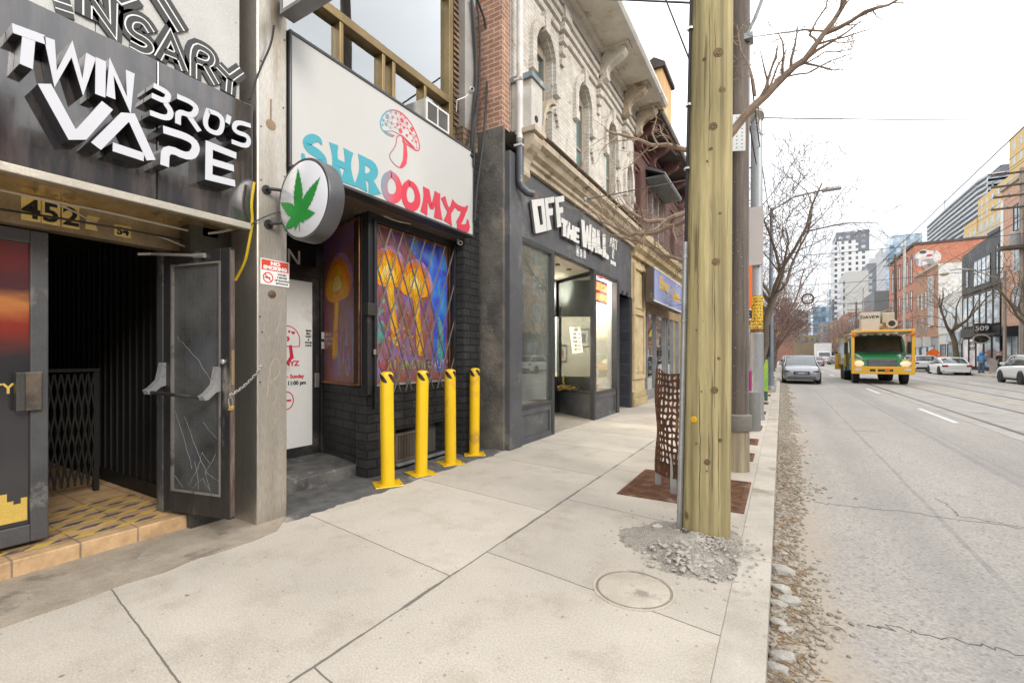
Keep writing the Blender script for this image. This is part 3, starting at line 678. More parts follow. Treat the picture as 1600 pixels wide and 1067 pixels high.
# chain and padlock
ch = thing('chain', 'steel chain holding the open glass door to the steel pillar', 'chain', (-3.7, 2.0, 1.1))
A, B = TD @ V((W + .005, .97, .0)), onX(411, 570, -3.768)
cm = M('chain steel', (.45, .44, .42), .35, .9)
n = 15
for i in range(n):
    t = (i + .5) / n; c = A.lerp(B, t) - V((0, 0, .12 * t * (1 - t))); d = (B - A).normalized(); up = V((0, 0, 1)); sd = d.cross(up).normalized(); up = sd.cross(d)
    w_ = sd if i % 2 else up
    pts = [c + d * (.013 * math.cos(k) + (.006 if math.cos(k) > 0 else -.006)) + w_ * .009 * math.sin(k) for k in [j * math.pi / 5 for j in range(10)]]
    MB().tube(pts + [pts[0]], .0032, 5, False).build('link', cm, ch, True)
MB().box(-.008, .008, -.02, .02, -.018, .018, Matrix.Translation(A - V((-.012, 0, .1))) @ Matrix.Rotation(R(25), 4, 'Y')).build('padlock', M('padlock brass', (.6, .42, .14), .35, .8), ch, bevel=.004)
p = A - V((-.012, 0, .1)); MB().tube([p + V((0, -.013, .015)), p + V((-.008, -.013, .07)), p + V((-.01, 0, .085)), p + V((-.008, .013, .07)), p + V((0, .013, .015))], .004, 6).build('shackle', cm, ch, True)
# no smoking sign
ns = thing('no_smoking_sign', 'small red and white NO SMOKING sign on the steel pillar', 'sign', (-3.765, 2.34, 2.2))
y0, y1, z0, z1 = onX(407, 408, -3.765).y, onX(452, 412, -3.765).y, 2.025, 2.245
MB().box(-3.769, -3.764, y0, y1, z0, z1).build('board', white_paint, ns, bevel=.003)
redm = M('sign red', (.62, .06, .03), .4, var=.1)
b = MB(); b.box(y0 + .008, y1 - .008, z1 - .095, z1 - .008, 0, .0012, FX(-3.764)); band = b.build('red_band', redm, ns)
yc = (y0 + y1) / 2
text('NO', 'lettering', white_paint, FX(-3.7625, yc, z1 - .047), .03, .001, band, .003, sx=1.3); text('SMOKING', 'lettering', white_paint, FX(-3.7625, yc, z1 - .086), .03, .001, band, .003, sx=1.15)
b = MB(); cx, cz = y0 + .065, z0 + .062; ring = [(cx + .042 * math.cos(k * .2618), cz + .042 * math.sin(k * .2618)) for k in range(24)]
b.ribbon(ring, .009, FX(-3.764), 0, .0015, True); b.ribbon([(cx - .028, cz + .028), (cx + .028, cz - .028)], .009, FX(-3.764), 0, .0018); b.build('prohibition_ring', redm, ns)
b = MB(); b.box(cx - .03, cx + .02, cz - .006, cz + .004, 0, .001, FX(-3.764)); b.build('cigarette', ink, ns)
for i, t_ in enumerate(('WITHIN', '9 METRES', 'OF BUILDING', 'ENTRANCE')): text(t_, 'lettering', ink, FX(-3.7632, y0 + .19, z0 + .093 - i * .026), .016, .0008, ns, .0008)
# white light box high on the pillar
ub = thing('light_box_sign', 'white box sign projecting from the steel pillar at the top of the view', 'blade sign', (-3.4, 2.42, 4.2))
pa, pb_ = onY(430, 32, 2.36), onY(508, 0, 2.36)
MB().box(-3.66, -3.10, 2.34, 2.45, pa.z + .02, pa.z + .9).build('box', white_paint, ub, bevel=.01)
b = MB(); b.box(-3.68, -3.08, 2.33, 2.46, pa.z - .01, pa.z + .02); b.box(-3.68, -3.66, 2.33, 2.46, pa.z + .02, pa.z + .9); b.build('edge_frame', M('sign edge grey', (.22, .22, .23), .5, .4), ub)
text('Lash', 'lettering', M('teal ink', (.02, .18, .19), .5), FY(2.339, -3.2, pa.z + .10), .16, .002, ub)
MB().box(-3.77, -3.68, 2.4, 2.46, pa.z + .1, pa.z + .18).build('bracket', dark_steel, ub)
cable([onX(428, 40, -3.70), onX(424, 70, -3.74), onX(405, 110, -3.74), onX(390, 155, -3.74)], .009, wire_black, 'cable', 'black cable looping from the light box sign down to the black fascia')
# ---------------------------------------------------------------- mushroom shop
mb = thing('mushroom_shop_building', 'black brick mushroom shop with caged poster windows and a white door', 'building', (-4.6, 4, 0))
blk = BR('black split brick', (.035, .035, .036), (.07, .07, .07), (.014, .014, .014), .30, .105, .012, 1.0, .55, dirt=(.12, .115, .11), dk=(.62, .74), rockface=.9)
brown = BR('brown raked brick', (.17, .10, .06), (.27, .17, .10), (.10, .08, .06), .22, .08, .014, .8, .85, dirt=(.07, .05, .04))
CX, CY = -4.13, 3.67
b = MB()
b.box(-4.33, CX, 3.69, 4.13, 0, 1.06); b.box(-4.33, CX, 5.09, 5.30, 0, 1.06); b.box(-4.33, CX, 4.13, 5.09, .50, 1.06); b.box(-4.33, CX, 4.13, 5.09, 0, .06)
TR = frame((-5.32, 3.965, 0), V((.9705, -.241, 0)), V((0, 0, 1)), V((-.241, -.9705, 0)))
LW = (V((CX, CY)) - V((-5.32, 3.965))).length
b.box(0, LW, 0, 1.06, -.2, 0, TR); b.build('brick_base', blk, mb)
b = MB(); b.box(-5.0, -3.93, 5.27, 5.665, 0, 4.45); b.build('brick_pier', blk, mb)
b = MB(); b.box(-5.0, -3.96, 5.30, 5.665, 4.45, 4.75); b.box(-5.2, -4.10, 5.16, 5.665, 4.2, 8.5)
b.box(-5.2, -4.10, 2.4, 5.16, 6.6, 8.5); b.build('upper_brick', brown, mb)
b = MB()
for i in range(44): b.box(-4.1, -4.075, 5.24, 5.62, 4.76 + i * .084, 4.76 + i * .084 + .05)
b.build('raked_courses', brown, mb, bevel=.006)
MB().box(-4.09, -3.97, 5.36, 5.62, 4.72, 8.5).build('metal_flashing', M('pale flashing', (.45, .43, .40), .45, .4, dirt=(.3, .27, .23)), mb)
b = MB(); b.box(-4.38, -4.20, 3.7, 5.3, 1.06, 3.2); b.box(-5.6, -4.2, 2.4, 5.3, 3.13, 4.25); b.build('inner_wall', black_paint, mb)
MB().box(-5.6, -3.9, 2.46, 5.3, 3.085, 3.115).build('soffit', M('brown soffit', (.10, .07, .045), .6, dirt=(.25, .2, .15), ds=3), mb)
b = MB(); b.box(-4.2, -4.08, 3.66, 3.745, 1.0, 3.1); b.box(-4.2, -4.1, 5.24, 5.30, 1.06, 3.1); b.box(-4.16, -4.10, 3.74, 5.25, 3.0, 3.09); b.build('window_frame', black_paint, mb, bevel=.005)
b = MB(); b.box(-4.19, -4.10, 3.74, 5.25, 1.06, 1.085); b.build('window_sill', grey_metal, mb)
b = MB(); b.box(-4.5, -4.3, 4.13, 5.09, .06, .5); b.build('vent_recess', M('dim grey board', (.12, .115, .105), .8, dirt=(.2, .18, .15)), mb)
vg = MB(); vg.box(-4.2, -4.17, 4.15, 4.62, .08, .44); vf = vg.build('vent_panel', M('vent wood', (.16, .13, .1), .7), mb)
b = MB()
for i in range(14): b.box(-4.17, -4.155, 4.19 + i * .028, 4.19 + i * .028 + .012, .12, .40)
for a in ((4.15, 4.18, .08, .44), (4.59, 4.62, .08, .44), (4.18, 4.59, .41, .44), (4.18, 4.59, .08, .11)): b.box(-4.17, -4.15, *a)
b.build('vent_slats', M('vent brown', (.13, .105, .085), .6), vf)
MB().box(-4.14, -4.09, 4.13, 5.09, .045, .075).build('vent_sill', grey_metal, mb)
# doorway
T = FX(-5.30); b = MB()
b.box(-5.5, -5.25, 3.90, 3.97, 0.12, 2.6); b.box(-5.5, -5.27, 2.6, 3.90, 2.44, 2.58); b.box(-5.5, -5.27, 2.6, 3.97, 2.92, 3.1); b.box(-5.5, -5.27, 3.85, 3.97, 2.58, 2.92); b.box(-5.5, -5.27, 2.45, 2.92, .12, 2.6)
b.build('door_frame', black_paint, mb, bevel=.006)
b = MB(); b.box(2.92, 3.9, .14, .26, -.02, .015, T); b.box(3.80, 3.9, .26, 2.44, -.02, .015, T); b.box(2.92, 3.0, .26, 2.44, -.02, .015, T); b.box(3.0, 3.8, 2.38, 2.44, -.02, .015, T)
dr = b.build('door', black_paint, mb, bevel=.004)
MB().box(3.0, 3.80, .26, 2.38, -.01, .004, T).build('white_panel', M('door white', (.70, .70, .68), .35, var=.05, dirt=(.5, .46, .4), ds=.8), dr)
redp = M('print red', (.55, .03, .06), .45, var=.05); tealp = M('print teal', (.05, .31, .38), .45, var=.05)
def wr(t_, px, py, h, mt, bold=.002, sx=1.0):
    p = onX(px, py, -5.295); text(t_, 'door_lettering', mt, FX(-5.295, p.y, p.z), h, .002, dr, bold, 'RIGHT', sx)
wr('SHROOMYZ', 467, 571, .062, redp, .004, 1.15); wr('Monday - Sunday', 475, 590, .05, redp, .003); wr('11:00 am - 11:00 pm', 478, 600, .05, ink, .003)
for i, t_ in enumerate(('RING', 'BELL', 'WAIT', '&', 'DOOR', 'CLICK')):
    p = onX(482, 517 + i * 4.6, -5.295); text(t_, 'door_lettering', ink, FX(-5.295, p.y, p.z - .01), .024, .002, dr, .002, 'CENTER')
b = MB(); cp = onX(449, 533, -5.295)
cap = [(cp.y + .17 * math.cos(R(a)) * 1.0, cp.z + .19 * math.sin(R(a))) for a in range(-20, 201, 10)]
b.ribbon(cap, .012, FX(-5.296), 0, .002, True); b.ribbon([(cp.y - .05, cp.z - .05), (cp.y - .08, cp.z - .2), (cp.y - .02, cp.z - .28), (cp.y + .06, cp.z - .2), (cp.y + .04, cp.z - .05)], [.012, .012, .02, .05, .04], FX(-5.296), 0, .0022)
rnd = random.Random(4)
for i in range(14): b.lathe([(rnd.uniform(.006, .018), 0), (.004, .002)], FX(-5.296, cp.y + rnd.uniform(-.12, .13), cp.z + rnd.uniform(-.02, .14)), 10)
c2 = onX(448, 626, -5.295); b.ribbon([(c2.y + .09 * math.cos(R(a)), c2.z + .11 * math.sin(R(a))) for a in range(0, 360, 20)], .014, FX(-5.296), 0, .002, True); b.box(c2.y - .05, c2.y + .06, c2.z - .012, c2.z + .012, 0, .0025, FX(-5.296))
b.build('door_print', redp, dr)
p = onX(495, 585, -5.27); b = MB(); b.box(p.y - .03, p.y + .03, p.z - .17, p.z + .02, .0, .03, FX(-5.285)); b.build('latch_guard', alu, dr, bevel=.004)
b = MB(); b.box(p.y - .02, p.y + .02, p.z + .03, p.z + .26, .0, .035, FX(-5.285)); b.build('lock_case', dark_steel, dr, bevel=.004)
for i, z in enumerate((p.z + .34, p.z + .47)): MB().box(-5.25, -5.246, 3.905, 3.955, z, z + .09).build('sticker', white_paint, mb)
MB().box(-5.42, -5.30, 2.92, 3.86, 2.58, 2.92).build('transom_panel', M('transom black', (.018, .018, .018), .3), mb)
p = onX(471, 416, -5.296); text('OPEN', 'transom_lettering', white_paint, FX(-5.298, p.y, p.z), .20, .004, mb, .002, 'RIGHT', .95)
b = MB(); b.box(-5.34, -4.335, 2.46, 3.93, -.02, .135); b.build('door_step', M('worn black step', (.06, .06, .06), .8, col2=(.15, .14, .13), vs=5, dirt=(.34, .30, .25), ds=3, bump=.8, bs=20), mb, bevel=.015)
MB().box(-5.6, -4.2, 2.42, 2.46, 0, 3.1).build('party_panel', black_paint, mb)
# poster behind the cages
def glow(name, c1, c2, c3, sc=3):
    m, nt, bs = _new(name); g = G(nt); p = g.pos()
    g.l(g.ramp(g.noise(g.vscale(p, (1, 1, .7)), sc, 6, .6, .8), (.32, c1), (.5, c2), (.68, c3)), bs.inputs['Base Color']); bs.inputs['Roughness'].default_value = .3; return m
pbg = glow('poster ground', (.20, .09, .50), (.33, .13, .09), (.26, .20, .62), 2.4)
pbl = glow('poster blue', (.01, .04, .5), (.02, .14, .85), (.02, .45, .8), 4)
por = glow('poster orange', (.85, .26, .005), (.95, .55, .01), (.95, .82, .06), 4)
por2 = glow('poster deep orange', (.85, .16, .005), (.92, .28, .01), (.7, .1, .02), 6); por1 = glow('poster mid orange', (.93, .36, .01), (.95, .46, .02), (.9, .26, .01), 6); por0 = glow('poster light', (.97, .80, .15), (.98, .88, .35), (.96, .7, .05), 6)
pho = glow('poster stem', (.7, .22, .02), (.9, .5, .03), (.5, .1, .16), 7)
ppu = glow('poster lilac', (.32, .16, .38), (.55, .35, .55), (.25, .12, .42), 8)
pte = glow('poster teal', (.03, .2, .26), (.06, .48, .5), (.3, .35, .04), 12)
pmx = glow('poster spray', (.75, .5, .04), (.4, .08, .05), (.8, .65, .2), 20)
def smooth(P, n=2, closed=True):
    for _ in range(n):
        q = []
        for i in range(len(P)):
            a, e = P[i], P[(i + 1) % len(P)]; q += [(a[0]*.75+e[0]*.25, a[1]*.75+e[1]*.25), (a[0]*.25+e[0]*.75, a[1]*.25+e[1]*.75)]
        P = q
    return P
def shroom(parent, T, cx, cz, r, sl, lean):
    cap = smooth([(cx - r, cz - r*.55), (cx - r*1.05, cz), (cx - r*.6, cz + r*.62), (cx, cz + r*.85), (cx + r*.62, cz + r*.6), (cx + r*1.05, cz - .05*r), (cx + r*.95, cz - r*.62), (cx + r*.4, cz - r*.72), (cx - r*.4, cz - r*.8)])
    rim = smooth([(x + r*.15, y + r*.17) for x, y in cap], 0)
    MB().prism(rim, T, .001, .0022).build('cap_rim', ppu, parent)
    MB().prism(smooth([(cx - r*.25, cz - r*.4), (cx + r*.25, cz - r*.4), (cx + lean*.5 + r*.16, cz - sl*.5), (cx + lean + r*.3, cz - sl), (cx + lean - r*.25, cz - sl), (cx + lean*.5 - r*.14, cz - sl*.5)], 1), T, .0022, .003).build('stem', pho, parent)
    MB().prism(cap, T, .003, .0042).build('cap', por2, parent)
    for k, (s_, mt_) in enumerate(((.84, por1), (.62, por), (.34, por0))): MB().prism([(cx - .03*r + (x - cx) * s_, cz - .12*r + (y - cz) * s_) for x, y in cap], T, .0042 + k * .0004, .0046 + k * .0004).build('cap_glow', mt_, parent)
    b = MB()
    for k in range(9): a = (k - 4) * .2; b.ribbon([(cx + a*r*.5, cz - r*.62), (cx + a*r*.95, cz - r*.1), (cx + a*r*.9, cz + r*.4)], .008, T, .0057, .0059 + k * .00002)
    b.build('cap_gills', por2, parent)
    MB().prism(smooth([(cx - r*.10, cz - r*.5), (cx + r*.10, cz - r*.5), (cx + lean*.5 + r*.05, cz - sl*.5), (cx + lean + r*.08, cz - sl*.95), (cx + lean - r*.08, cz - sl*.95), (cx + lean*.5 - r*.05, cz - sl*.5)], 1), T, .003, .0036).build('stem_glow', por, parent)
ps = thing('window_poster', 'glowing orange mushroom poster filling the wide street window', 'poster', (-4.19, 4.5, 1.1)); T = FX(-4.195)
MB().box(3.745, 5.24, 1.085, 3.0, -.005, .001, T).build('print_sheet', pbg, ps)
MB().prism(smooth([(4.3, 2.99), (4.8, 2.95), (5.22, 2.99), (5.22, 2.2), (5.2, 1.6), (5.15, 1.15), (4.88, 1.25), (4.95, 1.9), (4.82, 2.5)], 2), T, .001, .0015).build('blue_veil', pbl, ps)
MB().prism(smooth([(5.0, 2.0), (5.12, 1.9), (5.15, 1.5), (5.08, 1.25), (4.98, 1.5), (5.05, 1.8)], 2), T, .0015, .002).build('teal_veil', pte, ps)
shroom(ps, T, 4.08, 2.5, .30, .95, .12); 
T2 = FX(-4.192); shroom(ps, T2, 4.55, 2.42, .30, 1.0, .1)
b = MB(); rnd = random.Random(9)
for i in range(46): y, z, r = 3.8 + abs(rnd.gauss(0, .16)), rnd.uniform(1.6, 2.1), rnd.uniform(.015, .05); b.lathe([(r, 0), (r*.6, .001)], FX(-4.1935 + i * .00002, y, z), 10)
b.build('teal_dots', pte, ps)
b = MB()
for i in range(60): y, z, r = rnd.gauss(4.3, .2), rnd.gauss(1.7, .18), rnd.uniform(.008, .028); b.lathe([(r, 0), (r*.6, .001)], FX(-4.187 + i * .00002, y, max(1.2, z)), 8)
b.build('spray_dots', pmx, ps)
for i, (wd, cs) in enumerate((('WALK', (.6, .07, .05)), ('INTO', (.55, .38, .12)), ('ANOTHER', (.35, .42, .2)), ('REALITY', (.6, .42, .5)))):
    y = (3.93, 4.22, 4.59, 5.0)[i]; text(wd, 'slogan', M('slogan ' + wd, cs, .5), FX(-4.189, y, 1.25), .12, .002, ps, .003, 'CENTER', .8)
ps2 = thing('window_poster', 'narrow mushroom poster on the angled wall beside the white door', 'poster', (-4.7, 3.8, 1.1))
MB().box(.03, LW - .08, 1.06, 3.05, -.19, .001, TR).build('print_sheet', pbg, ps2)
shroom(ps2, TR @ Matrix.Translation((0, 0, .001)), .48, 2.38, .36, 1.0, -.1)
b = MB(); rnd = random.Random(3)
for i in range(16):
    x = rnd.uniform(.3, 1.0); z = rnd.uniform(1.15, 1.6); b.ribbon([(x, z), (x + rnd.uniform(-.03, .03), z + .12), (x + rnd.uniform(-.05, .05), z + .3)], [.03, .02, .006], TR, .001 + i * .0001, .002 + i * .0001)
b.build('blue_streaks', glow('poster streak', (.1, .12, .4), (.3, .4, .6), (.3, .1, .35), 9), ps2)
for i, t_ in enumerate(('MAGIC', 'SHROOMS', 'TODAY')): text(t_, 'slogan', M('slogan cream', (.7, .55, .45), .5), TR @ Matrix.Translation((.22, 1.68 - i * .06, .004)), .045, .002, ps2, .002)
# expanded-metal cages
mesh_m = M('orange mesh steel', (.38, .15, .05), .55, .4, (.18, .07, .025), vs=8)
def cage(lab, T, x0, x1, z0, z1, d):
    t = thing('window_cage', lab, 'window guard', T @ V(((x0+x1)/2, z0, d)), 'expanded metal window cages')
    b = MB(); sp, sl = .031, 2.0          # strand spacing along x, slope
    H = z1 - z0; n0 = int(((x1 - x0) + H / sl) / sp) + 1
    for sgn in (1, -1):
        for i in range(n0):
            xs = x0 + i * sp; xa, za, xb, zb = xs, z0, xs - H / sl, z1
            if xa > x1: za += (xa - x1) * sl; xa = x1
            if xb < x0: zb -= (x0 - xb) * sl; xb = x0
            if zb <= za: continue
            P = [(xa, za), (xb, zb)]
            if sgn < 0: P = [(x0 + x1 - p[0], p[1]) for p in P]
            w = .0029; dd = d + (.002 if sgn < 0 else 0)
            b.add([T @ V((P[0][0] - w/2, P[0][1], dd)), T @ V((P[0][0] + w/2, P[0][1], dd)), T @ V((P[1][0] + w/2, P[1][1], dd)), T @ V((P[1][0] - w/2, P[1][1], dd))], [(0, 1, 2, 3)])
    b.build('mesh_panel', mesh_m, t)
    b = MB()
    for a in ((x0, x0 + .02, z0, z1), (x1 - .02, x1, z0, z1), (x0 + .02, x1 - .02, z0, z0 + .02), (x0 + .02, x1 - .02, z1 - .02, z1)): b.box(*a, d - .006, d + .006, T)
    b.build('cage_frame', mesh_m, t)
cage('copper coloured expanded metal cage on the angled wall beside the white door', TR, .02, LW - .10, 1.07, 3.04, .035)
cage('copper coloured expanded metal cage behind the folding gate on the street window', FX(-4.13), 3.75, 5.235, 1.09, 2.99, -.015)
# folding lattice gate in front of the street window
fg = thing('lattice_gate', 'grey steel folding lattice gate across the poster window', 'gate', (-4.06, 4.5, 1.0))
gs = M('gate bars', (.27, .25, .23), .45, .6, var=.35)
gd = M('gate bars dark', (.13, .12, .11), .5, .5)
T = FX(-4.075); zb, zt = .98, 2.96
for i in range(-4, 13):
    y0 = 3.62 + i * .205
    for s_, d in ((1, .012), (-1, 0)):
        y = y0 if s_ > 0 else y0 + .13
        a, e = (y, zb), (y + s_ * .78, zt)
        if e[0] > 5.24: k = (5.24 - a[0]) / (e[0] - a[0]); e = (5.24, a[1] + (e[1] - a[1]) * k)
        if a[0] < 3.76: k = (3.76 - a[0]) / (e[0] - a[0]) if e[0] != a[0] else 0; a = (3.76, a[1] + (e[1] - a[1]) * k) if 0 < k < 1 else a
        if e[0] < 3.76: k = (3.76 - a[0]) / (e[0] - a[0]); e = (3.76, a[1] + (e[1] - a[1]) * k)
        if a[0] > 5.24 or a[0] < 3.70 or e[1] <= a[1] + .1: continue
        MB().ribbon([a, e], .021, T, d, d + .006).build('bar', gs if s_ > 0 else gd, fg)
for y0 in (3.72, 5.21): MB().box(-4.09, -4.045, y0, y0 + .035, .80 if y0 < 4 else .2, 3.0).build('post', black_paint, fg, bevel=.004)
p = onX(585, 550, -4.05); MB().box(p.y - .018, p.y + .018, p.z - .03, p.z + .03, 0, .02, FX(-4.055) ).build('padlock', M('old brass', (.5, .38, .2), .45, .7), fg, bevel=.004)
MB().box(-4.09, -4.03, 3.60, 3.655, .98, 2.0).build('hinge_post', black_paint, mb, bevel=.004)
MB().box(-4.08, -4.0, 3.58, 3.70, 1.88, 2.02).build('hinge_bracket', dark_steel, mb, bevel=.004)
# main sign
sg = thing('shop_sign', 'large white box sign with groovy teal and red lettering SHROOMYZ', 'shop sign', (-3.8, 3.87, 3.1))
MB().box(-3.92, -3.752, 2.485, 5.245, 3.125, 4.285).build('light_box', M('sign face white', (.48, .475, .455), .35, var=.03, fine=.03), sg)
b = MB(); fm = M('sign frame', (.07, .07, .075), .4, .5)
b.box(-3.93, -3.742, 2.465, 5.265, 4.285, 4.315); b.box(-3.93, -3.742, 2.465, 5.265, 3.095, 3.125); b.box(-3.93, -3.742, 2.465, 2.485, 3.125, 4.285); b.box(-3.93, -3.742, 5.245, 5.265, 3.125, 4.285)
b.build('sign_frame', fm, sg, bevel=.004)
f = crop(380, 0, .375, -3.751)
m, nt, bs = _new('teal to red print'); g = G(nt); s = g.sep(g.pos())
fr = g.n('ShaderNodeMapRange'); g.l(g.math('SUBTRACT', s[1], g.math('MULTIPLY', s[2], .25)), fr.inputs[0]); fr.inputs[1].default_value = 2.66; fr.inputs[2].default_value = 2.95
g.l(g.ramp(fr.outputs[0], (0, (.05, .31, .38)), (1, (.58, .045, .07))), bs.inputs['Base Color']); bs.inputs['Roughness'].default_value = .4; grad = m
LT = [('S', tealp, [([(326, 604), (318, 582), (290, 574), (264, 592), (272, 618), (310, 640), (336, 668), (320, 705), (280, 705), (252, 668), (248, 640)], [.02, .06, .085, .095, .10, .10, .10, .10, .085, .06, .03])]),
 ('H', tealp, [([(377, 600), (380, 640), (386, 690), (388, 745)], [.085, .05, .06, .13]), ([(438, 628), (436, 670), (436, 710), (437, 768)], [.095, .055, .065, .15]), ([(380, 672), (437, 700)], .055)]),
 ('R', tealp, [([(496, 650), (496, 690), (494, 730), (490, 788)], [.09, .055, .065, .14]), ([(490, 668), (535, 684), (550, 715), (530, 742), (500, 735)], [.05, .075, .085, .07, .05]), ([(518, 735), (534, 760), (548, 812)], [.05, .065, .15])]),
 ('O', grad, [([(615, 725), (592, 740), (586, 775), (594, 815), (620, 832), (645, 822), (653, 790), (640, 745)], [.07, .085, .09, .09, .095, .1, .1, .085])]),
 ('O', redp, [([(690, 762), (672, 780), (668, 815), (678, 852), (700, 866), (722, 855), (728, 820), (715, 778)], [.065, .08, .085, .09, .095, .1, .095, .08])]),
 ('M', redp, [([(762, 784), (760, 830), (752, 890)], [.09, .055, .10]), ([(765, 790), (780, 860), (790, 862), (808, 805)], [.07, .05, .05, .07]), ([(808, 803), (810, 850), (812, 912)], [.09, .06, .13])]),
 ('Y', redp, [([(832, 822), (846, 862), (858, 880)], [.08, .055, .06]), ([(880, 842), (868, 870), (858, 882)], [.08, .055, .06]), ([(858, 878), (856, 900), (852, 930)], [.06, .07, .14])]),
 ('Z', redp, [([(884, 846), (886, 862), (925, 878), (934, 858)], [.03, .06, .06, .02]), ([(922, 872), (910, 905), (893, 936)], .07), ([(890, 940), (915, 952), (936, 950), (934, 915)], [.06, .075, .09, .02])])]
for li, (nm, mt, st) in enumerate(LT):
    b = MB(); e = .0004 * li
    for pts, w_ in st:
        pp = f(*pts); k_ = {'S': .92, 'O': 1.02}.get(nm, 1.25); w_ = [k * k_ for k in w_] if isinstance(w_, list) else w_ * k_
        if nm == 'O': pp, w_ = pp + [pp[0]], w_ + [w_[0]]
        if len(pp) > 2: pp, w_ = soft(pp, w_, 2 if nm in 'OSR' else 1)
        if nm == 'O': pp, w_ = pp[:-1], w_[:-1]
        b.ribbon(pp, w_, FX(-3.752 + e), 0, .004, nm == 'O'); e += .0006
    b.build('letter', mt, sg)['label'] = ('red' if mt is redp else 'teal to red' if mt is grad else 'teal') + ' letter ' + nm
f = crop(580, 160, .1125, -3.751); b = MB(); T = FX(-3.752)
m, nt, bs = _new('mushroom print'); g = G(nt); s = g.sep(g.pos())
fr = g.n('ShaderNodeMapRange'); g.l(s[1], fr.inputs[0]); fr.inputs[1].default_value = 3.55; fr.inputs[2].default_value = 3.85
g.l(g.ramp(fr.outputs[0], (0, (.05, .31, .38)), (1, (.58, .045, .07))), bs.inputs['Base Color']); bs.inputs['Roughness'].default_value = .4; mpr = m
cap = smooth(f((350, 490), (230, 460), (135, 370), (125, 250), (200, 130), (310, 100), (430, 150), (540, 270), (630, 440), (680, 620), (650, 685), (570, 640), (480, 570)), 2)
b.ribbon(cap[:-3], .016, T, 0, .003)
stem = smooth(f((400, 455), (350, 480), (350, 570), (320, 640), (240, 740), (290, 830), (370, 905), (440, 910), (490, 840), (490, 700), (470, 560), (440, 480)), 2)
b.ribbon(stem, .013, T, .0002, .0034, True)
b.ribbon(f((440, 490), (470, 600), (475, 720), (465, 830), (410, 905)), [.03, .05, .065, .06, .03], T, .0004, .0038)
for q in ([(180, 400), (300, 400), (440, 470), (610, 640)], [(190, 410), (330, 470)], [(480, 540), (600, 650)], [(450, 500), (580, 620)]): b.ribbon(f(*q), .007, T, .0006, .0042)
b.build('mushroom_outline', mpr, sg)
dots = [(225, 200, 26), (168, 250, 14), (155, 322, 9), (210, 310, 15), (300, 208, 14), (345, 150, 14), (285, 288, 15), (365, 308, 16), (270, 135, 8), (408, 170, 9), (428, 250, 26), (408, 398, 27), (368, 232, 9), (335, 350, 8), (268, 360, 8), (230, 265, 7), (502, 292, 16), (455, 350, 16), (565, 378, 26), (545, 432, 16), (495, 462, 17), (410, 308, 8), (472, 222, 7), (500, 362, 8), (590, 490, 9), (568, 535, 9), (625, 552, 15), (620, 470, 8), (636, 634, 8)]
b = MB()
for i, (x, y, r) in enumerate(dots):
    (cy, cz), = f((x, y)); rr = r * .00105; b.prism([(cy + 1.0 * rr * math.cos(k * .6283), cz + rr * math.sin(k * .6283)) for k in range(10)], T, 0, .003)
for i in range(len(dots)):
    for j in range(i):
        if math.hypot(dots[i][0] - dots[j][0], dots[i][1] - dots[j][1]) < 95: b.ribbon(f(dots[i][:2], dots[j][:2]), .003, T, 0, .0015 + .00002 * i)
b.build('mushroom_dots', mpr, sg)
# window above the sign
wn = MB(); bz = M('bronze frame', (.27, .19, .085), .4, .6, var=.3); XW = -4.06
g1, g2 = onX(496, 13, XW), onX(699, 161, XW); zr = 5.03
b = MB(); b.box(-4.16, XW + .03, 2.45, 5.16, 4.25, 4.47); b.box(-4.16, XW + .03, 5.07, 5.16, 4.47, 6.6); b.box(-4.16, XW + .03, 2.45, 5.07, zr - .05, zr + .05); b.box(-4.16, XW + .03, 2.45, 2.52, 4.47, 6.6); b.box(-4.16, XW + .03, 2.52, 5.07, 6.5, 6.6)
for x in (532, 598, 614, 663): y = onX(x, 120, XW).y; b.box(-4.14, XW + .02, y - .025, y + .025, 4.47, zr - .05)
fw = b.build('window', bz, mb, bevel=.006)
MB().box(-4.12, -4.112, 2.52, 5.07, 4.4, 6.5).build('pane', GLASS('window pane', (.85, .9, .91), 2.4), fw)
b = MB(); pts = []
for i in range(120): y = 2.5 + i * .0218; pts.append((y, -4.19 + .022 * math.sin(i * .9) + .02 * math.sin(i * .37) - (.05 if 3.0 < y < 3.2 else 0)))
b.add([V((x, y, z)) for y, x in pts for z in (4.35, 6.6)], [(2*i, 2*i+2, 2*i+3, 2*i+1) for i in range(len(pts) - 1)])
b.build('curtain', M('pale blue curtain', (.80, .86, .88), .8, var=.12, vs=1.2), fw, True, solid=.004)
MB().box(-4.6, -4.5, 2.45, 5.2, 4.25, 6.6).build('room_back', M('dim blue', (.18, .22, .24), .9), mb)
# air conditioner
ac = thing('air_conditioner', 'small beige window air conditioner above the right end of the white sign', 'air conditioner', (-3.9, 4.85, 4.42))
pa, pb_ = onX(667, 190, -3.86), onX(708, 175, -3.86)
ya, yb = pa.y, pb_.y; z0, z1 = 4.44, 4.74
ya += .06
MB().box(-4.2, -3.94, ya, yb, z0, z1).build('case', M('ac beige', (.50, .48, .43), .5, dirt=(.33, .3, .26)), ac, bevel=.01)
b = MB()
for a in ((ya + .005, ya + .03), (yb - .03, yb - .005)): b.box(a[0], a[1], z0 + .01, z1 - .01, 0, .015, FX(-3.94))
b.box(ya + .03, yb - .03, z0 + .01, z0 + .035, 0, .015, FX(-3.94)); b.box(ya + .03, yb - .03, z1 - .035, z1 - .01, 0, .015, FX(-3.94)); b.box((ya+yb)/2 - .01, (ya+yb)/2 + .01, z0 + .035, z1 - .035, 0, .012, FX(-3.94)); b.build('grille_frame', white_paint, ac)
b = MB()
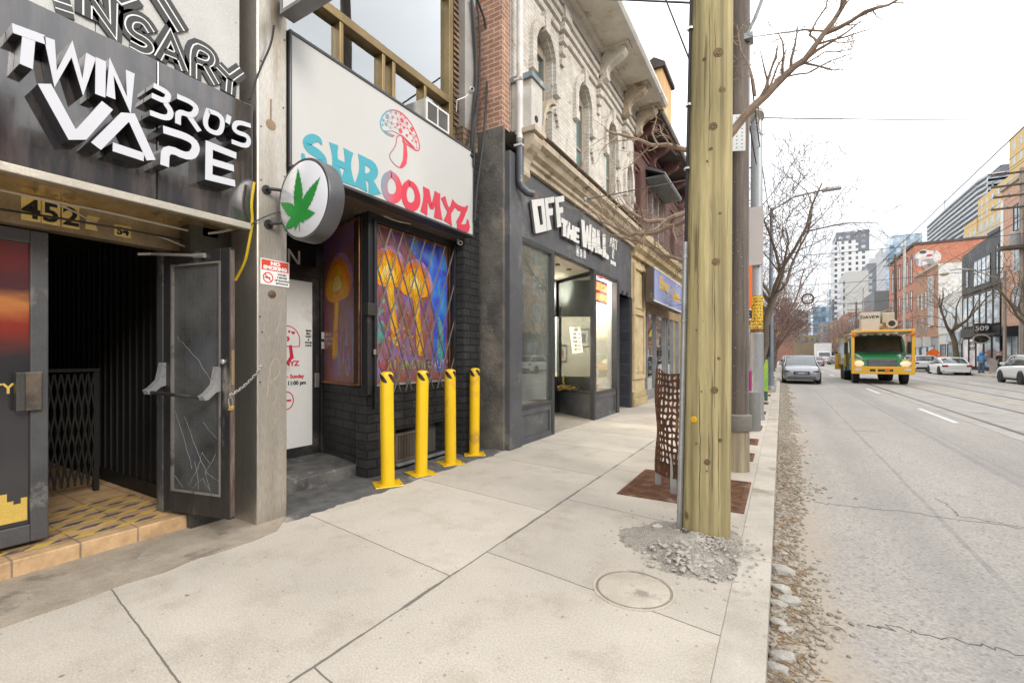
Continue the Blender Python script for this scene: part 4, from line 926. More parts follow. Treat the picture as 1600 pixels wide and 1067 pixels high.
for i in range(16): z = z0 + .045 + i * .0165; b.box(ya + .03, (ya+yb)/2 - .012, z, z + .007, 0, .008, FX(-3.94)); b.box((ya+yb)/2 + .012, yb - .03, z, z + .007, 0, .008, FX(-3.94))
b.build('grille', M('ac fins', (.22, .21, .2), .6), ac)
# conduits and cameras at the pier
for i, (xs, lab) in enumerate(((((737, 0), (742, 60), (745, 120), (738, 200), (736, 245)), 'thick black conduit on the flashing, nearest the bronze window'), (((744, 0), (750, 40), (749, 140), (741, 215), (740, 260)), 'black cable bowing beside the thick conduit on the flashing'), (((746, 0), (762, 45), (762, 130), (755, 225), (744, 300), (742, 345)), 'long black cable curving down over the black split-brick pier'))):
    cable([onX(x, y, -3.93 + (.18 if y > 210 else 0) + .02 * i) for x, y in xs], (.026, .014, .017)[i], wire_black, 'conduit', lab, 'conduit', n=8)
def bullet_cam(p, d, lab, dome=False):
    t = thing('security_camera', lab, 'camera', p); d = V(d).normalized(); p = V(p)
    MB().tube([p - d * .05, p - d * .045, p + d * .05, p + d * .06], [.018, .032, .034, .026], 14).build('housing', white_paint, t, True)
    MB().tube([p + d * .058, p + d * .064], .022, 12).build('lens', M('lens black', (.01, .01, .012), .1), t, True)
    return t
p = onX(736, 142, -3.78); t = bullet_cam(p, (.75, -.6, -.12), 'white bullet security camera on a bent arm above the sign')
MB().tube([p - V((.03, 0, .03)), onX(727, 152, -3.82), onX(714, 157, -3.85), onX(713, 174, -3.9), onX(713, 174, -4.08)], .008, 8).build('arm', white_paint, t, True)
p = onX(718, 379, -3.95); t = bullet_cam(p, (.7, -.55, -.3), 'white dome-ended security camera under the right end of the sign'); MB().tube([p, p + V((-.03, .0, .04)), V((p.x - .03, p.y, 3.09))], .012, 8).build('arm', white_paint, t, True)
p = V((-4.45, 3.5, 3.06)); t = thing('ceiling_lamp', 'small bare white bulb fitting under the soffit by the angled cage', 'lamp', p)
MB().lathe([(.05, 0), (.05, .02)], Matrix.Translation(p), 14).build('base', white_paint, t, True); MB().lathe([(.012, -.16), (.028, -.12), (.024, -.05), (.018, 0)], Matrix.Translation(p), 12).build('bulb', white_paint, t, True)
cable([onX(600, 338, -3.98), onX(620, 346, -4.0), onX(642, 350, -3.98)], .007, cable_w, 'cable', 'short loose white cable end hanging under the sign soffit, left one')
cable([onX(645, 343, -3.98), onX(665, 356, -4.0), onX(690, 360, -3.98)], .007, cable_w, 'cable', 'short loose white cable end hanging under the sign soffit, right one')
b = MB(); b.tube([V((-4.07, 5.36, 3.05)), V((-4.07, 5.36, .62)), V((-4.06, 5.34, .55)), V((-4.04, 5.3, .45))], .03, 10)
tag(b.build('drain_pipe', black_paint, None, True), 'black drain pipe running down the black brick beside the lattice gate', 'pipe')
# bollards
bol_y = M('bollard yellow', (.80, .50, .004), .38, var=.08, coat=.3, fine=.04, dirt=(.55, .31, .03), ds=2.2); bol_k = M('reflector black', (.03, .03, .032), .35)
def bollard():
    t = thing('bollard', 'x', 'bollard', (0, 0, 0), 'yellow bollards before the mushroom shop')
    r, h = .074, 1.20
    MB().lathe([(r, .012), (r, h - .0), (r * .96, h + .018), (r * .75, h + .034), (r * .4, h + .042), (.001, h + .044)], None, 28).build('post', bol_y, t, True)
    pl = MB().box(-.15, .15, -.15, .15, 0.0, .012).build('base_plate', bol_y, t, bevel=.004)
    for x in (-1, 1):
        for y in (-1, 1): MB().lathe([(.012, .012), (.012, .02), (.006, .023)], Matrix.Translation((x*.12, y*.12, 0)), 8).build('bolt', M('bolt zinc', (.4, .32, .15), .5, .7), pl)
    def mark(n0, wd, hh, up):
        b = MB(); n = 10; vs = []
        for i in range(n + 1):
            s_ = i / n; a = R(n0 - wd/2 + wd * s_); hw = hh * math.sin(math.pi * min(1, max(0, s_))) ** .8; zc = h - .03 + up * (.5 - s_)
            for sg_ in (-1, 1): vs.append(V(((r + .0015) * math.cos(a), (r + .0015) * math.sin(a), zc + sg_ * hw)))
        b.add(vs, [(2*i, 2*i+2, 2*i+3, 2*i+1) for i in range(n)]); return b
    for n0 in (-45, 45, 135, 225): mark(n0, 86, .034, .09).build('reflector', bol_k, t)
    return t
B0 = bollard()
for i, (x, y, rz, lab) in enumerate(((606, 757, 0, 'yellow bollard nearest the black doorstep'), (658, 740, 15, 'yellow bollard in front of the low wall vent, second from the step'), (704, 724, 5, 'yellow bollard third from the doorstep, before the poster window'), (741, 710, 75, 'yellow bollard by the black brick pier, fourth from the step'))):
    o = B0 if i == 0 else copy_tree(B0); p = gnd(x, y); o.location = (p.x, p.y, .004); o.rotation_euler = (R((.6, -.5, .4, -.9)[i]), R((-.5, .7, .3, .5)[i]), R(rz - 35)); o['label'] = lab
# round leaf sign
t = thing('blade_sign', 'round white light sign with a green cannabis leaf beside the steel pillar', 'blade sign', (-3.37, 2.38, 1.9))
YD = 2.33; c = onY(478.5, 310, YD); c.x = -3.365; r = .335
rim = M('sign rim', (.10, .10, .105), .4, .3)
T = FY(YD, c.x, c.z)
MB().lathe([(r - .02, -.15), (r, -.14), (r, -.012), (r - .006, 0), (r - .02, .0)], T, 64).build('rim', rim, t, True)
MB().lathe([(r - .02, -.004), (r - .035, .006), (.001, .01)], T, 64).build('face', M('face white', (.60, .60, .63), .25, var=.03, fine=.0), t, True)
MB().lathe([(r - .02, -.146), (r - .035, -.156), (.001, -.16)], T, 64).build('back_face', M('face white', (.74, .74, .76)), t, True)
green = M('leaf green', (.012, .26, .035), .4, var=.25, vs=6)
b = MB(); base = V((-.13, -.40)) * r; e = 0
for tip, wd in (((-.15, .80), .15), ((.70, .40), .14), ((-.90, .08), .13), ((.52, -.42), .11), ((-.72, -.66), .11), ((.1, -.6), .055), ((-.28, -.74), .055)):
    tp = V(tip) * r; d = tp - base; L = d.length; d.normalize(); nrm = V((-d.y, d.x)); n = 9; Lf, Rg = [], []
    for i in range(n + 1):
        s_ = i / n; w_ = wd * 1.3 * r * math.sin(math.pi * min(1, s_ * .93 + .07)) ** 1.1 * (1.15 - .35 * s_)
        p = base + d * L * s_
        Lf.append(p + nrm * w_); Rg.append(p - nrm * w_)
        if 0 < i < n: q = base + d * L * (s_ - .035); Lf.append(q + nrm * w_ * .78); Rg.append(q - nrm * w_ * .78)
    b.prism([(q.x, q.y) for q in Rg + Lf[::-1]], FY(YD - .0105 - e, c.x, c.z), 0, .002); e += .0004
b.ribbon([tuple(base), (base.x + .01, base.y - .06), (base.x + .012, base.y - .13)], [.014, .01, .004], FY(YD - .0108, c.x, c.z), 0, .002)
b.build('leaf_emblem', green, t)
for px, py in ((416, 297), (419, 351)):
    p = onX(px, py, -3.77); b = MB(); e_ = V((c.x - .24, YD + .075, c.z + (.13 if py < 320 else -.13)))
    b.tube([p, V((p.x + .05, p.y, p.z)), e_], .014, 8); b.tube([p, p + V((.012, 0, 0))], .04, 10); b.build('bracket', black_paint, t, True)
cable([V((c.x - .3, YD + .07, c.z - .02)), onX(430, 332, -3.7), onX(400, 345, -3.74), onX(385, 357, -3.76)], .006, wire_black, 'cable', 'thin black cable running from the round leaf sign to the fascia corner')
# ---------------------------------------------------------------- framing shop in the painted brick house
ob = thing('framing_shop_building', 'white painted brick house over a charcoal framing shop front', 'building', (-5, 9, 0))
wht = BR('flaking white brick', (.60, .565, .50), (.54, .50, .44), (.47, .43, .375), .215, .075, .009, .7, .8, dirt=(.19, .10, .065), dk=(.60, .66), ds=1.5)
redb = BR('red party brick', (.30, .14, .085), (.35, .17, .105), (.45, .38, .31), .215, .075, .010, .5, .85)
char = M('charcoal paint', (.085, .088, .095), .5, var=.22, dirt=(.15, .145, .14), ds=1.6, bump=.1)
chard = M('charcoal dark', (.04, .041, .045), .45, var=.3)
trimc = M('tan stone trim', (.50, .43, .33), .75, col2=(.36, .29, .20), vs=4, dirt=(.17, .12, .075), ds=3.5, bump=.4)
cream = M('cream trim', (.62, .58, .50), .6, col2=(.5, .46, .38), dirt=(.3, .25, .2), ds=3, bump=.2)
XF = -3.55
b = MB(); b.box(-6, -3.60, 5.78, 6.02, 4.86, 8.6); b.build('party_wall', redb, ob)
MB().box(-6, -3.58, 5.775, 5.84, 0, 4.86).build('stone_base', M('weathered stone', (.16, .145, .125), .85, col2=(.075, .07, .065), vs=3, dirt=(.20, .175, .14), ds=1.6, bump=.7, bs=25), ob)
b = MB(); b.box(-4.0, -3.49, 5.84, 6.21, 0, 4.5); b.build('pilaster', char, ob, bevel=.01)
b = MB(); b.box(-3.75, XF, 6.21, 11.22, 3.32, 4.5); b.box(-3.75, XF, 11.22, 12.45, 3.02, 4.5); b.build('sign_band', char, ob, bevel=.008)
MB().box(-3.66, -3.52, 11.08, 11.28, 0, 3.32).build('far_pilaster', chard, ob, bevel=.008)
b = MB(); b.box(-3.64, XF + .01, 6.21, 6.27, .0, 3.32); b.box(-3.64, XF + .01, 7.40, 7.50, 0, 3.32); b.box(-3.64, XF + .005, 6.27, 7.4, 3.24, 3.32); b.box(-3.64, XF + .005, 6.27, 7.40, .55, .62)
b.build('window_frame', chard, ob, bevel=.008); b = MB(); b.box(-3.64, XF + .01, 9.53, 9.66, 0, 3.32); b.box(-3.64, XF + .005, 9.66, 11.08, 3.24, 3.32); b.box(-3.64, XF + .005, 9.66, 11.08, .55, .62)
b.build('window_frame', chard, ob, bevel=.008)
def panel(y0, y1):
    b = MB(); T = FX(XF - .03); b.box(y0, y1, .0, .55, -.05, 0, T)
    for a in ((y0, y1, .0, .09), (y0, y1, .46, .55), (y0, y0 + .08, .09, .46), (y1 - .08, y1, .09, .46)): b.box(*a, 0, .025, T)
    b.box(y0 + .08, y0 + .09, .09, .46, 0, .012, T); b.box(y0, y1, -.02, .035, .025, .04, T)
    b.build('stall_panel', char, ob, bevel=.005)
panel(6.27, 7.40); panel(9.66, 11.08)
shopg = GLASS('shop glass', (.95, .98, .97), 1.0, .04)
b = MB(); b.box(-3.61, -3.604, 6.27, 7.40, .62, 3.24); w1 = b.build('display_window', shopg, ob)
b = MB(); b.box(-3.61, -3.604, 9.66, 11.08, .62, 3.24); w2 = b.build('display_window', GLASS('clean shop glass', (.97, .985, .98), .4), ob)
# splayed side of the second display, facing back along the street
A, B = V((-3.60, 9.56, 0)), V((-4.82, 10.40, 0)); xd = (A - B).normalized(); LS = (A - B).length
TS = frame(B, xd, V((0, 0, 1)), xd.cross(V((0, 0, 1))))
b = MB(); b.box(0, .09, 0, 3.32, -.05, .03, TS); b.box(.09, LS - .03, 3.22, 3.32, -.05, .02, TS); b.box(.09, LS - .03, .55, .62, -.05, .03, TS); b.build('side_frame', chard, ob, bevel=.006)
b = MB(); b.box(.09, LS - .03, 0, .55, -.05, 0, TS); b.box(.09, LS - .03, .0, .06, 0, .02, TS); b.build('stall_panel', char, ob)
MB().box(.09, LS - .03, .62, 3.22, -.02, -.014, TS).build('display_window', shopg, ob)
A2, B2 = V((-3.62, 7.48, 0)), V((-4.82, 8.35, 0)); xd2 = (B2 - A2).normalized(); T2 = frame(A2, xd2, V((0, 0, 1)), xd2.cross(V((0, 0, 1)))); L2 = (B2 - A2).length
b = MB(); b.box(0, L2, 0, .55, -.05, 0, T2); b.box(0, L2, .55, .62, -.05, .03, T2); b.box(L2 - .08, L2, .62, 3.3, -.05, .02, T2); b.build('side_frame', chard, ob)
MB().box(.03, L2 - .08, .62, 3.3, -.02, -.014, T2).build('display_window', shopg, ob)
b = MB(); b.box(-4.90, -4.82, 8.35, 10.45, 2.4, 3.3); b.box(-4.9, -4.82, 8.35, 8.5, 0, 2.4); b.box(-4.9, -4.82, 9.42, 9.52, 0, 2.4); b.box(-4.88, -4.84, 9.52, 10.45, 0, .9); d_ = b.build('shop_door_frame', chard, ob)
MB().box(-4.87, -4.862, 8.5, 10.42, .3, 2.4).build('door_glass', shopg, d_)
MB().box(-4.95, -3.66, 7.4, 10.5, 3.30, 3.36).build('recess_soffit', M('cream soffit', (.56, .50, .40), .7, var=.1), ob)
b = MB()
for i in range(3): MB().lathe([(.05, 3.27), (.05, 3.3)], Matrix.Translation((-3.95, 7.9 + i * .6, 0)), 12).build('soffit_light', M('spot brown', (.2, .13, .07), .5), ob)
MB().prism([(-3.58, 7.45), (-3.58, 9.6), (-4.9, 10.5), (-4.9, 8.2)], Matrix.Identity(4), -.03, .012).build('recess_floor', M('stone tile', (.24, .25, .24), .6, col2=(.34, .27, .19), vs=4, dirt=(.4, .36, .3), ds=3), ob)
# rooms behind the glass
pale = M('pale room wall', (.70, .67, .60), .8, var=.08); woodf = M('room floor', (.30, .2, .12), .5, col2=(.4, .27, .17))
b = MB(); b.box(-8.5, -8.4, 6.0, 12.5, 0, 3.4); b.box(-8.4, -3.7, 5.98, 6.02, 0, 3.4); b.box(-8.4, -3.7, 12.45, 12.5, 0, 3.4); b.box(-8.4, -5.6, 9.4, 9.46, 0, 3.4); b.box(-5.6, -3.66, 11.2, 11.27, 0, 3.4); b.build('room_wall', pale, ob)
b = MB(); b.box(-8.4, -4.93, 6.02, 12.45, 3.38, 3.42); b.build('room_ceiling', M('pale ceiling', (.66, .64, .6), .8), ob)
b = MB(); b.box(-8.4, -4.95, 6.02, 12.45, -.05, .05); b.box(-4.8, -3.66, 6.25, 7.4, .3, .58); b.prism([(-3.66, 9.7), (-3.66, 11.06), (-5.2, 11.06), (-5.2, 10.6), (-4.8, 10.45)], Matrix.Identity(4), .3, .58); b.build('room_floor', woodf, ob)
for i, (x, y) in enumerate(((-4.35, 10.65), (-6.6, 8.2), (-6.2, 10.2))):     # the shop's own track lights, lit in the photograph
    t = thing('spot_light', ('lit spot lamp under the ceiling of the angled display', 'lit spot lamp over the middle of the pale shop room', 'lit spot lamp at the back of the pale shop room')[i], 'lamp', (x, y, 3.3))
    MB().lathe([(.03, 3.3), (.03, 3.38)], Matrix.Translation((x, y, 0)), 10).build('mount', black_paint, t); MB().lathe([(.05, 3.16), (.045, 3.3)], Matrix.Translation((x, y, 0)), 12).build('shade', alu, t)
    MB().lathe([(.04, 3.150), (.04, 3.158)], Matrix.Translation((x, y, 0)), 12).build('bulb', M('lamp glow', (1, .85, .6), .4, emit=8, var=0, fine=0), t)
    l = bpy.data.lights.new('spot', 'POINT'); l.energy = 130 if i == 0 else 420; l.color = (1, .9, .74); l.shadow_soft_size = .08; lo = bpy.data.objects.new('spot_bulb', l); COL.objects.link(lo); lo.location = (0, 0, -.25); lo.parent = t
def picture(T, w_, h_, fc, ac, lab, mat_=True):
    t = thing('framed_picture', lab, 'picture', T @ V((0, 0, 0)), 'framed pictures inside the shop'); b = MB(); fr = .035
    for a in ((-w_/2, w_/2, -h_/2, -h_/2 + fr), (-w_/2, w_/2, h_/2 - fr, h_/2), (-w_/2, -w_/2 + fr, -h_/2 + fr, h_/2 - fr), (w_/2 - fr, w_/2, -h_/2 + fr, h_/2 - fr)): b.box(*a, 0, .03, T)
    b.build('frame', fc, t)
    q = MB().box(-w_/2 + fr, w_/2 - fr, -h_/2 + fr, h_/2 - fr, 0, .01, T).build('mat_board', white_paint if mat_ else ac, t)
    if mat_: MB().box(-w_/4, w_/4, -h_/4, h_/4, .01, .013, T).build('image', ac, q)
artb = glow('art blue', (.01, .10, .22), (.02, .28, .45), (.03, .05, .08), 3); artr = glow('art warm', (.35, .08, .05), (.5, .3, .15), (.08, .06, .05), 5); artk = glow('art dark', (.03, .03, .035), (.15, .13, .12), (.3, .28, .25), 6)
Tw = lambda y, z, x=-8.39: FX(x, y, z)
picture(frame((-5.2, 11.04, 1.75), V((1, 0, 0)), V((0, 0, 1)), V((0, -1, 0))), .75, 1.5, black_paint, artb, 'tall blue painting standing behind the angled display glass', False)
for i, (y, z, w_, h_, a, lab) in enumerate(((9.9, 2.0, .5, .6, artk, 'dark framed picture on the pale wall seen through the angled glass'), (10.6, 1.5, .45, .55, artr, 'small warm framed picture low on the pale shop wall'), (11.3, 2.2, .6, .5, artk, 'wide dark framed picture high on the pale shop wall'), (7.0, 2.0, .5, .7, artr, 'warm framed picture behind the first display window'), (7.9, 1.6, .6, .5, artb, 'blue framed picture behind the first display window'))): picture(Tw(y, z, -7.2 if 0 else -8.39), w_, h_, black_paint, a, lab)
picture(FX(-4.98, 10.92, 1.8), .5, 1.6, black_paint, glow('art teal grey', (.03, .05, .06), (.08, .14, .18), (.3, .32, .3), 2.5), 'large dark teal painting behind the neon framing sign', False)
goldm = M('gilt', (.50, .36, .10), .35, .6, (.28, .18, .05), vs=14)
rnd = random.Random(12)
for i in range(7):
    x, y = -3.85 - i * .14, 9.95 + i * .09; r = rnd.uniform(.10, .2) * (1.3 if i in (2, 4) else .8); c = V((x, y, .585 + r))
    a = rnd.uniform(-.3, .6); ax = V((math.cos(a), math.sin(a), 0)); rr = MB()
    rr.tube([c + (ax * math.cos(k * .3142) + V((0, 0, 1)) * math.sin(k * .3142)) * r for k in range(21)], .022, 8, False)
    tag(rr.build('gilt_ring', goldm, None, True), 'round gilt frame ornament on the floor of the angled display', 'ornament', 'gilt ornaments in the display')
b = MB()
for i in range(160): b.rock((-3.75 - rnd.random() * .95, 9.85 + rnd.random() * .2 + i * .003, .60 + rnd.random() * .10), .04, .03, .03, rnd, .3)
stuff(b.build('gilt_scraps', goldm))
rk = thing('display_shelf', 'narrow golden stack of frame corners behind the first shop window', 'shelf', (-3.9, 6.6, .58)); 
for i in range(26): MB().box(-3.98, -3.86, 6.55, 6.72, .6 + i * .08, .6 + i * .08 + .055).build('frame_corner', goldm if i % 2 else M('dull gilt', (.38, .30, .16), .5), rk)
# paper in the splayed window, neon, numerals
t = thing('paper_notice', 'white printed notice hanging in the angled display window', 'notice', TS @ V((.62, 1.9, .01))); MB().prism([(.52, 2.12), (.99, 2.09), (1.1, 1.5), (.66, 1.47)], TS, -.012, -.008).build('sheet', white_paint, t)
for i, s_ in enumerate(('OPEN', 'TUES 11-6', 'WED 11-6', 'THUR 11-6', 'FRI 11-6', 'SAT 11-5')): text(s_, 'lettering', ink, TS @ Matrix.Translation((.80 + i * .02, 2.0 - i * .09, -.0075)), .055, .002, t, .003)
ns = thing('neon_sign', 'red lit neon sign CUSTOM FRAMING in a blue edged frame', 'neon sign', (-3.63, 10.2, 2.8))
y0, y1 = 9.80, 10.85; z0, z1 = 2.66, 3.20
neon = M('neon red', (1, .10, .03), .4, emit=9, var=0, fine=0); nb = M('neon blue', (.25, .45, .9), .4, emit=3, var=0, fine=0)
MB().box(-3.70, -3.69, y0, y1, z0, z1).build('backing', black_paint, ns)
b = MB(); b.tube([V((-3.67, y, z)) for y, z in ((y0, z0), (y1, z0), (y1, z1), (y0, z1), (y0, z0 + .01))], .012, 6); b.build('border_tube', nb, ns)
text('CUSTOM', 'lettering', neon, FX(-3.68, (y0+y1)/2, 2.97), .165, .012, ns, .012, sx=1.1); text('FRAMING', 'lettering', neon, FX(-3.68, (y0+y1)/2, 2.73), .165, .012, ns, .012, sx=1.05)
nu = thing('house_number', 'small white numerals 450 on the charcoal band', 'house number', (XF, 8.9, 3.4))
for i, ch in enumerate('450'):
    p = onX(901.5 + i * 5.6, 399 + i * 2, XF); q = MB().box(p.y - .085, p.y + .085, p.z - .03, p.z + .19, .001, .012, FX(XF)).build('tile', grey_metal, nu); text(ch, 'numeral', white_paint, FX(XF + .0135, p.y, p.z), .15, .004, q, .005)
# raised letters
sl_ = thing('shop_sign', 'raised crooked white wooden letters OFF THE WALL on the charcoal band', 'shop sign', (-3.5, 8.5, 3.4))
lw = M('letter wood', (.62, .61, .585), .55, var=.06, dirt=(.5, .47, .42), ds=4); f = crop(820, 290, 160 / 1138, -3.47)
WL = [('O', [[(75, 162), (145, 153), (140, 232), (172, 440), (186, 438), (186, 519), (122, 533)], [(145.2, 153), (212, 143), (248, 503), (186.2, 519), (186.2, 437), (203, 432), (182, 225), (140.3, 232)]]),
 ('F', [[(220, 142), (330, 122), (328, 188), (260, 200), (264, 258), (312, 250), (314, 328), (272, 336), (300, 487), (252, 502)]]), ('F', [[(336, 130), (436, 112), (440, 176), (376, 190), (384, 246), (424, 238), (428, 300), (392, 308), (408, 455), (362, 468)]]),
 ('T', [[(408, 355), (488, 402), (486, 452), (462, 440), (464, 572), (424, 562), (424, 420), (404, 408)]]), ('H', [[(478, 402), (504, 414), (506, 488), (524, 494), (524, 440), (548, 448), (542, 612), (506, 598), (508, 550), (498, 545), (494, 592), (466, 580)]]),
 ('E', [[(552, 452), (608, 476), (606, 522), (576, 508), (576, 542), (604, 552), (603, 590), (572, 578), (572, 608), (606, 614), (604, 646), (540, 618)]]),
 ('W', [[(626, 374), (664, 392), (674, 540), (686, 440), (706, 448), (712, 568), (718, 430), (742, 436), (736, 716), (704, 702), (696, 610), (688, 694), (648, 680)]]),
 ('A', [[(752, 462), (790, 488), (812, 752), (782, 744), (776, 690), (764, 686), (758, 738), (738, 728)]]), ('L', [[(800, 490), (832, 500), (842, 700), (862, 712), (862, 775), (806, 748)]]), ('L', [[(864, 538), (896, 544), (900, 742), (936, 782), (932, 826), (866, 790)]])]
for nm, polys in WL:
    b = MB()
    for q in polys: b.prism(f(*q)[::-1], FX(-3.47), -.04, 0, 1)
    L = b.build('letter', [lw, M('letter edge', (.20, .20, .195), .6)], sl_, bevel=.003)
t = thing('shop_sign', 'small stacked white lettering ART and FRAMES at the far end of the charcoal band', 'shop sign', (XF, 10.9, 3.6))
for s_, px, py, h in (('ART', 958.5, 388, .26), ('&', 958, 398, .16), ('K', 957.5, 404, .16), ('FRAMES', 958, 414, .09)): p = onX(px, py, XF); text(s_, 'lettering', white_paint, FX(XF + .002, p.y, p.z), h, .01, t, .008, sx=.9)
MB().box(XF, XF + .004, 6.72, 7.45, 4.03, 4.2).build('ghost_plate', M('ghost paint', (.16, .12, .10), .7, dirt=(.08, .08, .09), ds=6, vs=9), ob)
# cornice over the shop
b = MB(); prof = [(-3.6, 4.42), (-3.49, 4.42), (-3.49, 4.50), (-3.44, 4.52), (-3.44, 4.58), (-3.36, 4.62), (-3.32, 4.70), (-3.24, 4.74), (-3.24, 4.84), (-3.34, 4.90), (-3.6, 4.98)]
def sweep(prof, y0, y1, b): b.prism([(x, z) for x, z in prof], frame((0, y0, 0), V((1, 0, 0)), V((0, 0, 1)), V((0, 1, 0))), 0, y1 - y0)
sweep(prof, 6.35, 12.6, b); b.build('cornice', trimc, ob)
MB().box(-3.6, -3.22, 6.34, 12.6, 4.905, 4.93).build('cornice_flashing', M('rusty flashing', (.22, .16, .10), .7, .3, (.1, .08, .06), vs=5), ob)
def console(y0, y1, X0, z0, dep, h, name, mat, par):
    b = MB(); P = [(X0, z0), (X0 + dep*.12, z0 + h*.05), (X0 + dep*.3, z0 + h*.12), (X0 + dep*.22, z0 + h*.32), (X0 + dep*.4, z0 + h*.5), (X0 + dep*.8, z0 + h*.62), (X0 + dep*.98, z0 + h*.78), (X0 + dep*.9, z0 + h*.9), (X0, z0 + h*.9)]
    b.prism(smooth(P, 1), frame((0, y0, 0), V((1, 0, 0)), V((0, 0, 1)), V((0, 1, 0))), 0, y1 - y0); b.box(X0, X0 + dep*1.08, y0 - .05, y1 + .05, z0 + h*.9, z0 + h)
    return b.build(name, mat, par)
console(6.05, 6.33, -3.5, 4.15, .32, .72, 'console', trimc, ob)
b = MB(); b.box(-3.60, -3.24, 6.06, 6.42, 4.88, 5.62); b.build('end_block', M('grey white block', (.55, .52, .47), .65, dirt=(.38, .33, .27), ds=3, bump=.2), ob, bevel=.01)
MB().box(-3.62, -3.21, 6.02, 6.46, 5.62, 5.70).build('block_cap', M('blue grey lead', (.20, .25, .27), .6, dirt=(.4, .36, .3), ds=5), ob)
MB().lathe([(.05, 0), (.05, .012)], FX(-3.24, 6.2, 5.05), 12).build('block_hole', rubber, ob)
b = MB(); arc = [(6.50 + .48 * (1 - math.cos(a)), 4.95 + .72 * math.sin(a)) for a in [k * .1309 for k in range(13)]]
for k in range(3): b.ribbon([(6.5 + .05 * k + (y - 6.5) * (1 - .18 * k), 4.95 + (z - 4.95) * (1 - .16 * k)) for y, z in arc], .075, FX(-3.6), 0, .34 - .06 * k)
b.build('block_scroll', trimc, ob)
# upper wall with segmental arched windows
Y0, Y1, ZB, ZT, XW = 6.02, 12.82, 4.9, 8.6, -3.60
wins = [(6.82, 7.52, 4.93, 6.80), (8.66, 9.36, 4.93, 6.80), (10.5, 11.2, 4.93, 6.80), (12.02, 12.52, 4.93, 6.30)]
b = MB(); y = Y0
for (a, c_, z0, z1) in wins:
    b.box(-3.9, XW, y, a, ZB, ZT); n = 10; rise = .30
    arcp = [(a + (c_ - a) * k / n, z1 + rise * math.sin(math.pi * k / n) ** .8) for k in range(n + 1)]
    b.prism([(a, ZT)] + arcp + [(c_, ZT)], FX(XW), -.3, 0); y = c_
b.box(-3.9, XW, y, Y1, ZB, ZT); b.build('upper_wall', wht, ob)
gw = DARKGLASS('old sash glass', (.05, .09, .095), .05)
for (a, c_, z0, z1) in wins:
    b = MB(); b.box(-3.80, -3.72, a, a + .10, z0, z1 + .2); b.box(-3.80, -3.72, c_ - .10, c_, z0, z1 + .2); b.box(-3.80, -3.73, a + .1, c_ - .1, z1 + .0, z1 + .3); b.box(-3.8, -3.70, a + .1, c_ - .1, z0, z0 + .1); b.box(-3.80, -3.75, a + .1, c_ - .1, (z0+z1)/2 - .03, (z0+z1)/2 + .03)
    wf = b.build('window', M('sash paint', (.36, .30, .23), .6, dirt=(.2, .15, .1), ds=4), ob, bevel=.006)
    MB().box(-3.79, -3.775, a + .1, c_ - .1, z0 + .1, z1).build('pane', gw, wf)
    b = MB(); n = 12; rise = .30
    arcp = [(a - .10 + (c_ - a + .2) * k / n, z1 - .02 + (rise + .14) * math.sin(math.pi * k / n) ** .7) for k in range(n + 1)]
    b.ribbon([(a - .1, z1 - .45)] + arcp + [(c_ + .1, z1 - .45)], .15, FX(XW), 0, .07); b.build('hood_mould', wht, wf)
    b = MB(); MB().box((a+c_)/2 - .09, (a+c_)/2 + .09, z1 + .25, z1 + .60, 0, .10, FX(XW)).build('keystone', wht, wf)
    for u0 in (a - .2, c_ + .02): MB().box(u0, u0 + .18, z1 - .62, z1 - .45, 0, .09, FX(XW)).build('hood_stop', wht, wf)
    for k in range(3): b.box(c_ + .06 + .05 * k, c_ + .12 + .05 * k, z1 - .95 - .09 * k, z1 - .86 - .09 * k, 0, .05, FX(XW))
    b.build('brick_step', wht, wf)
# corbelled frieze
b = MB(); spans = [(6.3, 7.75), (8.05, 9.75), (10.05, 11.7), (11.95, 12.8)]
for a, c_ in spans:
    for k in range(3): b.box(XW - .05, XW + .05 + .035 * k, a, c_, 7.46 + .15 * k, 7.46 + .15 * k + .10)
b.box(XW - .05, XW + .12, Y0, Y1, 7.95, 8.2); b.build('frieze', wht, ob)
for yc in (7.9, 9.9, 11.83):
    b = MB()
    for k in range(5): hw = .15 - .022 * k; b.box(XW - .02, XW + .17 - .03 * k, yc - hw, yc + hw, 7.70 - .20 * k, 7.70 - .20 * k + .13)
    b.box(XW - .02, XW + .14, yc - .13, yc + .13, 7.83, 7.95); b.build('corbel', wht, ob)
b = MB(); b.box(-4.2, -2.82, 5.8, 12.95, 8.28, 8.36); b.box(-3.6, -3.38, 5.8, 12.95, 8.20, 8.28); b.build('eave_soffit', cream, ob)
sweep([(-2.84, 8.26), (-2.72, 8.26), (-2.68, 8.33), (-2.70, 8.44), (-2.84, 8.44)], 5.8, 12.95, q := MB()); q.build('gutter', M('gutter paint', (.6, .58, .54), .5, .2, dirt=(.36, .31, .25)), ob)
for yc in (9.9, 11.6, 12.75, 6.5): console(yc - .11, yc + .11, -3.5, 7.55, .6, .75, 'eave_bracket', trimc if yc != 9.9 else cream, ob)
sweep([(-2.75, 8.44), (-6.5, 10.8), (-6.5, 8.44)], 5.8, 12.95, q := MB()); q.build('roof', M('roof shingle', (.09, .085, .08), .9, bump=.5), ob)
MB().box(-8, -3.9, 6.02, 12.82, 3.45, 8.3).build('back_wall', M('grey wall', (.3, .29, .27), .85), ob)
dp = M('downspout white', (.62, .60, .57), .45, dirt=(.4, .36, .3), ds=2); yd = 6.03
t = thing('downspout', 'white painted downspout with a dark elbow beside the charcoal pilaster', 'downspout', (-3.45, yd, 4))
MB().tube([V((-3.43, yd, 8.4)), V((-3.43, yd, 4.72))], .055, 12).build('pipe', dp, t, True)
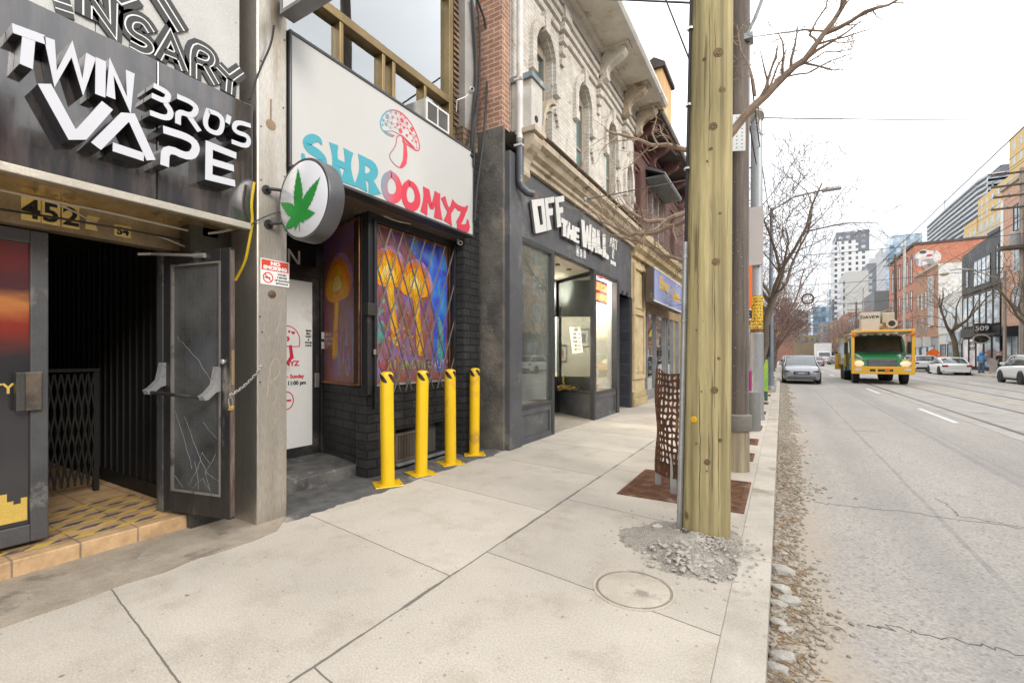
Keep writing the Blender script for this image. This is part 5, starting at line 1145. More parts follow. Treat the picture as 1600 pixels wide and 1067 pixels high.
MB().tube([V((-3.43, yd, 4.72)), V((-3.43, yd, 4.1)), V((-3.42, yd + .03, 4.0)), V((-3.36, yd + .10, 3.93)), V((-3.30, yd + .18, 3.92))], .062, 12).build('elbow', M('dark elbow', (.10, .105, .12), .5, .4, dirt=(.4, .36, .32), ds=6), t, True)
for z in (7.2, 5.6, 4.6): MB().box(-3.5, -3.37, yd - .065, yd + .065, z, z + .03).build('strap', dp, t)
# side entrance with dark tiles
MB().box(-5.6, -5.5, 11.3, 12.5, 0, 3.02).build('side_door', chard, ob); MB().box(-3.70, -3.56, 12.42, 12.56, 0, 3.02).build('side_jamb', chard, ob)
tl = BR('dark wall tile', (.04, .042, .055), (.05, .052, .065), (.10, .10, .11), .42, .30, .008, .3, .3, off=0)
MB().box(-5.5, -3.57, 12.40, 12.42, .02, 3.02).build('tiled_wall', tl, ob)
MB().box(-5.5, -3.6, 11.28, 12.4, 3.02, 3.06).build('side_soffit', chard, ob)
for y in (11.6, 12.0): MB().lathe([(.04, 0), (.05, .05), (.02, .12)], frame((-3.54, y, 3.12), V((1, 0, 0)), V((0, 1, 0)), V((0, -.4, -.9))), 10).build('spot_lamp', black_paint, ob)
# ---------------------------------------------------------------- farther houses on the near side
yb_ = thing('yellow_shop_building', 'narrow brown brick house with a yellow stone shop front beyond the framing shop', 'building', (-5, 17, 0))
ystone = M('yellow stone', (.56, .45, .27), .75, col2=(.44, .34, .19), vs=3, dirt=(.26, .2, .12), ds=2.5, bump=.3)
bro = BR('brown painted brick', (.14, .062, .05), (.11, .05, .042), (.075, .04, .035), .215, .075, .009, .5, .7, dirt=(.06, .04, .035))
dkwood = M('dark eave wood', (.07, .05, .042), .7, var=.4); mar = M('maroon trim', (.16, .07, .06), .6, dirt=(.08, .05, .045), ds=4)
XY = -3.60
b = MB(); b.box(-4.0, XY, 12.56, 14.05, 0, 4.3); b.build('pier', ystone, yb_, bevel=.01)
b = MB(); T = FX(XY)
for a in ((12.72, 13.92, .75, .87), (12.72, 13.92, 3.9, 4.05), (12.72, 12.84, .87, 3.9), (13.8, 13.92, .87, 3.9), (12.84, 13.8, 2.6, 2.72)): b.box(*a, 0, .06, T)
b.box(12.9, 13.74, .95, 2.52, 0, .03, T); b.box(12.9, 13.74, 2.8, 3.82, 0, .03, T); b.build('pier_panelling', ystone, yb_, bevel=.006)
b = MB(); b.box(-3.62, XY + .10, 12.6, 14.02, 0, .22); b.box(-3.62, XY + .07, 12.62, 13.99, .22, .42); b.build('pier_plinth', M('mossy stone', (.48, .38, .2), .8, dirt=(.25, .24, .1), ds=5, bump=.5), yb_, bevel=.02)
b = MB(); b.box(-4.0, XY, 20.2, 21, 0, 4.3); b.build('pier', ystone, yb_, bevel=.01)
b = MB(); sweep([(-3.8, 4.22), (-3.5, 4.22), (-3.48, 4.34), (-3.36, 4.42), (-3.33, 4.56), (-3.2, 4.64), (-3.18, 4.80), (-3.8, 4.98)], 12.62, 21.0, b); b.build('cornice', ystone, yb_)
b = MB(); b.box(-3.9, -3.74, 14.05, 20.2, 2.85, 4.22); b.build('transom_board', M('tan board', (.32, .22, .12), .6, dirt=(.2, .13, .08)), yb_)
b = MB(); fm2 = M('grey shop frame', (.30, .30, .31), .45, .4)
for y in (14.05, 14.9, 16.1, 17.6, 18.0, 19.0, 20.1): b.box(-3.86, -3.74, y, y + .08, .12, 2.85)
b.box(-3.86, -3.72, 14.05, 20.2, .0, .30); b.build('shop_frame', fm2, yb_)
MB().box(-3.82, -3.81, 14.1, 20.2, .3, 2.85).build('shop_window', GLASS('far shop glass', (.8, .85, .84), 1.6), yb_)
b = MB(); b.box(-5.5, -5.4, 14.0, 20.2, 0, 2.85); b.box(-5.4, -3.84, 14, 20.2, -.02, .3); b.build('shop_room', M('grey room', (.35, .35, .34), .8), yb_)
for i, (y, lab) in enumerate(((15.4, 'white dress form standing behind the far shop window, nearest one'), (16.8, 'white dress form standing behind the far shop window, farther one'))):
    tag(MB().lathe([(.16, .35), (.05, .4), (.05, .9), (.2, 1.0), (.14, 1.3), (.2, 1.6), (.06, 1.72), (.05, 1.8)], Matrix.Translation((-4.2, y, 0)), 12).build('dress_form', white_paint, None, True), lab, 'mannequin')
sg = thing('shop_sign', 'purple box sign with yellow script on the yellow stone shop front', 'shop sign', (-3.3, 16, 3.0))
b = MB(); b.box(-3.45, -3.215, 13.55, 18.2, 3.02, 4.02); b.build('sign_case', M('sign case wood', (.10, .075, .055), .7, dirt=(.2, .17, .14), ds=4), sg)
MB().box(-3.215, -3.195, 13.60, 18.15, 3.06, 3.98).build('sign_face', glow('purple face', (.19, .21, .50), (.26, .29, .56), (.32, .44, .60), 1.4), sg)
b = MB(); b.box(-3.215, -3.18, 13.55, 18.2, 3.98, 4.02); b.box(-3.215, -3.18, 13.55, 18.2, 3.02, 3.06); b.build('sign_trim', white_paint, sg)
ysc = M('script yellow', (.72, .48, .05), .45, var=.1); Tt = Matrix.Shear('XY', 4, (.25, 0)) if 0 else Matrix.Identity(4)
text('Ebony', 'script', ysc, FX(-3.194, 14.9, 3.50), .40, .006, sg, .02); text('Sauce', 'script', ysc, FX(-3.194, 16.75, 3.36), .40, .006, sg, .02)
# brown upper floors
b = MB(); wz = [(13.3, 13.95, 5.3, 7.1), (14.7, 17.1, 5.15, 7.0), (18.2, 19.0, 5.3, 7.1)]; y = 12.84
for a, c_, z0, z1 in wz: b.box(-4.1, -3.7, y, a, 4.95, 8.5); b.box(-4.1, -3.7, a, c_, 4.95, z0); b.box(-4.1, -3.7, a, c_, z1, 8.5); y = c_
b.box(-4.1, -3.7, y, 21, 4.95, 8.5); b.build('upper_wall', bro, yb_)
for a, c_, z0, z1 in wz:
    b = MB(); n = 3 if c_ - a > 1.5 else 1; w_ = (c_ - a) / n
    for i in range(n + 1): b.box(-3.9, -3.70, a + i * w_ - .06, a + i * w_ + .06, z0, z1)
    b.box(-3.9, -3.68, a, c_, z0, z0 + .1); b.box(-3.9, -3.75, a, c_, z1 - .1, z1); wf = b.build('window', mar if n == 1 else M('lilac trim', (.34, .25, .24), .6, dirt=(.2, .13, .12), ds=4), yb_)
    MB().box(-3.86, -3.85, a, c_, z0, z1).build('pane', gw, wf)
b = MB(); b.prism([(-3.7, 7.32), (-3.1, 7.05), (-3.1, 7.12), (-3.7, 7.42)], frame((0, 14.5, 0), V((1, 0, 0)), V((0, 0, 1)), V((0, 1, 0))), 0, 2.8); b.box(-3.7, -3.12, 14.55, 17.25, 7.0, 7.06); b.build('window_hood', M('grey metal hood', (.20, .22, .23), .5, .4), yb_)
b = MB()
for k in range(3): b.box(-3.7, -3.66 + .03 * k, 12.9, 21, 7.55 + .16 * k, 7.65 + .16 * k)
b.build('frieze', mar, yb_)
b = MB(); b.box(-4.3, -2.9, 12.95, 21, 8.15, 8.22); b.build('eave', dkwood, yb_)
for yy in (13.4, 15.0, 16.6, 18.2, 19.8): console(yy - .1, yy + .1, -3.66, 7.45, .6, .72, 'eave_bracket', mar, yb_)
MB().tube([V((-2.86, 12.97, 8.22)), V((-2.86, 21, 8.22))], .06, 8).build('gutter', alu, yb_, True)
sweep([(-2.9, 8.23), (-3.9, 9.9), (-7, 10.6), (-7, 8.23)], 12.96, 21, q := MB()); q.build('roof', M('slate roof', (.085, .08, .085), .8, bump=.5), yb_)
MB().box(-9, -4.0, 12.6, 21, 0, 8.3).build('back_wall', M('grey wall', (.3, .29, .27), .85), yb_) if 0 else MB().box(-9, -5.6, 12.6, 21, 0, 8.3).build('back_wall', M('grey wall', (.3, .29, .27), .85), yb_)
p0, p1 = onY(1006, 155, 15.2), onY(1040, 150, 15.2); ply = WOOD('raw plywood', (.52, .30, .12), (.62, .40, .18), .7, 4)
t = thing('roof_housing', 'raw plywood chimney housing above the brown brick roof', 'chimney', (p0.x, 15.5, 9))
p2 = onY(1022, 98, 15.2); MB().box(p0.x - .1, p1.x - .1, 15.2, 16.6, 8.9, p2.z - .25).build('casing', ply, t); 
b = MB(); b.box(p0.x - .2, p1.x, 15.1, 16.7, p2.z - .25, p2.z - .12); b.prism([(p0.x - .2, p2.z - .12), (p1.x, p2.z - .12), ((p0.x+p1.x)/2, p2.z + .12)], frame((0, 16.7, 0), V((1, 0, 0)), V((0, 0, 1)), V((0, -1, 0))), 0, 1.6); b.build('cap', dkwood, t)
def simple_house(y0, y1, X, zt, mat, lab, name='row_house', shop=None, side=1, cols=3, floors=2, gcol=None):
    """Plain street house: shop window below, rows of sashes above, cornice and roof edge."""
    s = 1 if side > 0 else -1; t = thing(name, lab, 'building', (X - s * 4, (y0+y1)/2, 0)); bx = lambda b, a, c_, *r: b.box(min(a, c_), max(a, c_), *r)
    b = MB(); bx(b, X - s * 9, X - s * .25, y0 + .03, y1 - .03, 0, zt - .05); b.build('body', M('grey wall', (.3, .29, .27), .85), t)
    zs = 3.4; fh = (zt - zs - .7) / floors; L = y1 - y0; w_ = L / cols
    b = MB(); bx(b, X - s * .25, X, y0, y1, zs, zs + .45)
    for f_ in range(floors):
        z0 = zs + .45 + f_ * fh; z1 = z0 + fh * .68; y = y0
        for c_ in range(cols): ya = y0 + w_ * (c_ + .27); bx(b, X - s * .25, X, y, ya, z0, z1); y = ya + w_ * .46
        bx(b, X - s * .25, X, y, y1, z0, z1); bx(b, X - s * .25, X, y0, y1, z1, z0 + fh if f_ < floors - 1 else zt)
    b.build('front_wall', mat, t)
    for f_ in range(floors):
        z0 = zs + .45 + f_ * fh; z1 = z0 + fh * .68
        for c_ in range(cols):
            ya = y0 + w_ * (c_ + .27); yb2 = ya + w_ * .46; q = MB()
            for a in ((ya, ya + .07, z0, z1), (yb2 - .07, yb2, z0, z1), (ya, yb2, z0, z0 + .1), (ya, yb2, z1 - .08, z1), (ya, yb2, (z0+z1)/2 - .03, (z0+z1)/2 + .03)): bx(q, X - s * .15, X - s * .06, *a)
            wf = q.build('window', white_paint if cols % 2 else mar, t); q = MB(); bx(q, X - s * .14, X - s * .13, ya, yb2, z0, z1); q.build('pane', gcol or gw, wf)
    b = MB(); bx(b, X - s * .1, X + s * .3, y0, y1, zt, zt + .25); bx(b, X, X + s * .15, y0, y1, zt - .2, zt); b.build('cornice', trimc, t)
    b = MB(); bx(b, X - s * .25, X + s * .06, y0, y1, 2.7, zs); b.build('shop_band', shop or char, t)
    b = MB(); n = max(2, int(L / 1.8))
    for i in range(n + 1): ym = y0 + L * i / n; bx(b, X - s * .25, X, max(y0, ym - .08), min(y1, ym + .08), 0, 2.7)
    bx(b, X - s * .25, X - s * .02, y0, y1, 0, .45); b.build('shop_frame', chard, t)
    b = MB(); bx(b, X - s * .2, X - s * .18, y0, y1, .45, 2.7); b.build('shop_window', DARKGLASS('shop dark glass', (.05, .055, .055), .05), t)
    return t
rb2 = BR('old red brick', (.33, .12, .065), (.27, .10, .06), (.36, .3, .25), .215, .075, .01, .4, .8, dirt=(.12, .07, .05)); 
tanb = BR('tan brick', (.42, .32, .2), (.36, .27, .17), (.4, .35, .28), .215, .075, .01, .4, .8); gryp = M('grey render', (.34, .34, .34), .8, dirt=(.25, .24, .22))
for a in ((21, 29, -3.7, 8.4, rb2, 'red brick house just beyond the brown one on the near side'), (29, 38, -3.7, 9.2, tanb, 'tan brick house farther along the near side'), (38, 50, -3.7, 8.0, gryp, 'grey rendered house far along the near side'), (50, 66, -3.7, 10, rb2, 'tall red brick house far along the near side'), (66, 90, -3.7, 9, tanb, 'long tan brick row far along the near side')): simple_house(*a)
# ---------------------------------------------------------------- poles, guard, trees, wires
neww = WOOD('new pole wood', (.375, .31, .155), (.255, .205, .095), .85, 10, .6, (.13, .08, .035))
t = thing('utility_pole', 'thick new pale wooden utility pole rising from the sand mound', 'utility pole', (-.525, 3.9, 0))
pc = lambda z: V((-.525 + .0135 * z, 3.9, z))
b = MB(); zs = [-.1, 0, .3, 1, 2, 3, 4.5, 6, 8, 11]; n = 40; vs = []
for z in zs:
    r = .184 - .0080 * z
    for k in range(n): a = 2 * math.pi * k / n; rr = r + .006 * mnoise.noise(V((math.cos(a) * 2.5, math.sin(a) * 2.5, z * .35))); c = pc(z); vs.append(c + V((rr * math.cos(a), rr * math.sin(a), 0)))
b.add(vs, [(i*n+k, i*n+(k+1) % n, (i+1)*n+(k+1) % n, (i+1)*n+k) for i in range(len(zs)-1) for k in range(n)]); b.build('shaft', neww, t, True, angle=80)
dv = V((-.86, -.51, 0)); gp = M('galvanised pipe', (.45, .46, .46), .4, .6, dirt=(.3, .3, .29), ds=4)
off = lambda z: pc(z) + dv * (.184 - .0080 * z + .02)
MB().tube([off(0), off(1.2), off(2.32)], .021, 10).build('conduit', gp, t, True)
MB().tube([off(2.3), off(4), off(7), off(10)], .012, 8).build('riser_cable', wire_black, t, True)
for z in (.18, .62, 1.05, 1.7, 2.2, 2.9, 3.4, 4.0):
    q = MB(); q.lathe([(.026, -.008), (.026, .008)], Matrix.Translation(off(z)), 10); q.build('strap', alu, t)
p = pc(.93); d = V((-.38, -.92, 0)).normalized(); q = MB(); q.lathe([(.026, 0), (.026, .006), (.018, .009)], frame(p + d * .177, d.cross(V((0, 0, 1))) * -1, V((0, 0, 1)), d), 14); q.build('yellow_tag', M('tag yellow', (.75, .42, .01), .4), t)
q = MB()
for z, a in ((1.62, 250), (1.15, 265), (.55, 280), (2.9, 270), (.75, 255)):
    d = V((math.cos(R(a)), math.sin(R(a)), 0)); p = pc(z) + d * (.182 - .0080 * z); q.tube([p, p + d * .012], .006, 6)
q.build('nail', rust, t)
rnd = random.Random(14); kn = M('knot wood', (.10, .062, .028), .8, col2=(.19, .125, .05), vs=60, bump=.4)
def pole_pt(px, py, z):
    c = pc(z); d = onY(px, py, 3.72) - c; d.z = 0; d.normalize(); return c + d * (.183 - .0080 * z), d
for px, py, s in ((1126, 76, .030), (1137, 132, .022), (1115, 195, .026), (1111, 231, .012), (1121, 408, .026), (1118, 610, .024), (1105, 722, .020), (1133, 690, .014), (1131, 330, .012), (1098, 90, .012), (1128, 560, .012)):
    z = onY(px, py, 3.72).z; p, d = pole_pt(px, py, z); q = MB(); T = frame(p, V((0, 0, 1)).cross(d), V((0, 0, 1)), d)
    q.lathe([(s * 1.25, -.004), (s * 1.15, .003), (s * .7, .002), (s * .55, .0055), (s * .2, .004), (.001, .001)], T, 14); q.build('knot', kn, t, True)
for pts_, w_ in (([(1092, 590), (1094, 700), (1093, 830)], .006), ([(1117, 420), (1119, 520), (1118, 640)], .005), ([(1108, 0), (1109, 130), (1107, 260)], .004), ([(1128, 640), (1127, 720), (1129, 800)], .004), ([(1090, 300), (1088, 420), (1090, 500)], .0035)):
    L_, n_ = [], 16
    for i in range(n_ + 1):
        k = i / n_ * (len(pts_) - 1); j = min(int(k), len(pts_) - 2); f_ = k - j; px = pts_[j][0] * (1-f_) + pts_[j+1][0] * f_ + rnd.uniform(-.8, .8); py = pts_[j][1] * (1-f_) + pts_[j+1][1] * f_
        z = onY(px, py, 3.72).z; p, d = pole_pt(px, py, z); sd_ = V((0, 0, 1)).cross(d); ww = w_ * math.sin(math.pi * (i + .3) / (n_ + .6)) ** .5 * rnd.uniform(.5, 1.2); L_ += [p + d * .0035 - sd_ * ww / 2, p + d * .0035 + sd_ * ww / 2]
    MB().add(L_, [(2*i, 2*i+1, 2*i+3, 2*i+2) for i in range(n_)]).build('drying_crack', M('crack dark wood', (.045, .03, .016), .95), t)
oldw = WOOD('old pole wood', (.13, .105, .085), (.085, .068, .055), .85, 8, .5)
t = thing('utility_pole', 'slim dark weathered pole standing in a round wooden collar behind the new one', 'utility pole', (-.50, 6.35, 0))
MB().tube([V((-.50, 6.35, .5)), V((-.49, 6.35, 3)), V((-.46, 6.35, 10.5))], [.135, .125, .10], 20).build('shaft', oldw, t, True)
stubw = WOOD('grey stub wood', (.36, .30, .20), (.27, .22, .15), .85, 8, .4)
MB().lathe([(.155, -.05), (.152, .5), (.15, .52)], Matrix.Translation((-.49, 6.32, 0)), 28).build('stub', stubw, t, True)
MB().lathe([(.172, .50), (.178, .51), (.178, .69), (.15, .70)], Matrix.Translation((-.49, 6.32, 0)), 28).build('collar', M('grey collar', (.27, .25, .22), .85, var=.3, bump=.3), t, True)
MB().lathe([(.11, .45), (.11, .95), (.0, .96)], Matrix.Translation((-.34, 6.72, 0)), 18).build('side_sleeve', M('sleeve grey', (.24, .23, .21), .85), t, True)
MB().tube([V((-.375, 6.36, .6)), V((-.372, 6.36, 3)), V((-.34, 6.36, 10))], .028, 10).build('conduit', M('grey brown pipe', (.18, .15, .14), .6), t, True)
q = MB(); rnd = random.Random(6)
for i in range(60):
    z = rnd.uniform(.8, 4); a = R(rnd.uniform(200, 330)); p = V((-.495 + .132 * math.cos(a), 6.35 + .132 * math.sin(a), z)); q.rock(p, .005, .005, .005, rnd)
q.build('staple', alu, t)
p = onY(1151, 208, 6.12); t = thing('metal_plate', 'pale perforated metal plate fixed high on the weathered pole', 'sign plate', (p.x, 6.12, p.z))
TPl = FY(6.12, p.x, p.z) @ Matrix.Rotation(R(24), 4, 'Y')
MB().box(-.17, .10, -.22, .22, 0, .006, TPl).build('plate', M('plate grey', (.50, .51, .50), .5, .3, var=.08), t)
q = MB()
for i in range(4):
    for j in range(9): q.lathe([(.008, .0062), (.008, .0068)], TPl @ Matrix.Translation((-.12 + i * .06, -.18 + j * .045, 0)), 6)
q.build('perforation', dark_steel, t)
# grey steel traction pole
stp = M('grey pole paint', (.30, .32, .33), .5, .3, col2=(.25, .26, .27), stretch=(1, 1, .2), dirt=(.4, .4, .38), ds=3)
t = thing('traction_pole', 'grey steel pole wrapped with yellow posters, beyond the weathered pole', 'pole', (-.48, 11.55, 0))
MB().lathe([(.17, 0), (.165, .05), (.145, .12), (.14, 1.9), (.142, 1.92), (.125, 1.95), (.118, 6.9), (.0, 7.0)], Matrix.Translation((-.48, 11.55, 0)), 24).build('shaft', stp, t, True)
m, nt, bs = _new('poster wrap'); g = G(nt); p_ = g.pos(); s = g.sep(p_)
rows = g.math('FRACT', g.math('MULTIPLY', s[2], 14)); nz = g.noise(g.vscale(p_, (26, 26, 60)), 1, 3, .7)
k = g.math('MULTIPLY', g.math('GREATER_THAN', nz, .5), g.math('GREATER_THAN', rows, .25)); g.l(g.mix(k, (.72, .45, .02), (.03, .03, .03)), bs.inputs['Base Color']); bs.inputs['Roughness'].default_value = .5
q = onY(1181, 462, 11.5).z; q2 = onY(1181, 514, 11.5).z; MB().lathe([(.129, q2), (.129, q)], Matrix.Translation((-.48, 11.55, 0)), 24).build('poster_wrap', m, t)
MB().lathe([(.131, q2 - .18), (.131, q2)], Matrix.Translation((-.48, 11.55, 0)), 24).build('dark_band', rust, t)
q = onY(1176, 325, 11.4).z; q2 = onY(1176, 415, 11.4).z; MB().box(-.62, -.34, 11.36, 11.44, q2, q).build('blank_panel', M('blank panel', (.43, .40, .38), .55, var=.06), t, bevel=.004)
MB().tube([V((-.48, 11.5, 6.75)), V((-.48, 11.45, 6.7))], .16, 16).build('clamp_band', alu, t)
# posts and boxes along the kerb
t = thing('warning_sign', 'orange roadwork sign on a post behind the weathered pole', 'sign', (-.62, 10.2, 0)); z1, z0 = onY(1166, 415, 10.2).z, onY(1166, 480, 10.2).z
orng = M('sign orange', (.85, .16, .01), .45, var=.08); MB().box(-.78, -.5, 10.19, 10.2, z0, z1).build('panel', orng, t, bevel=.003); MB().tube([V((-.64, 10.23, 0)), V((-.64, 10.23, z1))], .03, 8).build('post', stp, t, True)
text('63', 'number', ink, FY(10.185, -.60, z0 - .22), .16, .004, t, .008); MB().box(-.74, -.52, 10.19, 10.2, z0 - .26, z0 - .03).build('route_plate', white_paint, t)
t = thing('newspaper_box', 'magenta newspaper box between the weathered pole and the steel pole', 'newspaper box', (-.66, 9.6, 0)); MB().box(-.86, -.48, 9.4, 9.8, .1, 1.15).build('case', M('magenta paint', (.28, .01, .12), .4, var=.1), t, bevel=.02); MB().box(-.82, -.52, 9.385, 9.4, .55, 1.05).build('window', DARKGLASS('box glass'), t); MB().box(-.8, -.54, 9.45, 9.75, 0, .1).build('foot', black_paint, t)
t = thing('parking_post', 'dark kerbside post with a black meter box and green sticker, beyond the steel pole', 'post', (-.42, 16.5, 0)); MB().tube([V((-.42, 16.5, 0)), V((-.42, 16.5, 2.5))], .05, 10).build('post', M('teal green', (.05, .12, .10), .5), t, True); MB().box(-.5, -.3, 16.4, 16.6, 1.4, 2.4).build('meter_box', black_paint, t, bevel=.02); MB().box(-.49, -.36, 16.43, 16.46, .3, 1.3).build('green_panel', M('lime green', (.18, .5, .12), .5, col2=(.5, .6, .05), vs=8), t)
t = thing('lamp_pole', 'slim blue grey lamp pole by the kerb beyond the parking post', 'pole', (-.35, 20.5, 0)); MB().tube([V((-.35, 20.5, 0)), V((-.35, 20.5, 3)), V((-.33, 20.5, 7.2))], [.10, .085, .06], 12).build('shaft', M('blue grey paint', (.20, .24, .29), .5, .3), t, True); MB().lathe([(.16, 0), (.15, .2), (.11, .25)], Matrix.Translation((-.35, 20.5, 0)), 12).build('base', stp, t, True); MB().tube([V((-.33, 20.5, 7.1)), V((.4, 20.5, 7.5)), V((1.4, 20.5, 7.6))], .035, 8).build('arm', stp, t, True); MB().box(1.3, 1.9, 20.38, 20.62, 7.53, 7.65).build('lamp_head', alu, t, bevel=.03)
yt = M('yellow tape', (.72, .5, .02), .5)
for i, (x, y, lab) in enumerate(((-.55, 18.2, 'post and ring bike stand with yellow tape, nearer one'), (-.55, 21.8, 'post and ring bike stand with yellow tape, farther one'))):
    t = thing('bike_stand', lab, 'bike stand', (x, y, 0), 'ring bike stands along the kerb'); MB().tube([V((x, y, 0)), V((x, y, .9))], .04, 10).build('post', stp, t, True); MB().tube([V((x, y + .27 * math.cos(k * .3142), .62 + .27 * math.sin(k * .3142))) for k in range(21)], .02, 6, False).build('ring', stp, t, True); MB().tube([V((x, y, .28)), V((x + .1, y + .3, .2)), V((x + .22, y + .7, .1))], .03, 6).build('tape', yt, t, True)
t = thing('planter', 'low concrete kerb planter far along the pavement', 'planter', (-.45, 24, 0)); MB().box(-.8, -.2, 23.4, 25, 0, .42).build('tub', kerb_m, t, bevel=.03); MB().box(-.74, -.26, 23.46, 24.94, .40, .43).build('soil', M('soil', (.06, .045, .03), .95), t)
# rusted guard round the tree
gc = V((-.80, 5.22)); gr_ = .40
t = thing('tree_guard', 'torn rusty perforated steel tree guard standing left of the new pole', 'tree guard', (gc.x, gc.y, 0)); rnd = random.Random(21)
NC, NR = 11, 17; a0, a1, z0, z1 = 172, 262, .16, 1.30; P = {}
def gpt(u, v):
    a = R(a0 + (a1 - a0) * u); rr = gr_ + .012 * math.sin(v * 9 + u * 5); return V((gc.x + rr * math.cos(a), gc.y + rr * math.sin(a), z0 + (z1 - z0) * v))
for i in range(NC + 1):
    for j in range(NR + 1): P[i, j] = (i / NC + (rnd.uniform(-.022, .022) if 0 < i < NC else 0), j / NR + (rnd.uniform(-.015, .015) if 0 < j < NR else (rnd.uniform(-.03, .035) if j == NR else 0)) - (.10 * (i / NC) ** 2 if j == NR else 0))
b = MB()
for i in range(NC):
    for j in range(NR):
        c = [P[i, j], P[i+1, j], P[i+1, j+1], P[i, j+1]]; cx, cy = sum(q[0] for q in c) / 4, sum(q[1] for q in c) / 4
        if j < 2 and i > 3 and rnd.random() < .85 or rnd.random() < .08: b.add([gpt(*q) for q in c], [(0, 1, 2, 3)]); continue
        k = rnd.uniform(.5, .7); sk = rnd.uniform(-.01, .01); e = []
        for q0, q1 in zip(c, c[1:] + c[:1]):
            for s_ in (0, .5): e.append((q0[0] + (q1[0]-q0[0])*s_, q0[1] + (q1[1]-q0[1])*s_))
        inn = [(cx + (q[0]-cx)*k*(.9 if m_ % 2 == 0 else 1.05) + sk, cy + (q[1]-cy)*k*(.85 if m_ % 2 == 0 else 1.05)) for m_, q in enumerate(e)]
        b.add([gpt(*q) for q in e + inn], [(m_, (m_+1) % 8, 8 + (m_+1) % 8, 8 + m_) for m_ in range(8)])
b.build('lattice_sheet', M('guard rust', (.16, .065, .03), .85, .2, (.075, .035, .022), vs=12, dirt=(.24, .12, .06), ds=6, bump=.5), t, solid=.009)
for a in (192, 246): p = V((gc.x + .38 * math.cos(R(a)), gc.y + .38 * math.sin(R(a)), 0)); MB().box(p.x - .03, p.x + .03, p.y - .012, p.y + .012, -.02, .42).build('leg', gp, t)
# bare trees
bark = M('grey brown bark', (.20, .155, .115), .9, col2=(.12, .095, .075), stretch=(1, 1, .3), vs=9, bump=.7, bs=30)
twig = M('twig bark', (.21, .15, .115), .9, col2=(.14, .10, .08), vs=6)
def limb(b, p, d, L, r, rnd, lev, maxl, up=.12, seg=5, wob=.28, kids=(5, 4, 4, 3), minr=.003, n=None):
    pts = [V(p)]; rr = [r]; d = V(d).normalized()
    for i in range(seg):
        d = (d + V((rnd.gauss(0, wob), rnd.gauss(0, wob), rnd.gauss(0, wob * .8) + up))).normalized()
        pts.append(pts[-1] + d * L / seg); rr.append(max(minr, r * (1 - (.72 if lev < maxl else .85) * (i + 1) / seg)))
    b.tube(pts, rr, n or (9 if lev == 0 else 6 if lev == 1 else 4 if lev == 2 else 3), False)
    if lev < maxl: spawn(b, pts, rr, L, rnd, lev, maxl, up, wob, kids, minr)
    return pts, rr
def spawn(b, pts, rr, L, rnd, lev, maxl, up, wob, kids, minr, k0=.25):
    k = kids[min(lev, len(kids) - 1)]
    for c in range(k):
        s = k0 + (1 - k0) * (c + rnd.random() * .8) / k; i = min(len(pts) - 2, int(s * (len(pts) - 1))); f_ = s * (len(pts) - 1) - i; f_ = min(f_, 1)
        p = pts[i].lerp(pts[i + 1], f_); d = (pts[i + 1] - pts[i]).normalized(); a = d.orthogonal().normalized(); a.rotate(Matrix.Rotation(rnd.uniform(0, 6.28), 3, d))
        q = d * rnd.uniform(.45, .9) + a * rnd.uniform(.6, 1.0); limb(b, p, q, L * rnd.uniform(.42, .68), max(minr, rr[i] * rnd.uniform(.4, .62)), rnd, lev + 1, maxl, up, 4 if lev > 0 else 5, wob, kids, minr)
def bare_tree(x, y, lab, h=7, r=.14, seed=1, lean=(0, 0), th=2.4, kids=(6, 5, 5, 3), maxl=4, mt=None, mb=None, group='bare street trees', up=.08, minr=.004, sp=.62):
    rnd = random.Random(seed); t = thing('bare_tree', lab, 'tree', (x, y, 0), group); tr = MB(); p = [V((x, y, -.05))]
    for i in range(1, 6): p.append(V((x + lean[0] * th * (i / 5) ** 1.3 + rnd.gauss(0, .03), y + lean[1] * th * i / 5, th * i / 5)))
    tr.tube(p, [r * 1.15, r, r * .95, r * .9, r * .88, r * .85], 12, False); br = MB(); nl = kids[0]
    for i in range(nl):
        a = i * 6.28 / nl + rnd.uniform(-.4, .4); d = V((math.cos(a) * sp, math.sin(a) * sp, .75 + rnd.uniform(-.2, .4)))
        limb(br, p[-1 - (i % 2)].lerp(p[-1], .6), d, (h - th) * rnd.uniform(.7, 1.05), r * .52, rnd, 1, maxl, up, 6, .2, (0,) + kids[1:], minr)
    tr.build('trunk', mt or bark, t, True); br.build('crown', mb or twig, t, True); return t
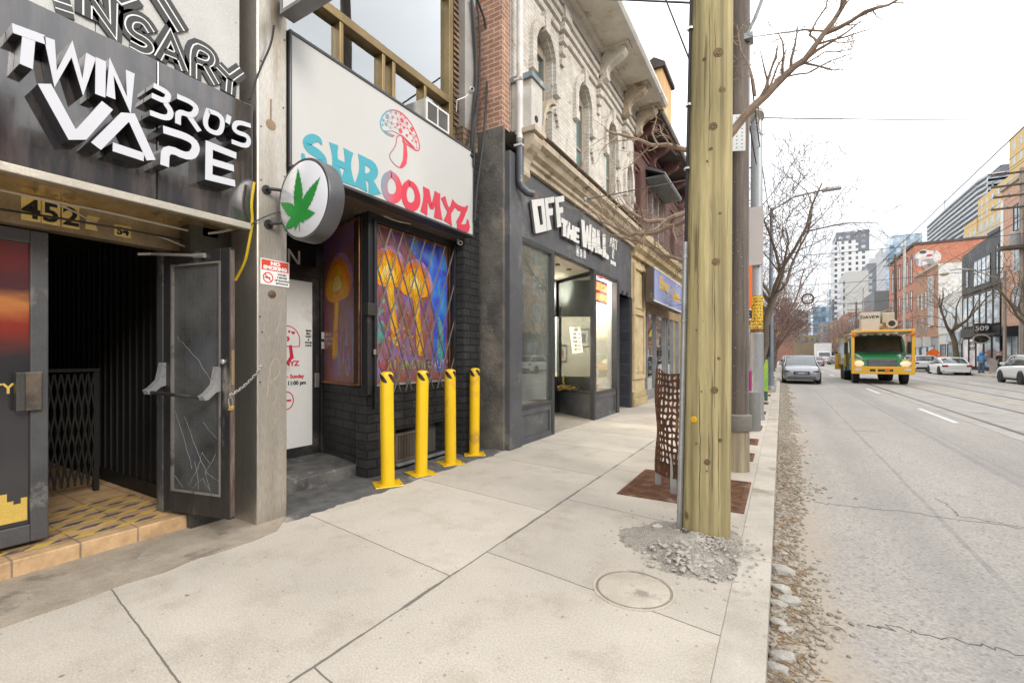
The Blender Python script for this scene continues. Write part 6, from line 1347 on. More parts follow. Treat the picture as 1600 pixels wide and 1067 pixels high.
# the near tree: trunk hidden by the new pole, its limbs reach out on both sides
t = thing('bare_tree', 'bare tree growing from the large grate behind the new pole', 'tree', (-.72, 5.3, 0), 'bare street trees'); rnd = random.Random(33)
tr = MB(); tr.tube([V((-.72, 5.3, -.05)), V((-.72, 5.3, 1)), V((-.70, 5.3, 2)), V((-.66, 5.3, 3)), V((-.6, 5.3, 4.2))], [.11, .095, .085, .075, .05], 12, False); tr.build('trunk', bark, t, True)
br = MB(); cz_ = lambda pts, Y, dY: [onY(960 + a * .225, 180 + c * .225, Y + dY * i) for i, (a, c) in enumerate(pts)]
LB = [(cz_([(640, 255), (495, 235), (380, 215), (310, 215), (200, 190), (100, 150), (0, 130), (-60, 110)], 5.25, -.04), .032), (cz_([(640, 640), (490, 680), (360, 725), (230, 745), (150, 700), (60, 630), (0, 640)], 5.2, -.06), .032), (cz_([(640, 730), (490, 745), (380, 770), (220, 830), (100, 830), (0, 780), (-90, 740), (-150, 660)], 5.3, -.03), .030), (cz_([(640, 1000), (470, 1010), (330, 970), (210, 900), (100, 860), (0, 840), (-80, 800)], 5.25, .04), .022), (cz_([(310, 215), (260, 130), (290, 20), (270, -60)], 5.1, .02), .012), (cz_([(220, 830), (235, 740), (180, 690), (110, 700)], 5.1, .0), .012), (cz_([(380, 215), (330, 120), (310, 60)], 5.1, .0), .01),
      ([onY(x, y, Y) for x, y, Y in ((1118, 235, 5.3), (1165, 182, 5.3), (1195, 150, 5.3), (1225, 120, 5.3), (1258, 92, 5.25), (1290, 52, 5.2), (1312, 18, 5.2), (1325, -12, 5.15))], .048), ([onY(x, y, Y) for x, y, Y in ((1290, 52, 5.2), (1330, 32, 5.15), (1370, 14, 5.1), (1410, -6, 5.1))], .022), ([onY(x, y, Y) for x, y, Y in ((1290, 49, 5.2), (1255, 48, 5.2), (1215, 55, 5.25), (1178, 58, 5.3))], .010), ([onY(x, y, Y) for x, y, Y in ((1278, 70, 5.22), (1265, 55, 5.22), (1290, 10, 5.2), (1296, -8, 5.2))], .012), ([onY(x, y, Y) for x, y, Y in ((1200, 145, 5.3), (1215, 105, 5.3), (1228, 80, 5.3))], .012), ([onY(x, y, Y) for x, y, Y in ((1180, 150, 5.3), (1172, 110, 5.35), (1160, 80, 5.4), (1150, 40, 5.4))], .014), ([onY(x, y, Y) for x, y, Y in ((1222, 122, 5.3), (1262, 115, 5.2), (1300, 95, 5.1), (1330, 83, 5.1))], .009), ([onY(x, y, Y) for x, y, Y in ((1240, 108, 5.3), (1290, 82, 5.35), (1330, 80, 5.4))], .008), ([onY(x, y, Y) for x, y, Y in ((1165, 182, 5.3), (1185, 155, 5.3), (1187, 185, 5.3), (1175, 205, 5.3))], .012)]
for pts, r in LB:
    q = [pts[0]]
    for a, e in zip(pts, pts[1:]):
        for s_ in (.5, 1): q.append(a.lerp(e, s_) + V((rnd.gauss(0, .006), rnd.gauss(0, .012), rnd.gauss(0, .008))))
    rr = [max(.004, r * (1 - .72 * i / len(q))) for i in range(len(q))]; br.tube(q, rr, 7, False)
    L = sum((a - e).length for a, e in zip(q, q[1:])); spawn(br, q, rr, min(.85, L * .55), rnd, 2, 4, .04, .22, (0, 0, max(5, int(L * (8 if pts[0].x < -.6 and r > .015 else 10))), 3, 2), .0026, .2)
br.build('crown', M('near twig bark', (.30, .22, .155), .85, col2=(.20, .14, .10), vs=9), t, True)
bare_tree(-.62, 15, 'bare twisted tree leaning over the road beyond the grey steel pole', 6.3, .115, 5, (.13, .05), 2.9, (8, 6, 5, 5), up=.05, mt=M('dark bark', (.13, .10, .075), .9, bump=.7), mb=M('dark twig', (.15, .115, .09), .9), minr=.005)
for i, (x, y, h, sd) in enumerate(((-.6, 26, 6.5, 8), (-.6, 36, 6.5, 9), (-.6, 48, 7, 10), (-.6, 62, 7, 12))): bare_tree(x, y, ('bare tree far along the near kerb, first beyond the lamp pole', 'bare tree far along the near kerb, beside the distant houses', 'small bare tree near the far end of the near kerb', 'last bare tree one can make out on the near kerb')[i], h, .13, sd, (.06, 0), 2.3, (6, 5, 4, 3), 4, minr=.007 + .004 * i, mb=M('reddish twig', (.19, .12, .095), .9))
# overhead wires
def wire(a, e, r, lab, sag=.0, cat='wire'): return cable([a, e], r, wire_black, 'overhead_wire', lab, cat, sag, 5, 'overhead wires')
A_ = onX(915, 312, -3.26); wire(A_, onY(1174, 262, 11.5), .012, 'span wire from the tan cornice to the grey steel pole')
q = MB(); q.lathe([(.05, 0), (.05, .02), (.02, .04)], FX(-3.28, A_.y, A_.z), 12); tag(q.build('wire_anchor', grey_metal), 'round iron wire anchor on the tan cornice over the shop letters', 'wire anchor')
wire(V((-.48, 11.5, 6.72)), onX(1645, 186, 13.7), .014, 'span wire crossing the road from the steel pole, the nearest one', .05)

wire(onY(838, -6, 9.4), onY(1120, 7, 6.5), .016, 'thick black wire crossing the gutter at the top of the view'); wire(onY(1034, -16, 6.6), onY(1082, 106, 6.4), .012, 'steep black wire dropping behind the new pole')
wire(V((-.45, 6.4, 5.2)), V((-.48, 11.5, 5.7)), .012, 'short wire between the weathered pole and the steel pole', .1); wire(V((-.45, 6.4, 6.1)), V((-.35, 20.5, 6.6)), .012, 'long wire from the weathered pole to the lamp pole', .25)
t = thing('pole_bracket', 'grey bracket arm high on the weathered pole', 'bracket', (-.4, 6.35, 4.4)); q = MB(); q.tube([onY(1168, 52, 6.35), onY(1180, 28, 6.35), onY(1193, -6, 6.35)], .022, 8); q.build('arm', stp, t, True); q = MB(); q.box(-.46, -.30, 6.27, 6.43, onY(1168, 60, 6.35).z - .05, onY(1168, 60, 6.35).z + .02); q.build('clamp', stp, t)
for i, (y, z, x1) in enumerate(((33, 8.2, 15), (47, 8.2, 15), (64, 8, 15), (84, 8, 15))): wire(V((-.4, y, z - .6)), V((x1, y + 2, z)), .016 + .003 * i, ('second span wire across the road, beyond the grey car', 'third span wire across the road, beyond the green truck', 'fourth span wire across the road, near the distant trees', 'fifth and farthest span wire across the road')[i], .2)
for i, X in enumerate((4.84, 7.99)):
    wire(V((X, 8, 6.75)), V((X, 260, 6.0)), .014, ('trolley wire above the nearer tram track', 'trolley wire above the farther tram track')[i])
for i, (px, py, Y, r) in enumerate(((1262, 467, 47, .42), (1227, 499, 64, .38))):
    c = onY(px, py, Y); q = MB(); q.tube([c + V((r * math.cos(k * .2618), 0, r * math.sin(k * .2618))) for k in range(25)], .07, 6, False); tag(q.build('ring_ornament', wire_black, None, True), ('black ring hanging over the road from a span wire, larger in view', 'black ring hanging over the road near the far trees, smaller in view')[i], 'ring', 'rings hung over the road')
# ---------------------------------------------------------------- vehicles
def loft(b, secs, mats=None, caps=True):      # secs: list of (y, [(x, z)...]) half sections mirrored in x
    rows = []
    for y, half in secs:
        full = [(-x, z) for x, z in half] + [(x, z) for x, z in half[::-1]]
        rows.append([V((x, y, z)) for x, z in full])
    n = len(rows[0]); o = len(b.v)
    for r in rows: b.v += r
    for i in range(len(rows) - 1):
        for k in range(n - 1):
            b.f.append([o+i*n+k, o+i*n+k+1, o+(i+1)*n+k+1, o+(i+1)*n+k]); b.m.append(mats(i, k, n) if mats else 0)
        b.f.append([o+i*n+n-1, o+i*n, o+(i+1)*n, o+(i+1)*n+n-1]); b.m.append(0)
    if caps:
        b.f.append([o + k for k in range(n)]); b.m.append(0 if not mats else mats(-1, 0, n)); b.f.append([o + (len(rows)-1)*n + k for k in range(n)][::-1]); b.m.append(0 if not mats else mats(-2, 0, n))
    return b
def PAINT(name, col, metal=.0): return M(name, col, .3, metal, var=.03, coat=.7, fine=.02, rvar=.02)
cglass = DARKGLASS('car glass', (.025, .03, .033), .03, .9); tyre_m = rubber; rim_m = M('alloy rim', (.42, .42, .43), .35, .8); lamp_m = M('lamp glass', (.62, .64, .66), .15, .2, var=.1); red_lamp = M('tail lamp', (.35, .015, .015), .2); trim_m = M('plastic trim', (.03, .03, .032), .6)
def wheel(par, x, y, r, w_):
    s = 1 if x > 0 else -1; T = frame((x, y, r), V((0, 1, 0)), V((0, 0, 1)), V((1, 0, 0)) if True else V()); 
    T = Matrix.Translation((x, y, r)) @ Matrix.Rotation(R(90 * s), 4, 'Y')
    ty = MB().lathe([(r*.66, -w_), (r*.94, -w_), (r, -w_*.8), (r, -.03), (r*.94, 0), (r*.66, 0)], T, 20).build('wheel', tyre_m, par, True)
    b = MB(); b.lathe([(r*.66, -.03), (r*.62, -.015), (r*.60, -.05), (.05, -.05)], T, 20); b.build('rim', rim_m, ty, True)
    b = MB()
    for k in range(5):
        a = k * 1.2566; d = V((math.cos(a), math.sin(a), 0)); q = V((-d.y, d.x, 0)); P = [d*.03 + q*.03, d*r*.6 + q*.025, d*r*.6 - q*.025, d*.03 - q*.03]; b.add([T @ (p + V((0, 0, z))) for z in (-.045, -.012) for p in P], [(0, 1, 2, 3), (4, 5, 6, 7), (0, 1, 5, 4), (2, 3, 7, 6)])
    b.build('spoke', rim_m, ty)
def car(name, lab, paint, kind='suv', lower=None, group=None, L=4.5, W=1.84, H=1.62, plate=True):
    t = thing(name, lab, 'car', (0, 0, 0), group); hw = W / 2; zs = .22 if kind == 'suv' else .18
    def sec(y, w, z0, z1, cr=.03): return (y, [(w*.90, z0), (w*.985, z0 + .10), (w, z0 + (z1-z0)*.45), (w*.985, z1 - .16), (w*.93, z1 - .05), (w*.80, z1), (w*.35, z1 + cr), (0.001, z1 + cr)])
    hz = .98 if kind == 'suv' else .86; bz_ = 1.04 if kind == 'suv' else .92; y0 = -L/2
    S = [sec(y0, hw*.78, zs + .12, .62, .01), sec(y0 + .05, hw*.88, zs + .03, .72, .02), sec(y0 + .22, hw*.96, zs, hz - .12), sec(y0 + .55, hw, zs, hz - .03), sec(y0 + 1.2, hw, zs, hz + .03), sec(y0 + 2.2, hw, zs, bz_), sec(y0 + L - 1.1, hw, zs, bz_ + .03), sec(y0 + L - .35, hw*.97, zs + .03, bz_ + (.04 if kind == 'suv' else .02)), sec(y0 + L - .08, hw*.92, zs + .1, bz_ + (.0 if kind == 'suv' else -.02), .01), sec(y0 + L, hw*.84, zs + .2, bz_ - .12, .0)]
    loft(MB(), S).build('body', paint, t, True, angle=50)
    def gs_(y, wb, zb, wt, zt): return (y, [(wb, zb), (wb*.5 + wt*.5 + .015, zb*.5 + zt*.5), (wt + .01, zt - .09), (wt*.93, zt - .02), (wt*.6, zt), (0.001, zt + .015)])
    if kind == 'suv': GS = [(y0 + 1.02, hz + .0, hz + .03), (y0 + 1.5, bz_, H - .26), (y0 + 1.95, bz_, H - .03), (y0 + 2.5, bz_, H), (y0 + L - 1.0, bz_ + .02, H - .03), (y0 + L - .45, bz_ + .02, H - .10), (y0 + L - .12, bz_, bz_ + .1)]
    else: GS = [(y0 + 1.15, hz + .02, hz + .05), (y0 + 1.65, bz_, H - .2), (y0 + 2.1, bz_, H - .02), (y0 + 2.7, bz_, H), (y0 + L - 1.35, bz_ + .02, H - .1), (y0 + L - .8, bz_ + .02, H - .28), (y0 + L - .30, bz_, bz_ + .05)]
    secs = [gs_(y, hw*.93, zb, hw*(.80 - (.0 if i else -.08)), zt) for i, (y, zb, zt) in enumerate(GS)]
    nS = len(secs)
    def mm(i, k, n): return 1 if (i in (2, 3) + ((4,) if kind == 'suv' else ()) and 2 <= k <= n - 4) else 0
    gb = MB(); loft(gb, secs, mm); gh = gb.build('greenhouse', [cglass, paint], t, True, angle=40)
    for s in (-1, 1):
        b = MB(); P = [V((s * (hw*.93 if i == 0 else hw*.80 + .015), y, zt - .06)) for i, (y, zb, zt) in enumerate(GS)]; b.tube(P, .035, 6); b.build('roof_rail', paint, gh, True)
        b = MB(); y = y0 + L*.52; b.add([V((s*(hw*.93+.008), y - .05, bz_)), V((s*(hw*.93+.008), y + .05, bz_)), V((s*(hw*.80+.02), y + .07, H - .1)), V((s*(hw*.80+.02), y - .02, H - .1))], [(0, 1, 2, 3)]); b.build('pillar', trim_m, gh)
        b = MB(); b.box(s*hw*.96, s*(hw + .17), y0 + 1.42, y0 + 1.52, bz_ + .0, bz_ + .15); b.build('mirror', paint, t, bevel=.02)
        b = MB(); b.prism([(s*hw*.50, .60), (s*hw*.86, .66), (s*hw*.90, .76), (s*hw*.60, .71)] if s > 0 else [(s*hw*.50, .60), (s*hw*.60, .71), (s*hw*.90, .76), (s*hw*.86, .66)], FY(y0 + .26), -.05, .24); b.build('headlight', M('smoked lamp', (.07, .075, .08), .12), t)
        b = MB(); b.box(s*hw*.58, s*hw*.95, y0 + L - .16, y0 + L + .012, bz_ - .26, bz_ - .10); b.build('tail_light', red_lamp, t, bevel=.02)
        for yw in (y0 + .88, y0 + L - .92):
            r = .345 if kind == 'suv' else .33; b = MB(); T = Matrix.Translation((s*(hw - .02), yw, r)) @ Matrix.Rotation(R(90*s), 4, 'Y'); b.lathe([(r + .07, -.1), (r + .07, .025), (r + .03, .03), (r + .03, -.1)], T, 24); b.lathe([(r + .03, .0), (.02, .001)], T, 20); b.build('wheel_arch', trim_m, t)
            wheel(t, s*(hw + .035), yw, r, .22)
        b = MB(); b.box(s*(hw - .03), s*(hw + .012), y0 + 1.3, y0 + L - 1.35, zs - .02, zs + .10); b.build('sill', trim_m if kind == 'suv' else paint, t)
    b = MB(); b.box(-hw*.42, hw*.42, y0 - .012, y0 + .1, .50, .70); gr = b.build('grille', trim_m, t, bevel=.02)
    b = MB()
    for i in range(4): b.box(-hw*.34, hw*.34, y0 - .018, y0 - .01, .54 + i*.035, .555 + i*.035)
    b.build('grille_bar', rim_m, gr)
    b = MB(); b.box(-hw*.72, hw*.72, y0 - .03, y0 + .12, zs + .02, zs + .22); b.build('front_bumper', lower or trim_m, t, bevel=.03)
    b = MB(); b.box(-hw*.8, hw*.8, y0 + L - .14, y0 + L + .02, zs + .06, zs + .26); b.build('rear_bumper', lower or trim_m, t, bevel=.03)
    b = MB(); b.box(-.26, .26, y0 + L + .0, y0 + L + .022, .62, .75); b.build('number_plate', white_paint, t)
    return t
def put(o, x, y, rz=0, z=-.13): o.location = (x, y, z); o.rotation_euler = (0, 0, R(rz)); return o
wp = PAINT('car white', (.72, .72, .71)); gp_ = PAINT('car silver', (.27, .285, .31), .3); 
g1 = car('parked_car', 'silver grey crossover facing the camera by the near kerb', gp_, 'suv', M('dark bumper', (.10, .10, .11), .5), None, 4.5, 1.80, 1.58); put(g1, .95, 31.8)
q = MB(); q.box(-.17, .17, -2.275, -2.268, .575, .625); q.build('badge', M('chrome', (.7, .7, .7), .2, .9), g1)
s1 = car('parked_car', 'white crossover parked at the far kerb, nearest the right edge of the view', wp, 'suv', None, 'white cars parked at the far kerb', 4.4, 1.80, 1.62); put(s1, 11.95, 36.3, 180)
sd = car('parked_car', 'white sedan parked before the two people on the far pavement', wp, 'sedan', wp, 'white cars parked at the far kerb', 4.75, 1.85, 1.45); put(sd, 12.05, 51.6, 180)
c = copy_tree(s1); put(c, 12.0, 60.2, 180); c['label'] = 'white crossover with dark rear window parked ahead of the white sedan'
c = copy_tree(s1); put(c, 12.0, 68.5, 180); c['label'] = 'white crossover at the far kerb half hidden by the green truck'
dkc = [car('distant_car', 'dark car far down the near lane behind the silver crossover', PAINT('car dark', (.05, .055, .06)), 'sedan', None, 'distant traffic', 4.6, 1.8, 1.48), car('distant_car', 'red car far down the road beside the distant white truck', PAINT('car red', (.3, .03, .03)), 'sedan', None, 'distant traffic', 4.5, 1.8, 1.5)]
put(dkc[0], 1.0, 52); put(dkc[1], 4.6, 84, 0)
for src, x, y, rz, lab in ((dkc[0], 1.0, 66, 0, 'dark car at the near kerb, second behind the silver crossover'), (g1, 1.0, 80, 0, 'silver crossover at the near kerb far down the road'), (dkc[0], 4.5, 130, 0, 'dark car coming up far behind the white truck'), (s1, 12, 80, 180, 'white crossover parked far along the far kerb'), (dkc[0], 12, 90, 180, 'dark car parked far along the far kerb'), (dkc[1], 1.0, 95, 0, 'red car at the near kerb far down the road'), (s1, 1.2, 112, 0, 'white crossover at the near kerb near the road end'), (dkc[1], 8.0, 120, 180, 'red car driving away near the road end'), (g1, 8.1, 98, 180, 'silver crossover driving away far down the road'), (dkc[0], 1.1, 135, 0, 'dark car at the near kerb near the road end')):
    o = copy_tree(src); put(o, x, y, rz); o['label'] = lab; o['group'] = 'distant traffic'; o.name = 'distant_car'
# green and yellow tree-service truck
tk = thing('bucket_truck', 'green tree service bucket truck with a yellow front guard frame', 'truck', (0, 0, 0))
grn = PAINT('truck green', (.018, .20, .075)); ylw = PAINT('truck yellow', (.80, .42, .01)); dkg = PAINT('box green', (.03, .13, .07)); crm = M('bucket cream', (.52, .46, .35), .5, var=.08)
def tsec(y, w, z0, z1, cr=.04): return (y, [(w*.97, z0), (w, z0 + .1), (w, z1 - .22), (w*.95, z1 - .08), (w*.8, z1), (.001, z1 + cr)])
hood = MB(); loft(hood, [tsec(.10, .90, .75, 1.38, .03), tsec(.2, .98, .72, 1.50), tsec(.9, 1.12, .72, 1.66), tsec(1.3, 1.2, .72, 1.76)]); hood.build('hood', grn, tk, True, angle=45)
for s in (-1, 1):
    b = MB(); loft(b, [(.12, [(s*0 + .001, .7), (.12, .7), (.24, 1.0), (.2, 1.25), (.001, 1.3)]), (.8, [(.001, .7), (.2, .7), (.32, 1.1), (.26, 1.45), (.001, 1.5)]), (1.7, [(.001, .7), (.2, .7), (.3, 1.1), (.22, 1.45), (.001, 1.5)])]); 
    for i in range(len(b.v)): b.v[i] = b.v[i] + V((s*1.0, 0, 0))
    b.build('fender', grn, tk, True)
    b = MB(); b.lathe([(.001, 0), (.10, .0), (.16, -.03), (.17, -.1)], Matrix.Translation((s*1.0, .05, 1.12)) @ Matrix.Rotation(R(90), 4, 'X') @ Matrix.Scale(1.45, 4, V((1, 0, 0))), 18); hl = b.build('headlight', M('lit headlamp', (1, .86, .6), .3, emit=.12, var=0, fine=0), tk, True)
    b = MB(); b.box(s*.68, s*1.2, .12, .16, 1.26, 1.36); b.build('headlight_brow', ylw, tk, bevel=.02)
    wheel(tk, s*1.22, .95, .50, .30)
    for yw in (5.1, 6.2): wheel(tk, s*1.24, yw, .50, .50)
    b = MB(); b.box(s*1.36, s*1.52, 1.6, 1.72, 1.65, 2.35); b.build('mirror', black_paint, tk, bevel=.03)
b = MB(); b.box(-.62, .62, .055, .12, 1.0, 1.36); gq = b.build('grille', black_paint, tk, bevel=.02); b = MB()
for i in range(5): b.box(-.60, .60, .035, .056, 1.025 + i*.07, 1.06 + i*.07)
b.build('grille_bar', M('grille steel', (.28, .28, .29), .35, .8), gq)
cab = MB(); loft(cab, [tsec(1.25, 1.22, .7, 1.72), tsec(1.4, 1.24, .7, 1.78), tsec(1.75, 1.24, .7, 2.6), tsec(1.85, 1.22, .7, 2.72), tsec(3.4, 1.24, .7, 2.75)]); cab.build('cab', grn, tk, True, angle=40)
b = MB(); b.add([V((-1.08, 1.355, 1.80)), V((1.08, 1.355, 1.80)), V((1.02, 1.70, 2.60)), V((-1.02, 1.70, 2.60))], [(0, 1, 2, 3)]); b.build('windscreen', DARKGLASS('truck glass', (.022, .024, .022), .02, .8), tk, solid=.01)
for s in (-1, 1):
    q = MB(); q.tube([V((s*1.09, 1.34, 1.79)), V((s*1.03, 1.69, 2.6))], .05, 6); q.build('screen_pillar', black_paint, tk)
    q = MB(); q.tube([V((s*.15, 1.32, 1.80)), V((s*.75, 1.36, 1.93))], .014, 5); q.build('wiper', black_paint, tk)
q = MB(); q.box(-1.08, 1.08, 1.28, 1.37, 1.74, 1.80); q.build('cowl', black_paint, tk); q = MB(); q.box(-1.04, 1.04, 1.66, 1.74, 2.58, 2.68); q.build('sun_visor', black_paint, tk)
for k in range(5): MB().box(-.7 + k*.35 - .07, -.7 + k*.35 + .07, 1.9, 2.0, 2.74, 2.82).build('roof_lamp', M('amber lamp', (.75, .2, .02), .3), tk)
for s in (-1, 1):
    b = MB(); b.prism([(1.75, 1.75), (3.1, 1.75), (3.1, 2.5), (2.0, 2.5)], frame((s*1.245, 0, 0), V((0, 1, 0)), V((0, 0, 1)), V((1, 0, 0))), -.01, .01); b.build('side_window', cglass, tk)
b = MB(); b.box(-1.36, 1.36, -.12, .05, .56, .98); bp = b.build('bumper', ylw, tk, bevel=.02)
for a in ((-.55, -.3), (-.2, .1), (.18, .45)): MB().box(a[0], a[1], -.127, -.119, .7, .83).build('bumper_slot', black_paint, bp)
MB().box(.1, .3, -.132, -.127, .66, .86).build('marker', orng, bp)
for s in (-1, 1): MB().box(s*1.2, s*.9, -.13, -.119, .74, .86).build('bumper_lamp', lamp_m, bp, bevel=.01)
fr_ = MB()
for s in (-1, 1): fr_.box(s*1.36, s*1.22, -.1, .06, .98, 2.85)
fr_.box(-1.36, 1.36, -.12, .06, 2.85, 2.97); fr_.build('guard_frame', ylw, tk, bevel=.015)
b = MB(); b.box(-1.36, 1.36, .06, 3.4, 2.87, 2.93); b.build('guard_roof', ylw, tk)
for s in (-1, 1): MB().box(s*1.36, s*1.28, .06, 3.6, 2.78, 2.95).build('guard_rail', ylw, tk); MB().lathe([(.11, 0), (.11, .02), (.06, .05)], frame((s*1.24, -.11, 2.7), V((1, 0, 0)), V((0, 0, 1)), V((0, -1, 0))), 14).build('amber_lamp', M('amber lamp', (.75, .2, .02), .3), tk, True)
for s in (-1, 1): MB().box(s*1.36, s*1.26, 3.3, 3.42, .9, 2.9).build('rear_post', ylw, tk)
b = MB(); b.box(-1.25, 1.25, 4.4, 8.2, .95, 2.75); b.build('chipper_box', dkg, tk, bevel=.03)
b = MB(); b.box(-1.3, 1.3, 3.5, 4.35, .62, 1.75); b.build('tool_locker', dkg, tk, bevel=.02)
b = MB(); b.box(-.45, .45, 1.2, 8.6, .52, .72); b.build('chassis', black_paint, tk)
b = MB(); b.box(-1.42, -1.0, 8.2, 8.4, .6, 1.7); b.box(1.0, 1.42, 8.2, 8.4, .6, 1.7); b.box(-1.0, 1.0, 8.2, 8.4, .6, .8); b.build('tail_frame', ylw, tk)
b = MB(); b.tube([V((.1, 4.0, 1.7)), V((.1, 4.0, 3.2))], .28, 14); b.build('turret', crm, tk, True)
b = MB(); b.box(-.22, .22, 3.6, 9.3, 3.05, 3.45); b.build('boom', crm, tk, bevel=.04); b = MB(); b.tube([V((.55, .9, 3.35)), V((.55, 5.5, 3.35))], .2, 16); b.tube([V((.55, .85, 3.35)), V((.55, .9, 3.35))], .26, 16); b.build('upper_boom', crm, tk, True)
MB().lathe([(.16, 0), (.15, .01)], frame((.55, .848, 3.35), V((1, 0, 0)), V((0, 0, 1)), V((0, -1, 0))), 14).build('boom_end', black_paint, tk)
b = MB(); b.prism([(-.75, 2.98), (.05, 2.98), (.09, 4.05), (-.79, 4.05)], FY(1.15), -.8, 0); bk = b.build('bucket', M('bucket white', (.55, .51, .44), .5, var=.05), tk, bevel=.04)
text('DAVEY', 'bucket_lettering', ink, FY(1.145, -.40, 3.68), .17, .004, bk, .006, sx=1.1)
b = MB(); b.lathe([(.05, 0), (.05, .004)], FY(1.148, .0, 3.76), 8); b.build('bucket_emblem', M('emblem green', (.02, .12, .05), .5), bk)
b = MB(); b.box(.2, .75, 1.3, 2.0, 3.4, 4.0); b.build('boom_head', crm, tk, bevel=.04); b = MB(); b.box(-.55, -.25, 2.2, 2.5, 2.93, 3.1); b.build('beacon', M('amber lamp', (.75, .2, .02), .3), tk, bevel=.02)
put(tk, 4.72, 31.6)
# white box truck far off
bt = thing('box_truck', 'white box truck far down the road behind the green truck', 'truck', (0, 0, 0)); MB().box(-1.25, 1.25, 1.9, 7.5, .9, 4.0).build('cargo_box', white_paint, bt, bevel=.03); cb = MB(); loft(cb, [tsec(0, 1.0, .5, 1.3), tsec(.2, 1.08, .5, 1.45), tsec(.6, 1.08, .5, 2.3), tsec(1.8, 1.08, .5, 2.45)]); cb.build('cab', white_paint, bt, True)
b = MB(); b.add([V((-.9, .16, 1.45)), V((.9, .16, 1.45)), V((.85, .54, 2.2)), V((-.85, .54, 2.2))], [(0, 1, 2, 3)]); b.build('windscreen', cglass, bt, solid=.01)
for s in (-1, 1):
    for yw in (.9, 5.8): wheel(bt, s*1.15, yw, .45, .3)
put(bt, 7.0, 104)
# people on the far pavement
def person(x, y, rz, lab, top, legs, hair, arms, hood=False, skin=(.45, .27, .19)):
    t = thing('person', lab, 'person', (0, 0, 0), 'people on the far pavement'); sk = M('skin %.2f' % skin[0], skin, .6)
    def skinned(name, verts, edges, rad, mt):
        me = bpy.data.meshes.new(name); me.from_pydata([V(v) for v in verts], edges, []); me.materials.append(mt)
        o = bpy.data.objects.new(name, me); COL.objects.link(o); o.parent = t
        m_ = o.modifiers.new('Skin', 'SKIN'); m_.use_smooth_shade = True
        for i, r_ in enumerate(rad): me.skin_vertices[0].data[i].radius = (r_, r_) if not isinstance(r_, tuple) else r_
        me.skin_vertices[0].data[0].use_root = True
        s_ = o.modifiers.new('Sub', 'SUBSURF'); s_.levels = 1; s_.render_levels = 2; return o
    body = [(0, 0, .95), (0, 0, 1.2), (0, 0, 1.42), (0, 0, 1.52), (0, -.02, 1.60), (0, -.02, 1.70), (-.19, 0, 1.40), (-.24, .02, 1.14), arms[0], (.19, 0, 1.40), (.24, .02, 1.14), arms[1], (-.10, 0, .88), (-.11, -.03, .5), (-.12, .02, .08), (-.12, -.12, .04), (.10, 0, .88), (.11, .05, .5), (.12, .10, .08), (.12, -.02, .04)]
    be = [(0, 1), (1, 2), (2, 3), (3, 4), (4, 5), (2, 6), (6, 7), (7, 8), (2, 9), (9, 10), (10, 11), (0, 12), (12, 13), (13, 14), (14, 15), (0, 16), (16, 17), (17, 18), (18, 19)]
    skinned('body', body, be, [(.13, .10), (.12, .09), (.13, .09), .05, .085, .075, .055, .042, .035, .055, .042, .035, .08, .055, .04, .035, .08, .055, .04, .035], sk)
    skinned('jacket', [(0, 0, .88), (0, 0, 1.1), (0, 0, 1.3), (0, 0, 1.44), (-.20, 0, 1.40), (-.25, .02, 1.14), V(arms[0]).lerp(V((-.25, .02, 1.14)), .12), (.20, 0, 1.40), (.25, .02, 1.14), V(arms[1]).lerp(V((.25, .02, 1.14)), .12)], [(0, 1), (1, 2), (2, 3), (3, 4), (4, 5), (5, 6), (3, 7), (7, 8), (8, 9)], [(.19, .14), (.185, .14), (.19, .135), (.12, .09), .085, .07, .055, .085, .07, .055], top)
    skinned('trousers', [(0, 0, .92), (-.10, 0, .82), (-.11, -.03, .5), (-.12, .02, .10), (.10, 0, .82), (.11, .05, .5), (.12, .10, .10)], [(0, 1), (1, 2), (2, 3), (0, 4), (4, 5), (5, 6)], [(.15, .12), .10, .075, .065, .10, .075, .065], legs)
    for s in (-1, 1): MB().box(s*.12 - .05, s*.12 + .05, (-.16 if s < 0 else -.06), (.10 if s < 0 else .2), 0, .09).build('shoe', trim_m, t, bevel=.03)
    hb = MB(); hb.lathe([(.001, 1.79), (.06, 1.78), (.10, 1.72), (.108, 1.65), (.095, 1.58)] if not hood else [(.001, 1.81), (.07, 1.79), (.115, 1.72), (.125, 1.62), (.12, 1.50)], Matrix.Translation((0, .02, 0)), 14, -20 if not hood else -40, 200 if not hood else 220); hb.build('hood' if hood else 'hair', top if hood else hair, t, True, solid=.02)
    for s in (-1, 1): MB().lathe([(.012, 0), (.001, .008)], FY(-.10, s*.03, 1.66), 8).build('eye', ink, t)
    MB().lathe([(.016, 0), (.001, .03)], FY(-.095, 0, 1.62), 8).build('nose', sk, t); MB().box(-.022, .022, -.102, -.09, 1.572, 1.582).build('mouth', M('lip', (.3, .1, .09), .5), t)
    t.location = (x, y, 0); t.rotation_euler = (0, 0, R(rz)); return t
jeans = M('denim', (.10, .17, .26), .8); blk_c = M('black cloth', (.015, .015, .017), .8)
person(14.35, 52.6, 150, 'person in a light blue hooded jacket and jeans behind the white sedan', M('blue jacket', (.13, .33, .58), .75), jeans, blk_c, ((-.2, -.2, .95), (.2, -.2, .98)), True)
person(14.3, 48.5, -30, 'person with fair hair in a black coat standing by the far shop door', blk_c, blk_c, M('fair hair', (.5, .34, .16), .7), ((-.08, -.2, 1.12), (.10, -.2, 1.08)))
person(14.9, 54.6, 20, 'person with dark hair in a dark jacket partly hidden by the white sedan', M('dark jacket', (.03, .03, .035), .8), jeans, M('dark hair', (.04, .025, .02), .7), ((-.26, -.02, .9), (.26, .0, .9)))
